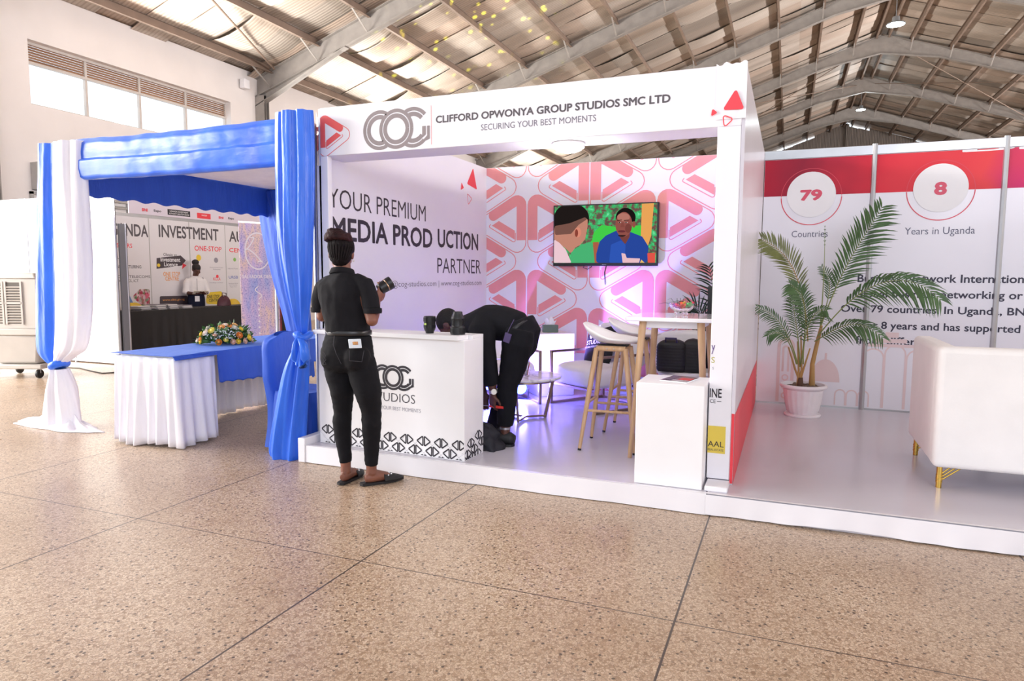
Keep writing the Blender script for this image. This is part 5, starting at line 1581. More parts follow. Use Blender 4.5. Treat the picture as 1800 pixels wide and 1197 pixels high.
# --- man in black bending down behind the counter
m_skin = skin_mat('skin_dark', '#4a2c24', '#603a2e')
BM = 4.70
def Q(px_, py_, dy=0.0): return at(px_, py_, BM+dy)
t = thing('person', 'man in black bending far down behind the white counter, face hidden', 'person', (-1.98, 4.72, HP))
mx = V((0, 1, 0))
mb = MB()
fz = V((-0.5, 0.05, -0.86)).normalized()      # the way his face looks: down
mz_ = V((-0.86, 0.0, 0.5)).normalized(); mxx = fz.cross(mz_).normalized(); mz_ = mxx.cross(fz)
hm = Q(792, 572, 0.02)
hq2 = head(mb, hm, mxx, fz, mz_, 1.05)
mb.tube([hm, Q(822, 572, 0.02), Q(842, 572, 0.02)], [0.058, 0.06, 0.075], 14)
mb.tube([Q(840, 572, 0.02), Q(870, 568, 0.02), Q(905, 580, 0.02), Q(912, 600, 0.02)], [(0.15, 0.09), (0.15, 0.10), (0.14, 0.09), (0.13, 0.1)], 18, up=mx)
# near arm hangs down: shoulder, elbow, wrist, hand with a red tool
ns, ne, nw = Q(845, 585, -0.19), Q(858, 640, -0.2), Q(867, 692, -0.17)
mb.tube([ns, ne, ne.lerp(nw, 0.3), nw], [0.048, 0.042, 0.042, 0.028], 12)
hand(mb, nw, V((-0.15, 0.15, -1)), V((0.5, 0.8, 0.1)), 1, curl=(0.5, 0.7, 0.6), s=1.05)
fs_, fe_, fw_ = Q(835, 585, 0.2), Q(838, 640, 0.2), Q(850, 690, 0.12)
mb.tube([fs_, fe_, fw_], [0.048, 0.042, 0.028], 12)
hand(mb, fw_, V((0.1, -0.1, -1)), V((0.2, -0.9, 0)), -1, curl=(0.5, 0.7, 0.6), s=1.05)
nh, nkn, nan = Q(912, 605, -0.1), Q(893, 678, -0.12), Q(888, 752, -0.1)
fh, fkn, fan = Q(912, 605, 0.13), Q(892, 678, 0.14), Q(868, 752, 0.15)
for a, b, c in ((nh, nkn, nan), (fh, fkn, fan)):
    mb.tube([a, a.lerp(b, 0.5), b, b.lerp(c, 0.35), c, V((c.x, c.y, HP+0.06))], [0.085, 0.075, 0.058, 0.056, 0.038, 0.036], 14)
    mb.tube([V((c.x+0.05, c.y, HP+0.045)), V((c.x-0.02, c.y-0.005, HP+0.05)), V((c.x-0.1, c.y-0.03, HP+0.04)), V((c.x-0.17, c.y-0.05, HP+0.032))], [(0.03, 0.03), (0.036, 0.035), (0.04, 0.026), (0.034, 0.018)], 12, up=mx)
melt(mb, 'body', m_skin, t, 0.0065, 3)
trs = cloth_mat('black_trousers', '#0c0c13')
mb = MB()
mb.tube([Q(912, 566, 0.02), Q(920, 582, 0.02), Q(915, 606, 0.02), Q(908, 622, 0.02)], [(0.165, 0.115), (0.175, 0.125), (0.17, 0.12), (0.14, 0.10)], 22, up=mx)
for tp, kn, an, dy in ((nh, nkn, nan, 0), (fh, fkn, fan, 0)):
    mb.tube([tp+V((0.0, 0.02 if tp.y < 4.7 else -0.02, 0.10)), tp+V((-0.01, 0, 0.0)), tp.lerp(kn, 0.55), kn, kn.lerp(an, 0.5), an+V((0.0, 0, 0.02))], [0.11, 0.118, 0.098, 0.078, 0.07, 0.064], 18)
tr_ = melt(mb, 'trousers', trs, t, 0.008, 12, wrinkle=0.006, wscale=7, stretch=(1, 1, 1.8))
shm = cloth_mat('black_work_shirt', '#0f0f15')
mb = MB()
mb.tube([Q(812, 574, 0.02), Q(832, 572, 0.02), Q(858, 566, 0.02), Q(885, 568, 0.02), Q(905, 574, 0.02), Q(918, 590, 0.02)],
        [(0.09, 0.075), (0.2, 0.105), (0.205, 0.135), (0.19, 0.135), (0.175, 0.125), (0.165, 0.11)], 26, up=mx)
mb.tube([Q(852, 560, -0.08), Q(848, 580, -0.15), Q(851, 604, -0.18), Q(858, 640, -0.19), Q(864, 676, -0.17)], [0.085, 0.1, 0.088, 0.070, 0.055], 16)
mb.tube([Q(836, 578, 0.16), Q(838, 600, 0.2), Q(838, 640, 0.2), Q(846, 676, 0.15)], [0.085, 0.08, 0.066, 0.052], 16)
sh2 = melt(mb, 'shirt', shm, t, 0.008, 12, wrinkle=0.009, wscale=6, stretch=(1, 1, 1))
mb = MB()
wd = (Q(926, 572, 0.02)-Q(906, 590, 0.02))
wc = Q(916, 578, 0.02); wdir = (Q(935, 555, 0.02)-Q(905, 588, 0.02)).normalized(); wn = V((0, 1, 0))
beltm = mat('belt_leather2', '#141318', 0.4)
mb.tube([wc+wdir*(0.122*cos(2*PI*i/36))+wn*(0.178*sin(2*PI*i/36)) for i in range(36)], [(0.003, 0.014)]*36, 8, closed=True, up=wdir)
mb.build('belt', beltm, t, smooth=True)
mb = MB()
Rm = Matrix((mxx, fz, mz_)).transposed()
mb.ball(hq2(0, -0.018, 0.042), (0.083, 0.100, 0.088), 22, 14, Rm); mb.ball(hq2(0, -0.045, 0.0), (0.074, 0.066, 0.07), 18, 12, Rm)
melt(mb, 'hair', mat('short_black_hair', '#131012', 0.8, bump=0.6, bs=140), t, 0.006, 2)
shoem = mat('black_canvas_shoe', '#17161a', 0.6, var=0.1)
for c in (nan, fan):
    mb = MB()
    mb.tube([V((c.x+0.075, c.y, HP+0.05)), V((c.x+0.04, c.y, HP+0.055)), V((c.x-0.03, c.y-0.005, HP+0.06)), V((c.x-0.1, c.y-0.03, HP+0.048)), V((c.x-0.17, c.y-0.05, HP+0.038)), V((c.x-0.205, c.y-0.06, HP+0.03))],
            [(0.03, 0.035), (0.042, 0.05), (0.044, 0.054), (0.05, 0.042), (0.044, 0.03), (0.025, 0.018)], 16, up=mx)
    so = mb.build('shoe', shoem, t, smooth=True, angle=80)
    mb = MB(); pl = [(0.08, 0.0), (0.06, 0.035), (-0.03, 0.042), (-0.11, 0.05), (-0.18, 0.044), (-0.215, 0.02), (-0.215, -0.02), (-0.18, -0.044), (-0.11, -0.05), (-0.03, -0.042), (0.06, -0.035)]
    mb.prism(pl[::-1], (c.x, c.y-0.02, HP+0.002), V((1, 0.22, 0)).normalized(), V((-0.22, 1, 0)).normalized(), 0.018); mb.build('sole', black, so, fix=True)
mb = MB(); mb.lathe([(0.036, -0.008), (0.04, -0.008), (0.041, 0.008), (0.036, 0.008)], nan+ZV*0.0, 20, axis=ZV); mb.build('beaded_anklet', mat('silver_beads', '#a8a8b0', 0.3, metal=0.7), t, smooth=True)
# watch, lanyard card, red tool
mb = MB(); mb.lathe([(0.031, -0.012), (0.035, -0.012), (0.035, 0.012), (0.031, 0.012)], nw+V((0, 0, 0.02)), 20, axis=(nw-ne)); wb = mb.build('watch', alu, t, smooth=True)
mb = MB(); mb.lathe([(0, -0.004), (0.02, -0.004), (0.022, 0.0), (0.02, 0.006), (0, 0.007)], nw+V((0.02, -0.034, 0.02)), 20, axis=(0.5, -0.85, 0)); mb.build('watch_face', mat('watch_dial', '#e6e4dc', 0.15), wb, smooth=True)
mb = MB(); kp = Q(892, 594, -0.21); mb.tube([kp+V((0.03, 0.05, 0.13)), kp+V((0.01, 0, 0.06)), kp+V((0, 0, 0.03))], 0.003, 6); mb.obox(kp, (0.025, 0.006, 0.034), Matrix.Rotation(0.3, 3, 'Y')); mb.build('key_fob', mat('purple_fob', '#4a3a6a', 0.35), t, bevel=0.004)
rp = nw+V((0.01, 0.01, -0.10))
t = thing('hand_tool', 'small red handled tool in the hand of the bending man', 'tool', rp)
mb = MB(); mb.tube([rp+V((-0.05, 0.02, 0.0)), rp+V((0.03, -0.01, 0.003)), rp+V((0.075, -0.02, 0.004))], [0.009, 0.011, 0.009], 12); mb.build('handle', mat('red_plastic', '#e8402c', 0.35), t, smooth=True)
mb = MB(); mb.tube([rp+V((-0.05, 0.02, 0.0)), rp+V((-0.11, 0.04, -0.005))], 0.003, 8); mb.build('shaft', alu, t)
# black bag on the platform behind the counter
bg = V((-1.985, 4.47, HP+0.001))
t = thing('bag', 'soft black bag on the platform at the end of the counter, by the man\'s shoes', 'bag', bg)
def bagsh(u, v):
    a = 2*PI*u
    w_ = 0.12-0.05*v; d_ = 0.10-0.03*v
    k = 1 if v < 0.8 else max(0.02, 1-((v-0.8)/0.2)**2)
    n_ = 1+0.35*mnoise.noise(V((cos(a)*2, sin(a)*2, v*4)))
    return bg+V((-0.01-0.05*v+w_*cos(a)*k*n_, d_*sin(a)*k*n_, 0.19*v*(1+0.25*mnoise.noise(V((cos(a)*2, sin(a)*2, 5))))))
mb = MB(); mb.grid(bagsh, 28, 20, closed=True); mb.build('body', mat('soft_black_bag', '#1c1b24', 0.7, bump=0.2, bs=30), t, smooth=True, angle=180)
mb = MB(); mb.tube([bg+V((-0.1, 0, 0.15)), bg+V((-0.07, -0.03, 0.22)), bg+V((-0.01, 0, 0.15))], 0.008, 8); mb.build('handle', black, t, smooth=True)

# ------------------------------------------------------------------ blue and white draped frame on the left
def satin(name, c1, c2, rough=0.32, st=(2, 2, 0.5), bm=0.35):
    k = NT(name)
    nz = k.n('ShaderNodeTexNoise', Scale=2.5, Detail=3); k.l(k.coord((3, 3, 0.6)), nz.inputs['Vector'])
    k.l(k.ramp(nz.outputs['Fac'], [(0.3, c1), (0.7, c2)]), k.b.inputs['Base Color'])
    k.b.inputs['Roughness'].default_value = rough
    k.b.inputs['Sheen Weight'].default_value = 0.3
    k.b.inputs['Sheen Tint'].default_value = srgb('#9cc0ff') if c1 < '#a' else (1, 1, 1, 1)
    n2 = k.n('ShaderNodeTexNoise', Scale=7, Detail=4); k.l(k.coord(st), n2.inputs['Vector'])
    k.bump(n2.outputs['Fac'], bm, 0.03)
    return k.m
blue = satin('blue_satin', '#1e5ad6', '#2f74f2')
blue_v = satin('blue_valance_satin', '#1e5ad6', '#2f74f2', 0.3, (0.5, 0.5, 1.6), 0.2)
blue_d = satin('blue_cotton', '#1d4fc0', '#2457c8', 0.6)
sheer = satin('white_drape', '#ece9f4', '#f6f4fa', 0.6)
t = gz = thing('gazebo', 'square open gazebo draped in blue and white satin, left of the white booth', 'gazebo', (-4.75, 5.6, 0))
GX0, GX1, GY0, GY1 = -6.22, -3.42, 4.16, 7.12
for x, y in ((GX0, GY0), (GX1, GY0), (GX0, GY1), (GX1, GY1)):
    mb = MB(); mb.tube([(x, y, 0.001), (x, y, 2.52)], 0.02, 10); mb.build('pole', alu, t, smooth=True)
for a, b in (((GX0, GY0), (GX1, GY0)), ((GX0, GY1), (GX1, GY1)), ((GX0, GY0), (GX0, GY1)), ((GX1, GY0), (GX1, GY1))):
    mb = MB(); mb.tube([(a[0], a[1], 2.5), (b[0], b[1], 2.5)], 0.018, 8); mb.build('top_bar', alu, t, smooth=True)
def N(x, y, z, s=1.0): return mnoise.noise(V((x, y, z))*s)
def valance(u, v):
    x = -5.80+2.36*u
    prof = [(0.10, 2.535), (0.0, 2.545), (-0.035, 2.50), (-0.04, 2.42), (-0.035, 2.365), (-0.055, 2.355), (-0.055, 2.29), (-0.045, 2.215), (-0.02, 2.195), (0.08, 2.21)]
    f = v*(len(prof)-1); i = min(int(f), len(prof)-2); q = f-i
    y, z = prof[i][0]+(prof[i+1][0]-prof[i][0])*q, prof[i][1]+(prof[i+1][1]-prof[i][1])*q
    k = 1 if 0.05 < v < 0.95 else 0
    return V((x, GY0-0.02+y+k*0.010*N(x*2.2, v*2, 1)+k*0.003*N(x*9, v*5, 3), z-0.015*sin(PI*u)+0.008*N(x*6, 3, v*2)))
mb = MB(); mb.grid(valance, 90, 40); mb.build('valance', blue_v, t, smooth=True, angle=180)
za, zb_ = 2.12, 2.12
def sidev(u, v):
    y = GY0+0.03+(GY1-GY0)*u
    z = 2.49-(2.49-za)*v+(0.012*sin(y*24) if v > 0.8 else 0)
    return V((GX0+0.03+0.012*N(y*5, z*3, 2)+0.01*sin(y*9), y, z))
mb = MB(); mb.grid(sidev, 90, 10); mb.build('valance', blue_d, t, smooth=True, angle=180, solid=0.004)
def backv(u, v):
    x = GX0+0.03+(GX1-GX0-0.06)*u
    return V((x, GY1-0.02+0.012*N(x*5, v*3, 2)+0.01*sin(x*9), 2.49-0.35*v))
mb = MB(); mb.grid(backv, 60, 8); mb.build('valance', blue_d, t, smooth=True, angle=180, solid=0.004)
def ceil_(u, v):
    x = GX0+0.05+(GX1-GX0-0.1)*u; y = GY0+0.05+(GY1-GY0-0.1)*v
    s = sin(PI*u)*sin(PI*v)
    return V((x, y, 2.47-0.06*s-0.025*abs(sin(x*7+0.8*N(x, y, 0)))*min(1, 4*sin(PI*u))))
mb = MB(); mb.grid(ceil_, 70, 30); mb.build('canopy_cloth', sheer, t, smooth=True, angle=180, solid=0.003)
def bundle(mb, rows, Y, dep, n, amp, seed, nu=72, sub=5, twist=0.0):
    """closed hanging cloth: rows of (y pixel, left, right) at depth Y; folds run down it"""
    R = []
    for py, a, b in rows:
        p, q = at(a, py, Y), at(b, py, Y)
        R.append(((p.x+q.x)/2, (p.z+q.z)/2, abs(q.x-p.x)/2))
    def cr(a, b, c, d, s):
        return 0.5*((2*b)+(-a+c)*s+(2*a-5*b+4*c-d)*s*s+(-a+3*b-3*c+d)*s**3)
    rows2 = []
    for i in range(len(R)-1):
        P_ = [R[max(0, i-1)], R[i], R[i+1], R[min(len(R)-1, i+2)]]
        for s in range(sub):
            rows2.append(tuple(cr(P_[0][k], P_[1][k], P_[2][k], P_[3][k], s/sub) for k in range(3)))
    rows2.append(R[-1])
    m = len(rows2)-1
    def fn(u, v):
        i = int(round(v*m)); x, z, w = rows2[i]
        a = 2*PI*u
        z0 = rows2[0][1]
        f = 1+amp*sin(n*a+seed+1.6*N(seed, z*1.3, a*0.3)+twist*z)+0.5*amp*sin((2*n+1)*a+seed*2+z)
        d = dep*(0.35+0.65*min(1, w/0.14))
        return V((x+w*cos(a)*(1+amp*0.25*sin(n*a+seed)), Y+d*sin(a)*f, z+0.012*sin(n*a)*(1 if i == m else 0)))
    mb.grid(fn, nu, m, closed=True)
YC = 4.10
mb = MB(); bundle(mb, [(197, 489, 548), (230, 488, 550), (300, 488, 551), (380, 490, 550), (450, 496, 548), (510, 506, 546), (560, 518, 541), (588, 527, 539)], YC, 0.075, 7, 0.20, 1.3); mb.build('curtain', blue, t, smooth=True, angle=180)
mb = MB(); bundle(mb, [(594, 526, 540), (620, 515, 541), (650, 503, 541), (690, 494, 539), (730, 487, 537), (765, 481, 535), (795, 478, 533), (811, 486, 529)], YC-0.02, 0.09, 6, 0.22, 0.4); mb.build('curtain', blue, t, smooth=True, angle=180)
kp = at(533, 590, YC-0.06)
mb = MB(); mb.tube([kp+V((0.045*cos(a), 0.06*sin(a), 0.012*sin(2*a))) for a in [2*PI*i/14 for i in range(14)]], 0.024, 10, closed=True); mb.ball(kp+V((0.0, -0.05, 0.0)), (0.03, 0.03, 0.035), 12, 8)
for s in (-1, 1):
    mb.tube([kp+V((0, -0.05, 0)), kp+V((0.03+0.035*s, -0.075, -0.06)), kp+V((0.035+0.05*s, -0.08, -0.16)), kp+V((0.03+0.02*s, -0.07, -0.22)), kp+V((0.02, -0.055, -0.1)), kp+V((0, -0.05, 0))], [(0.012, 0.02), (0.02, 0.034), (0.022, 0.04), (0.018, 0.036), (0.012, 0.02), (0.01, 0.015)], 10)
mb.build('tie', blue, t, smooth=True, angle=90)
YL = 4.14
mb = MB(); bundle(mb, [(254, 71, 104), (300, 70, 103), (400, 68, 104), (500, 66, 106), (580, 66, 106), (615, 68, 106), (633, 80, 105), (640, 92, 106)], YL, 0.07, 4, 0.16, 2.1); mb.build('curtain', blue, t, smooth=True, angle=180)
mb = MB(); bundle(mb, [(250, 101, 149), (300, 101, 149), (380, 102, 154), (460, 104, 158), (530, 105, 158), (580, 105, 154), (612, 104, 146), (628, 102, 126), (642, 98, 110)], YL-0.015, 0.09, 7, 0.16, 0.2); mb.build('curtain', sheer, t, smooth=True, angle=180)
kp = at(104, 641, YL-0.03)
mb = MB(); mb.tube([kp+V((0.05*cos(a), 0.06*sin(a), 0.02*cos(a))) for a in [2*PI*i/14 for i in range(14)]], (0.034), 10, closed=True); mb.build('tie', blue, t, smooth=True)
mb = MB(); bundle(mb, [(648, 96, 114), (670, 93, 123), (695, 89, 130), (720, 85, 135), (738, 83, 138), (746, 84, 136)], YL-0.02, 0.10, 7, 0.18, 1.1); mb.build('curtain', sheer, t, smooth=True, angle=180)
tl, tm, tr_e = at(33, 744, 4.1), at(110, 742, 4.1), at(178, 738, 4.1)
def train(u, v):
    a = 2*PI*u; r = v
    A = (tr_e.x-tm.x) if cos(a) > 0 else (tm.x-tl.x)
    lobe = 1+0.06*sin(5*a+1)+0.04*sin(9*a)
    dep = 0.15*(0.55+0.45*abs(sin(a)))
    z = 0.20*max(0, 1-r*1.9)**1.3+0.060*(1-r**3)*(0.75+0.35*sin(a*6+4*r)+0.25*sin(a*11+9*r))
    return V((tm.x+A*cos(a)*r*lobe, YL-0.03+dep*sin(a)*r*lobe-0.03*abs(cos(a))*r, 0.003+max(0, z)))
mb = MB(); mb.grid(train, 90, 24, closed=True); mb.build('train', sheer, t, smooth=True, angle=180, solid=0.003)
# curtain pulled in from the far corner of the frame
mb = MB(); bundle(mb, [(334, 456, 540), (380, 457, 540), (440, 468, 540), (500, 483, 540), (560, 500, 545), (600, 508, 548), (660, 512, 552)], 7.02, 0.06, 9, 0.2, 0.7); mb.build('curtain', blue_d, t, smooth=True, angle=180)
mb = MB(); bundle(mb, [(334, 470, 560), (370, 478, 548), (402, 486, 520), (410, 490, 506)], 6.95, 0.08, 6, 0.25, 2.0); mb.build('swag', blue_d, t, smooth=True, angle=180)

# ------------------------------------------------------------------ registration table with cloth, skirt, flowers, covered chair
TX0_, TX1_, TY0_, TY1_, TZ_ = -5.10, -4.47, 3.93, 6.0, 0.745
t = thing('table', 'long table under the blue cloth inside the draped frame', 'table', (-4.78, 5.0, 0))
mb = MB(); mb.box(TX0_+0.02, TX1_-0.02, TY0_+0.02, TY1_-0.02, TZ_-0.025, TZ_-0.004); mb.build('tabletop', white, t)
for x, y in ((TX0_+0.06, TY0_+0.12), (TX1_-0.07, TY0_+0.12), (TX0_+0.06, TY1_-0.1), (TX1_-0.07, TY1_-0.1)):
    mb = MB(); mb.tube([(x, y, 0.001), (x, y, TZ_-0.026)], 0.014, 8); mb.build('leg', lgrey, t, smooth=True)
zl = [atx(372, 674, TX1_).z, atx(418, 672, TX1_).z, atx(466, 649, TX1_).z]
def clothf(u, v):
    """v: 0 far left edge of the top, 0.55 right edge, then the hanging side"""
    y = TY0_-0.034+(TY1_-TY0_+0.045)*u
    wob = 0.004*N(y*3, v*5, 0)
    if v <= 0.5: return V((TX0_-0.03+(TX1_-TX0_+0.06)*v/0.5, y, TZ_+wob))
    q = (v-0.5)/0.5
    s = max(0, min(1, (y-4.34)/1.3))
    low = zl[0]+(zl[2]-zl[0])*s - 0.035*sin(PI*s)
    low = low+0.012*abs(sin(y*28)) if y > 4.335 else TZ_-0.03
    return V((TX1_+0.03+0.02*q+0.012*q*sin(y*7)+0.006*N(y*6, q*3, 4), y, TZ_-(TZ_-low)*q))
mb = MB(); mb.grid(clothf, 150, 36)
o = mb.build('tablecloth', blue_d, None, smooth=True, angle=60, solid=0.004, origin=(-4.78, 5.0, TZ_))
tag(o, 'royal blue tablecloth with a scalloped hanging edge, under the flower arrangement', 'tablecloth')
path = [V((TX0_-0.01, TY1_, 0)), V((TX0_-0.01, TY0_-0.01, 0)), V((TX1_+0.01, TY0_-0.01, 0)), V((TX1_+0.01, 4.335, 0))]
segs = [(path[i+1]-path[i]).length for i in range(3)]; tot = sum(segs)
def skirtf(u, v):
    d = u*tot
    for i in range(3):
        if d <= segs[i] or i == 2: break
        d -= segs[i]
    dr = (path[i+1]-path[i]).normalized(); nr = V((dr.y, -dr.x, 0))
    p = path[i]+dr*d
    L = u*tot
    if 1 <= i:
        c = path[2]; k = max(0, 1-(p-c).length/0.12)
        nr = (nr+(V((TX1_+0.02, 0, 0))*0+V((1, -1, 0)).normalized())*k).normalized()
    f = sin(L*62+1.5*N(L*5, 0, 0))+0.5*sin(L*27+2)
    amp = 0.004+0.020*v
    fl = 0.028*v+0.02*v*sin(L*9)
    return V((p.x, p.y, TZ_-0.018-(TZ_-0.036)*v+(0.012*sin(L*13) if v > 0.98 else 0)))+nr*(fl+amp*f)
mb = MB(); mb.grid(skirtf, 420, 12)
o = mb.build('table_skirt', sheer, None, smooth=True, angle=180, solid=0.003, origin=(-4.78, 5.0, 0))
tag(o, 'white pleated skirt hanging round the end of the blue topped table', 'table skirt')
# chair in a blue cover
t = thing('covered_chair', 'chair in a fitted blue cover, tucked against the blue table behind the tied curtain', 'chair', (-4.0, 4.45, 0))
CXb = -3.80
def cback(u, v):
    a = 2*PI*u
    z = 0.02+0.88*v
    w = 0.25 if v > 0.62 else 0.25-0.045*sin(PI*min(1, v/0.62))
    w = w*(1-max(0, (v-0.88)/0.12)**3*0.35)
    d = 0.05+0.02*(1-v)
    ca, sa = cos(a), sin(a)
    sq = lambda q: abs(q)**0.5*(1 if q >= 0 else -1)
    k = 1 if v < 1 else 0.7
    bow = 0.05*(1-v)
    return V((CXb+d*sq(ca)*k-0.06*v*0+bow*0.3+0.004*N(z*8, u*9, 1), 4.44+w*sq(sa)*k, z+(0.03*(1-(sin(a)**2)) if v > 0.93 else 0)))
mb = MB(); mb.grid(cback, 40, 30, closed=True); mb.build('back_cover', blue_d, t, smooth=True, angle=180)
def cseat(u, v):
    a = 2*PI*u
    sq = lambda q: abs(q)**0.4*(1 if q >= 0 else -1)
    w = 0.215+0.035*(1-v)
    return V((-3.60+0.9*w*sq(cos(a))+0.006*sin(a*16)*(1-v), 4.44+w*sq(sin(a))+0.006*sin(a*16)*(1-v), 0.01+0.46*v))
mb = MB(); mb.grid(cseat, 64, 8, closed=True); mb.add([cseat(i/32, 1) for i in range(32)], [tuple(range(32))]); mb.build('seat_cover', blue_d, t, smooth=True, angle=60)
# flowers
fcx, fcy = -4.83, 4.83
t = thing('flower_arrangement', 'low dome of white, peach, orange and yellow roses with green leaves on the blue table', 'flowers', (fcx, fcy, TZ_+0.006))
rs = random.Random(9)
vd = V((-0.66, 0.75, 0)); vs_ = V((0.75, 0.66, 0))
def dome(a, e, k=1.0): return V((fcx, fcy, TZ_+0.02))+vs_*(0.235*k*cos(e)*cos(a))+vd*(0.19*k*cos(e)*sin(a))+ZV*(0.165*k*sin(e))
mb = MB(); mb.ball((fcx, fcy, TZ_+0.0065+0.055), (0.15, 0.14, 0.055), 16, 10); mb.build('foam', leafdk, t, smooth=True)
mb = MB()
lf = mat('bouquet_leaf', '#3f6b32', 0.5, var=0.45, vs=22)
for i in range(420):
    a, e = rs.uniform(0, 2*PI), math.asin(rs.uniform(0.0, 1))
    p = dome(a, e, rs.uniform(0.55, 0.98)); out = (p-V((fcx, fcy, TZ_))).normalized()
    d = (out+V((rs.uniform(-.9, .9), rs.uniform(-.9, .9), rs.uniform(-.3, .7)))).normalized()
    if p.z < TZ_+0.03 and d.z < 0: d.z = 0.05
    leaflet(mb, p, d, (out+ZV*0.1).normalized(), rs.uniform(0.04, 0.085), rs.uniform(0.006, 0.016), 0.1)
mb.build('foliage', lf, t)['kind'] = 'stuff'
mb = MB()
for i in range(170):
    a, e = rs.gauss(-PI/2, 0.6), rs.uniform(0.25, 1.0)
    p = dome(a, e, rs.uniform(0.95, 1.06)); mb.ball(p, 0.0055, 5, 4)
mb.build('gypsophila', mat('tiny_white_bloom', '#e8eef0', 0.7), t)['kind'] = 'stuff'
roses = ['#f2e2d2', '#f3a24c', '#f4d84a', '#f0c8b0', '#f6efe2', '#ef9340', '#f2e37a', '#f4b872', '#e8a27c']
def rose(p, out, r, c):
    mbx = MB()
    x = out.orthogonal().normalized(); y = out.cross(x)
    for k in range(3):
        for j in range(5):
            a = 2*PI*j/5+k*0.6
            dd = x*cos(a)+y*sin(a); sd = out.cross(dd)
            rr = r*(1-0.28*k)
            def pet(u, v):
                b = (u-0.5)*1.7
                return p+(dd*cos(b)+sd*sin(b))*(rr*(0.35+0.65*sin(v*1.9)))+out*(rr*(v*1.0-0.35+0.15*k)-rr*0.25*v*v*(2-k)*0.5)
            mbx.grid(pet, 5, 4)
    mbx.ball(p+out*(r*0.25), r*0.42, 8, 6)
    mbx.build('rose', mat('rose_'+c.strip('#'), c, 0.6, var=0.08, vs=30), t, smooth=True, angle=180)
fl = [(-2.95, 0.05, 0.030, 4), (-2.65, 0.22, 0.026, 1), (-2.6, -0.02, 0.024, 2), (-2.5, 0.6, 0.034, 0), (-2.2, 0.75, 0.034, 6), (-1.75, 0.03, 0.030, 1), (-1.95, 0.42, 0.026, 3), (-1.5, 0.2, 0.022, 6),
      (-1.25, 0.05, 0.026, 3), (-1.05, 0.02, 0.026, 2), (-0.75, 0.03, 0.028, 3), (-0.95, 0.42, 0.034, 5), (-0.45, 0.25, 0.032, 2), (-0.2, 0.08, 0.028, 3), (-1.75, 1.0, 0.032, 7), (-1.5, 1.25, 0.028, 0), (-0.9, 0.95, 0.028, 4),
      (-0.55, 0.8, 0.026, 2), (-1.1, 1.1, 0.026, 5), (-0.2, 0.5, 0.026, 4), (-2.9, 0.5, 0.026, 2), (0.6, 0.6, 0.03, 4), (1.4, 0.5, 0.03, 1), (2.3, 0.5, 0.03, 3), (0.2, 1.2, 0.03, 7), (3.0, 0.9, 0.03, 4)]
for a, e, r, c in fl:
    p = dome(a, e, 1.0); p.z = max(p.z, TZ_+0.035)
    rose(p, (p-V((fcx, fcy, TZ_+0.01))).normalized(), r, roses[c])

# ------------------------------------------------------------------ partitions, cooler, cable
t = thing('partition_wall', 'row of plain white partition panels behind the draped post and the air cooler', 'partition', (-11.4, 7.31, 0))
pw_ = mat('partition_white', '#f6f5f4', 0.5)
for i in range(4):
    x1 = -9.40-0.99*i
    mb = MB(); mb.box(x1-0.96, x1-0.03, 7.30, 7.325, 0.06, 2.53); mb.build('panel', pw_, t)
    mb = MB(); mb.tube([(x1, 7.31, 0.001), (x1, 7.31, 2.58)], 0.022, 8); mb.build('pole', alu, t, smooth=True)
mb = MB(); mb.box(-13.4, -9.40, 7.295, 7.33, 2.53, 2.575); mb.box(-13.4, -9.40, 7.295, 7.33, 0.02, 0.06); mb.build('rail', alu, t)
t = thing('partition_panel', 'narrow grey panel standing edge on beside the white partitions', 'partition', (-9.38, 7.7, 0))
mb = MB(); mb.box(-9.40, -9.37, 7.36, 7.455, 0.002, 2.14); mb.build('panel', mat('grey_panel', '#7d8086', 0.5), t)
mb = MB(); mb.tube([(-9.385, 7.472, 0.001), (-9.385, 7.472, 2.15)], 0.02, 8); mb.build('pole', alu, t, smooth=True)

cream = mat('cooler_plastic', '#b9b2aa', 0.5, var=0.04)
grill = mat('cooler_grille_dark', '#5d5750', 0.7)
t = ac_ = thing('air_cooler', 'beige wheeled air cooler with slatted grilles, by the white partitions', 'air cooler', (-9.5, 6.0, 0))
RA = Matrix.Rotation(0.36, 3, 'Z'); AO = V((-9.55, 6.05, 0))
def cb(name, c, e, m, parent=None, bev=0.012):
    mb = MB(); mb.obox(AO+RA @ V(c), e, RA); return mb.build(name, m, parent or ac_, bevel=bev)
cb('upper_case', (0, 0, 0.99), (0.36, 0.27, 0.33), cream)
mb = MB(); 
q0 = [AO+RA @ V((sx*0.37, sy*0.285, 0)) for sx, sy in ((-1, -1), (1, -1), (1, 1), (-1, 1))]; q1 = [AO+RA @ V((sx*0.31, sy*0.24, 0)) for sx, sy in ((-1, -1), (1, -1), (1, 1), (-1, 1))]
mb.hexa([(p.x, p.y) for p in q0], 1.32, 1.395, [(p.x, p.y) for p in q1]); mb.build('lid', cream, t, bevel=0.015)
cb('middle_band', (0, 0, 0.62), (0.375, 0.285, 0.045), cream)
mb = MB(); q0 = [AO+RA @ V((sx*0.27, sy*0.21, 0)) for sx, sy in ((-1, -1), (1, -1), (1, 1), (-1, 1))]; q1 = [AO+RA @ V((sx*0.34, sy*0.26, 0)) for sx, sy in ((-1, -1), (1, -1), (1, 1), (-1, 1))]
mb.hexa([(p.x, p.y) for p in q0], 0.19, 0.58, [(p.x, p.y) for p in q1]); mb.build('water_tank', cream, t, bevel=0.03)
cb('trolley', (0, 0, 0.155), (0.36, 0.27, 0.03), cream)
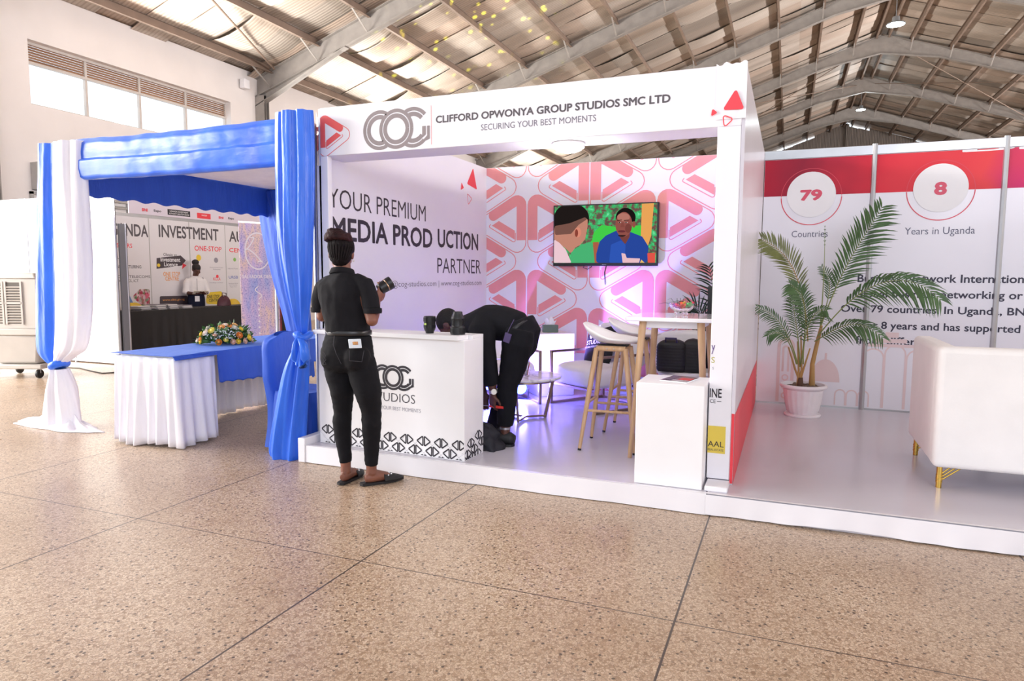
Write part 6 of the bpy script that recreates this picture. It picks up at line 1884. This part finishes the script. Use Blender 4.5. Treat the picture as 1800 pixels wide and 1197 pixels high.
for fx in (-0.19, 0.06):
    g = cb('grille', (fx, -0.272, 1.0), (0.095, 0.004, 0.27), grill, None, 0.0)
    for i in range(14):
        if i == 7: continue
        mb = MB(); mb.obox(AO+RA @ V((fx, -0.280, 0.755+0.035*i)), (0.094, 0.010, 0.006), RA @ Matrix.Rotation(0.5, 3, 'X')); mb.build('slat', cream, g)
    for dx in (-0.105, 0.105):
        mb = MB(); mb.obox(AO+RA @ V((fx+dx, -0.28, 1.0)), (0.012, 0.010, 0.28), RA); mb.build('grille_frame', cream, g)
    mb = MB(); mb.obox(AO+RA @ V((fx, -0.28, 1.0)), (0.12, 0.010, 0.014), RA); mb.build('grille_frame', cream, g)
for sx, sy in ((-1, -1), (1, -1), (1, 1), (-1, 1)):
    c = AO+RA @ V((sx*0.3, sy*0.22, 0.061))
    mb = MB(); mb.lathe([(0.0, -0.02), (0.055, -0.02), (0.06, -0.012), (0.06, 0.012), (0.055, 0.02), (0, 0.02)], c, 20, axis=(1, 0.3, 0)); wh = mb.build('wheel', black, t, smooth=True, angle=50)
    mb = MB(); mb.tube([c+V((0, 0, 0.01)), c+V((0, 0, 0.07))], 0.022, 8); mb.build('fork', lgrey, wh)
pts = [atz(a, b, 0.008) for a, b in ((117, 646), (140, 647), (160, 652), (180, 656), (212, 654))]
mb = MB(); mb.tube(pts, 0.008, 6); o = mb.build('power_cable', mat('cable_grey', '#54504c', 0.6), None, smooth=True, origin=pts[2])
tag(o, 'thin grey cable lying on the floor in front of the white partitions', 'cable')

# ------------------------------------------------------------------ investment authority booth in the background
UX = -11.3
t = ub = thing('exhibition_wall', 'printed white booth wall reading INVESTMENT, behind the black draped tables', 'exhibition wall', (UX, 10.4, 0))
def U(x, y): return atx(180+0.2256*x, 330+0.2256*y, UX)
Yv = V((0, 1, 0))
bp_ = [7.55, 8.53, 9.50, 10.44, 11.39, 12.36, 13.33]
up = mat('panel_print_grey', '#e9e6ea', 0.45)
for a, b in zip(bp_, bp_[1:]):
    mb = MB(); mb.box(UX-0.025, UX, a+0.004, b-0.004, 0.01, 2.44); mb.build('panel', up, t)
for a in bp_:
    mb = MB(); mb.tube([(UX-0.012, a, 0.001), (UX-0.012, a, 2.46)], 0.016, 8); mb.build('pole', lgrey, t, smooth=True)
mb = MB(); mb.box(UX+0.0, UX+0.02, 9.08, 12.6, 2.50, 2.755); fa = mb.build('fascia', mat('fascia_lilac', '#e4dbe8', 0.5), t)
mb = MB(); mb.box(UX-0.03, UX-0.001, 7.55, 13.33, 2.44, 2.50); mb.build('top_rail', alu, t)
def udec(name, polys, m, par=None, lift=0.0015, x=UX): return decal(name, polys, (x, 0, 0), Yv, ZV, m, par or t, lift=lift)
def utext(s, xa, ya, xb, yb, m, w=0.0, lift=0.002, h=None):
    """lettering from its lower left (xa, ya) to its right end (xb), cap height from yb"""
    p, q, r = U(xa, ya), U(xb, ya), U(xa, yb)
    text(s, (UX, p.y, p.z), Yv, ZV, q.y-p.y, h or (r.z-p.z), m, t, w, lift=lift)
utext('UGANDA', 0, 365, 356, 262, ink_mid, 0.02)
utext('INVESTMENT', 440, 385, 905, 285, ink_mid, 0.02)
utext('AUTHORITY', 988, 421, 1400, 335, ink_mid, 0.02)
utext('INVESTORS', 20, 460, 232, 425, red, 0.012)
utext('ONE-STOP', 718, 490, 928, 450, red, 0.012)
utext('CENTRE', 988, 502, 1170, 468, red, 0.012)
utext('TOURISM', 70, 552, 198, 528, ink_mid, 0.006)
utext('MANUFACTURING', 70, 626, 303, 600, ink_mid, 0.006)
utext('SERVICES - TELECOMS,', 30, 708, 380, 682, ink_mid, 0.006)
utext('LOGISTICS, ICT', 100, 740, 282, 715, ink_mid, 0.006)
utext('Obtain an', 475, 532, 580, 508, ink_mid, 0.004)
brown = mat('ink_brown', '#4b4047', 0.5); orange = mat('ink_orange', '#f0a45c', 0.5); yell = mat('ink_yellow2', '#f0cf3c', 0.5)
def uq(*pts): return [(U(a, b).y, U(a, b).z) for a, b in pts]
udec('arrow_print', [uq((422, 632), (422, 548), (610, 528), (650, 566), (618, 606))], brown)
utext('Investment', 452, 575, 606, 540, white, 0.02, 0.004)
utext('Licence', 480, 612, 586, 580, white, 0.02, 0.004)
udec('arrow_print', [uq((620, 634), (625, 588), (655, 604))], red, lift=0.003)
udec('arrow_print', [disc((U(438, 604).y, U(438, 604).z), 0.035, 16)], yell, lift=0.003)
utext('ONE STOP', 475, 690, 605, 655, orange, 0.016)
utext('CENTRE', 490, 724, 595, 692, orange, 0.016)
udec('web_print', [fillet(uq((445, 960), (665, 960), (662, 840), (447, 845)), 0.03)], brown)
utext('www.ebiz.go.ug', 468, 888, 640, 866, orange, 0.012, 0.004)
udec('stop_print', [fillet(uq((805, 905), (962, 912), (930, 806), (815, 815)), 0.06)], yell)
utext('ONE STOP', 815, 862, 912, 836, ink, 0.014, 0.004)
utext('CENTRE', 830, 890, 905, 866, ink, 0.014, 0.004)
udec('blue_print', [uq((180, 950), (183, 780), (265, 950))], mat('ink_steel_blue', '#6d8fc8', 0.5))
k = NT('bouquet_print')
nz = k.n('ShaderNodeTexVoronoi', Scale=22); k.l(k.coord(), nz.inputs['Vector'])
k.l(k.ramp(nz.outputs['Color'], [(0.2, '#b33350'), (0.4, '#e9c9d0'), (0.6, '#4c7a48'), (0.8, '#d8607a')]), k.b.inputs['Base Color'])
udec('bouquet_print', [fillet(uq((330, 940), (372, 935), (370, 790), (290, 790), (232, 850)), 0.04)], k.m)
for x, y, c, s in ((750, 545, yell, 0.09), (885, 565, ink_light, 0.08), (895, 690, red, 0.05), (1030, 560, mat('ink_green', '#8fc46a', 0.5), 0.06), (780, 715, ink_light, 0.06)):
    udec('agency_mark', [disc((U(x, y).y, U(x, y).z), s*0.7, 20)], c)
utext('KCCA', 865, 722, 920, 698, red, 0.012); utext('Trading Licence', 832, 746, 940, 735, ink_light)
utext('URSB', 985, 708, 1056, 686, mat('ink_blue', '#7c88c8', 0.5), 0.012); utext('Business Name', 985, 750, 1056, 740, ink_light); utext('and Company', 990, 764, 1050, 754, ink_light); utext('Registration', 995, 778, 1045, 768, ink_light)
utext('Environment Impact', 838, 626, 942, 616, ink_light); utext('Assessment', 862, 640, 920, 630, ink_light); utext('Industrial Power', 978, 634, 1056, 624, ink_light)
def ftext(s, ya, yb, z, h, m, w=0.0): text(s, (UX+0.02, ya, z), Yv, ZV, yb-ya, h, m, fa, w, lift=0.004)
def FZ(x, y): return atx(180+0.2256*x, 330+0.2256*y, UX+0.02)
for s, xa, xb, ya, yb, m in (('BNI', 308, 352, 182, 158, red), ('Expo', 400, 458, 192, 168, ink_mid), ('BNI', 906, 942, 240, 222, red), ('Expo', 980, 1025, 250, 228, ink_mid)):
    p, q, r = FZ(xa, ya), FZ(xb, ya), FZ(xa, yb); ftext(s, p.y, q.y, p.z, r.z-p.z, m, 0.03)
def fdec(x0, y0, x1, y1, m):
    p, q = FZ(x0, y1), FZ(x1, y0)
    decal('print_box', [[(p.y, p.z), (q.y, p.z), (q.y, p.z+0.11), (p.y, p.z+0.11)]], (UX+0.02, 0, 0), Yv, ZV, m, fa)
    return p, q
p, q = fdec(508, 172, 682, 210, ink)
text('UGANDA INVESTMENT', (UX+0.02, p.y+0.05, p.z+0.06), Yv, ZV, (q.y-p.y)-0.1, 0.03, white, fa, 0.01, lift=0.004); text('AUTHORITY ONE STOP CENTRE', (UX+0.02, p.y+0.03, p.z+0.015), Yv, ZV, (q.y-p.y)-0.06, 0.03, white, fa, 0.01, lift=0.004)
p, q = fdec(738, 198, 842, 236, red)
text('HOST', (UX+0.02, p.y+0.12, p.z+0.05), Yv, ZV, 0.14, 0.03, white, fa, 0.01, lift=0.004)

blk = mat('black_tablecloth', '#1f1e21', 0.6, var=0.1, vs=3)
def draped_table(label, x0, x1, y0, y1):
    t = thing('draped_table', label, 'table', ((x0+x1)/2, (y0+y1)/2, 0), 'black draped tables')
    mb = MB(); mb.box(x0+0.03, x1-0.03, y0+0.03, y1-0.03, 0.72, 0.745); mb.build('tabletop', white, t)
    P4 = [V((x0, y0, 0)), V((x1, y0, 0)), V((x1, y1, 0)), V((x0, y1, 0))]
    def fn(u, v):
        f = (u % 1.0)*4; i = int(f) % 4; p = P4[i].lerp(P4[(i+1) % 4], f-int(f))
        c = V(((x0+x1)/2, (y0+y1)/2, 0)); o_ = (p-c).normalized()
        L = f*3.1
        return p+o_*(v*(0.01+0.014*sin(L*17+N(L, 0, 0)*3)+0.01*sin(L*7)))+ZV*(0.755-0.745*v)
    mb = MB(); mb.grid(fn, 240, 8, closed=True); mb.add([P4[i]+ZV*0.7555 for i in range(4)], [(0, 1, 2, 3)]); mb.build('cloth', blk, t, smooth=True, angle=50)
draped_table('table under a plain black cloth carrying stacks of leaflets, the nearer one', -10.80, -10.28, 8.20, 9.72)
draped_table('table under a plain black cloth beyond the leaflet table, beside the roll-up banner', -10.86, -10.45, 9.76, 12.4)
rs = random.Random(21)
for i, (a, b) in enumerate(((285, 540), (305, 539), (322, 537), (337, 536))):
    p = atz(a, b, 0.757); p.x = max(-10.8, min(-10.35, p.x))
    c = V((-10.58+0.04*(i % 2), 8.66+0.285*i, 0.757))
    lb = ['leaflet stack farthest left on the black draped table', 'leaflet stack second from the left on the black draped table', 'leaflet stack third from the left on the black draped table', 'leaflet stack nearest the woman on the black draped table'][i]
    t = thing('leaflet_stack', lb, 'leaflets', c, 'leaflet stacks on the black table')
    n_ = [6, 8, 7, 5][i]
    for k_ in range(n_):
        mb = MB(); mb.obox(c+V((rs.uniform(-.01, .01), rs.uniform(-.015, .015), 0.006+0.0115*k_)), (0.13, 0.105, 0.0052), Matrix.Rotation(rs.uniform(-0.2, 0.2), 3, 'Z'))
        mb.build('leaflet', mat('leaflet_%d' % (k_ % 3), ['#dcdad8', '#8a8790', '#f2f0ee'][k_ % 3], 0.4), t)
# burgundy bag on the table in front of her
c = V((-10.62, 10.62, 0.757))
t = thing('handbag', 'dark burgundy handbag slumped on the black draped table in front of the woman in white', 'handbag', c)
burg = mat('burgundy_leather', '#4e2232', 0.5, var=0.2)
def hb(u, v):
    a = 2*PI*u; k_ = math.sqrt(max(0.001, 1-v**2.2))
    return c+V((0.09*cos(a)*k_, 0.16*sin(a)*k_*(1+0.1*sin(3*a)), 0.19*v*(1+0.12*sin(2*a))))
mb = MB(); mb.grid(hb, 24, 14, closed=True); mb.build('body', burg, t, smooth=True, angle=180)
mb = MB(); mb.tube([c+V((0, -0.06, 0.15)), c+V((0.01, -0.05, 0.26)), c+V((0.01, 0.05, 0.25)), c+V((0, 0.06, 0.15))], 0.008, 8); mb.build('handle', burg, t, smooth=True)
ymat = mat('yellow_plastic', '#efc83a', 0.4)
for i, (x, y, lb) in enumerate(((-11.04, 9.02, 'yellow plastic chair whose back shows above the left end of the black table'), (-11.04, 11.45, 'yellow plastic chair behind the far black table, beside the woman in white'))):
    t = thing('plastic_chair', lb, 'chair', (x, y, 0), 'yellow chairs behind the black tables')
    def yb(u, v):
        a = (u-0.5)*2
        return V((x-0.14+0.04*a*a-0.02*(1-a*a)-0.02*v, y+0.2*a*(1-0.25*v**3), 0.46+0.40*v*(1-0.2*a**4)))
    mb = MB(); mb.grid(yb, 16, 12); mb.build('back', ymat, t, smooth=True, angle=180, solid=0.012)
    mb = MB(); mb.box(x-0.14, x+0.14, y-0.2, y+0.2, 0.43, 0.455); mb.build('seat', ymat, t, bevel=0.02)
    for sx, sy in ((-0.12, -0.17), (0.12, -0.17), (0.12, 0.17), (-0.12, 0.17)):
        mb = MB(); mb.tube([(x+sx, y+sy, 0.431), (x+sx*1.1, y+sy*1.1, 0.001)], 0.014, 8); mb.build('leg', alu, t, smooth=True)

# woman in a white shirt, reading behind the table
wx, wy = -11.09, 10.36
fx_ = V((0.93, -0.36, 0)).normalized(); rx_ = V((fx_.y, -fx_.x, 0))
t = thing('person', 'woman with a high bun and white shirt reading a sheet behind the black table', 'person', (wx, wy, 0))
def W(r, f, z): return V((wx, wy, 0))+rx_*r+fx_*f+ZV*z
mb = MB()
hz3 = (ZV*0.9+fx_*0.42).normalized(); hy3 = (fx_*0.9-ZV*0.42).normalized(); hx3 = hy3.cross(hz3)
hc3 = W(0.0, 0.06, 1.475)
hq3 = head(mb, hc3, hx3, hy3, hz3, 0.98)
mb.tube([hc3-ZV*0.03-fx_*0.02, W(0, 0.0, 1.34), W(0, -0.01, 1.28)], [0.05, 0.052, 0.07], 12)
mb.tube([W(0, 0, 1.3), W(0, 0, 1.1), W(0, 0, 0.95), W(0, 0, 0.85)], [(0.12, 0.07), (0.11, 0.08), (0.12, 0.08), (0.12, 0.08)], 14, up=rx_)
for s in (-1, 1):
    sp, ep, wp = W(0.165*s, -0.01, 1.27), W(0.215*s, 0.02, 1.02), W(0.09*s, 0.20, 1.0)
    mb.tube([sp, sp.lerp(ep, 0.5), ep], [0.042, 0.04, 0.035], 10); mb.ball(ep, 0.036, 10, 8)
    mb.tube([ep, ep.lerp(wp, 0.4), wp], [0.035, 0.036, 0.025], 10)
    hand(mb, wp, fx_*0.7-rx_*0.6*s+ZV*0.1, ZV*0.8-rx_*0.2*s, s, curl=(0.3, 0.5, 0.5), s=0.95)
    mb.tube([W(0.09*s, 0, 0.9), W(0.095*s, 0.0, 0.5), W(0.09*s, -0.01, 0.07)], [0.08, 0.055, 0.036], 12)
    mb.tube([W(0.09*s, -0.05, 0.04), W(0.09*s, 0.02, 0.05), W(0.09*s, 0.14, 0.025)], [(0.03, 0.035), (0.036, 0.04), (0.035, 0.02)], 10, up=rx_)
melt(mb, 'body', skin_mat('skin_deep', '#4e3028', '#694236'), t, 0.007, 3)
mb = MB()
mb.tube([W(0, -0.01, 1.345), W(0, -0.01, 1.31), W(0, 0, 1.26), W(0, 0, 1.12), W(0, 0, 0.97)], [(0.06, 0.06), (0.13, 0.075), (0.18, 0.095), (0.165, 0.11), (0.15, 0.105)], 20, up=rx_)
for s in (-1, 1): mb.tube([W(0.13*s, -0.01, 1.28), W(0.17*s, 0, 1.22), W(0.20*s, 0.01, 1.12), W(0.215*s, 0.025, 1.03), W(0.19*s, 0.06, 1.015)], [0.055, 0.062, 0.058, 0.055, 0.05], 14)
s3 = melt(mb, 'shirt', mat('white_cotton_shirt', '#f2f0f2', 0.8, var=0.03, bump=0.1), t, 0.008, 5, wrinkle=0.007, wscale=8)
mb = MB(); mb.lathe([(0.058, -0.02), (0.066, 0.012), (0.085, -0.02), (0.07, -0.03)], W(0, -0.005, 1.35), 20, axis=(ZV+fx_*0.2)); mb.build('collar', mat('white_cotton_shirt', '#f2f0f2'), s3, smooth=True)
mb = MB(); mb.tube([W(0, 0, 1.0), W(0, 0, 0.9), W(0, 0, 0.7), W(0, 0, 0.48)], [(0.152, 0.108), (0.17, 0.12), (0.17, 0.12), (0.15, 0.11)], 20, up=rx_); melt(mb, 'skirt', cloth_mat('navy_skirt', '#1e2238'), t, 0.008, 3)
mb = MB(); R3 = Matrix((hx3, hy3, hz3)).transposed()
mb.ball(hq3(0, -0.018, 0.045), (0.08, 0.098, 0.082), 20, 12, R3); mb.ball(hq3(0, -0.045, 0.0), (0.07, 0.06, 0.07), 16, 10, R3)
h3 = melt(mb, 'hair', mat('black_hair', '#171214', 0.6, bump=0.5, bs=90), t, 0.007, 2)
mb = MB(); mb.ball(W(-0.01, 0.0, 1.628), (0.068, 0.068, 0.058), 16, 10); mb.ball(W(-0.01, 0.0, 1.59), (0.05, 0.05, 0.04), 14, 8); mb.build('bun', mat('black_hair', '#171214'), h3, smooth=True)
for s in (-1, 1):
    mb = MB(); mb.ball(hq3(0.031*s, 0.083, 0.006), (0.012, 0.008, 0.006), 10, 6, R3); mb.build('eye', mat('eye_dark', '#2a1d1a', 0.3), t, smooth=True)
pb_ = W(0.02, 0.27, 1.03)
t = thing('sheet_of_paper', 'white paper booklet held open by the woman in the white shirt', 'paper', pb_)
Rb = Matrix((rx_, (fx_*0.85+ZV*0.5).normalized(), rx_.cross((fx_*0.85+ZV*0.5).normalized()))).transposed()
mb = MB(); mb.obox(pb_, (0.14, 0.06, 0.004), Rb); mb.build('pages', mat('paper_cream', '#f1ebdc', 0.7), t)
bdg = W(0.03, 0.125, 0.9)
t = thing('badge', 'white name badge hanging at the waist of the woman in the white shirt', 'badge', bdg)
mb = MB(); mb.obox(bdg, (0.045, 0.004, 0.055), Matrix((rx_, fx_, ZV)).transposed()); mb.build('card', white, t)
mb = MB(); mb.tube([W(0.03, 0.125, 0.955), W(0.02, 0.122, 1.1), W(0.01, 0.09, 1.3)], 0.003, 6); mb.build('lanyard', navy, t)

# roll-up banner, partly behind the curtain
bz0, bz1 = 0.08, 2.16
pa, pb2 = EYE+(FW+RT*((419-900)/F_PX)-UP*((393-598.5)/F_PX))*10.0, EYE+(FW+RT*((487-900)/F_PX)-UP*((386-598.5)/F_PX))*10.45
pa.z = pb2.z = 0
bu = (pb2-pa).normalized(); bn = bu.cross(ZV)
t = thing('roll_up_banner', 'tall glittering lilac and rose roll-up banner behind the flower arrangement', 'banner', (pa+pb2)/2)
k = NT('glitter_print')
co = k.coord()
n1 = k.n('ShaderNodeTexNoise', Scale=60, Detail=3); k.l(co, n1.inputs['Vector'])
n2 = k.n('ShaderNodeTexNoise', Scale=2.2, Detail=3); k.l(k.coord((2.2, 2.2, 0.5)), n2.inputs['Vector'])
c1 = k.ramp(n2.outputs['Fac'], [(0.3, '#a9b4ee'), (0.45, '#dcc6ee'), (0.55, '#f2d8d0'), (0.7, '#c3b6f2')])
c2 = k.ramp(n1.outputs['Fac'], [(0.35, '#8d94da'), (0.5, '#ffffff'), (0.65, '#ffffff')])
m_ = k.n('ShaderNodeMix', _data_type='RGBA', _blend_type='MULTIPLY'); m_.inputs[0].default_value = 0.7; k.l(c1, m_.inputs[6]); k.l(c2, m_.inputs[7]); k.l(m_.outputs[2], k.b.inputs['Base Color'])
bw_ = (pb2-pa).length
mb = MB(); mb.prism([(0, bz0), (bw_, bz0), (bw_, bz1), (0, bz1)], pa, bu, ZV, 0.004); sh_ = mb.build('sheet', k.m, t)
mb = MB(); mb.beam(pa+ZV*bz1-bn*0, pb2+ZV*bz1, 0.02, 0.025, ZV); mb.build('top_rail', alu, t)
mb = MB(); mb.beam(pa+ZV*0.045, pb2+ZV*0.045, 0.16, 0.085, ZV); mb.build('base', alu, t, bevel=0.01)
mb = MB(); mb.tube([(pa+pb2)/2+ZV*0.08-bn*0.03, (pa+pb2)/2+ZV*bz1-bn*0.01], 0.01, 8); mb.build('rear_pole', alu, t)
bl = mat('banner_white', '#f4f0fa', 0.5)
bo = pa+bn*0.005
decal('ring_print', stroke([(bw_*0.46+0.2*cos(2*PI*i/40), 1.74+0.27*sin(2*PI*i/40)) for i in range(40)], 0.018, True)+stroke([(bw_*0.46+0.10*sin(3*s_)-0.06*s_, 1.54+0.14*s_+0.04*cos(5*s_)) for s_ in [i*0.1 for i in range(30)]], 0.016), bo, bu, ZV, bl, sh_)
text('SALVADOR DENIM', bo+bu*(0.03)+ZV*1.33, bu, ZV, bw_*0.86, 0.055, bl, sh_, 0.02)
decal('monogram_print', stroke([(bw_*0.45+0.05*sin(3*s_), 1.02+0.09*s_) for s_ in [i*0.1 for i in range(22)]], 0.014)+[disc((bw_*0.45, 0.95-0.09*i), 0.016, 12) for i in range(6)], bo, bu, ZV, bl, sh_)
p2 = pb2+bu*0.05-bn*0.5
t = thing('cloth_stand', 'tall dark red cloth panel glimpsed between the lilac banner and the blue curtain', 'cloth stand', p2)
mb = MB()
mb.prism(fillet([(-0.12, 0.02), (0.24, 0.02), (0.24, 1.42), (0.1, 1.5), (-0.08, 1.42)], 0.05), p2, bu, ZV, 0.05); mb.build('cloth', mat('dark_red_cloth', '#7a2c38', 0.7, var=0.4, vs=12), t)
mb = MB(); mb.tube([p2+bu*0.06+ZV*0.001, p2+bu*0.06+ZV*1.6], 0.012, 8); mb.build('pole', alu, t)

# yellow spots that a stage projector throws on the roof
l = bpy.data.lights.new('yellow_projector', 'SPOT'); l.energy = 20000; l.spot_size = math.radians(32); l.spot_blend = 0.5; l.shadow_soft_size = 0.02; l.color = (0.95, 1.0, 0.05)
l.use_nodes = True
nt = l.node_tree; em = nt.nodes['Emission']
tc_ = nt.nodes.new('ShaderNodeTexCoord'); vo = nt.nodes.new('ShaderNodeTexVoronoi'); vo.inputs['Scale'].default_value = 42
rp_ = nt.nodes.new('ShaderNodeValToRGB'); rp_.color_ramp.elements[0].position = 0.14; rp_.color_ramp.elements[0].color = (1, 1, 1, 1); rp_.color_ramp.elements[1].position = 0.3; rp_.color_ramp.elements[1].color = (0, 0, 0, 1)
rq = nt.nodes.new('ShaderNodeValToRGB'); rq.color_ramp.elements[0].position = 0.42; rq.color_ramp.elements[1].position = 0.5
sp_ = nt.nodes.new('ShaderNodeSeparateColor'); mu_ = nt.nodes.new('ShaderNodeMath'); mu_.operation = 'MULTIPLY'
nt.links.new(tc_.outputs['Normal'], vo.inputs['Vector']); nt.links.new(vo.outputs['Distance'], rp_.inputs['Fac']); nt.links.new(vo.outputs['Color'], sp_.inputs['Color']); nt.links.new(sp_.outputs[0], rq.inputs['Fac'])
nt.links.new(rp_.outputs['Color'], mu_.inputs[0]); nt.links.new(rq.outputs['Color'], mu_.inputs[1]); nt.links.new(mu_.outputs[0], em.inputs['Strength'])
o = bpy.data.objects.new('yellow_projector', l); C.objects.link(o); o.location = (-2.6, 9.5, 2.2)
tgt = at(820, 112, 17.5)
o.rotation_euler = (tgt-V(o.location)).to_track_quat('-Z', 'Y').to_euler()
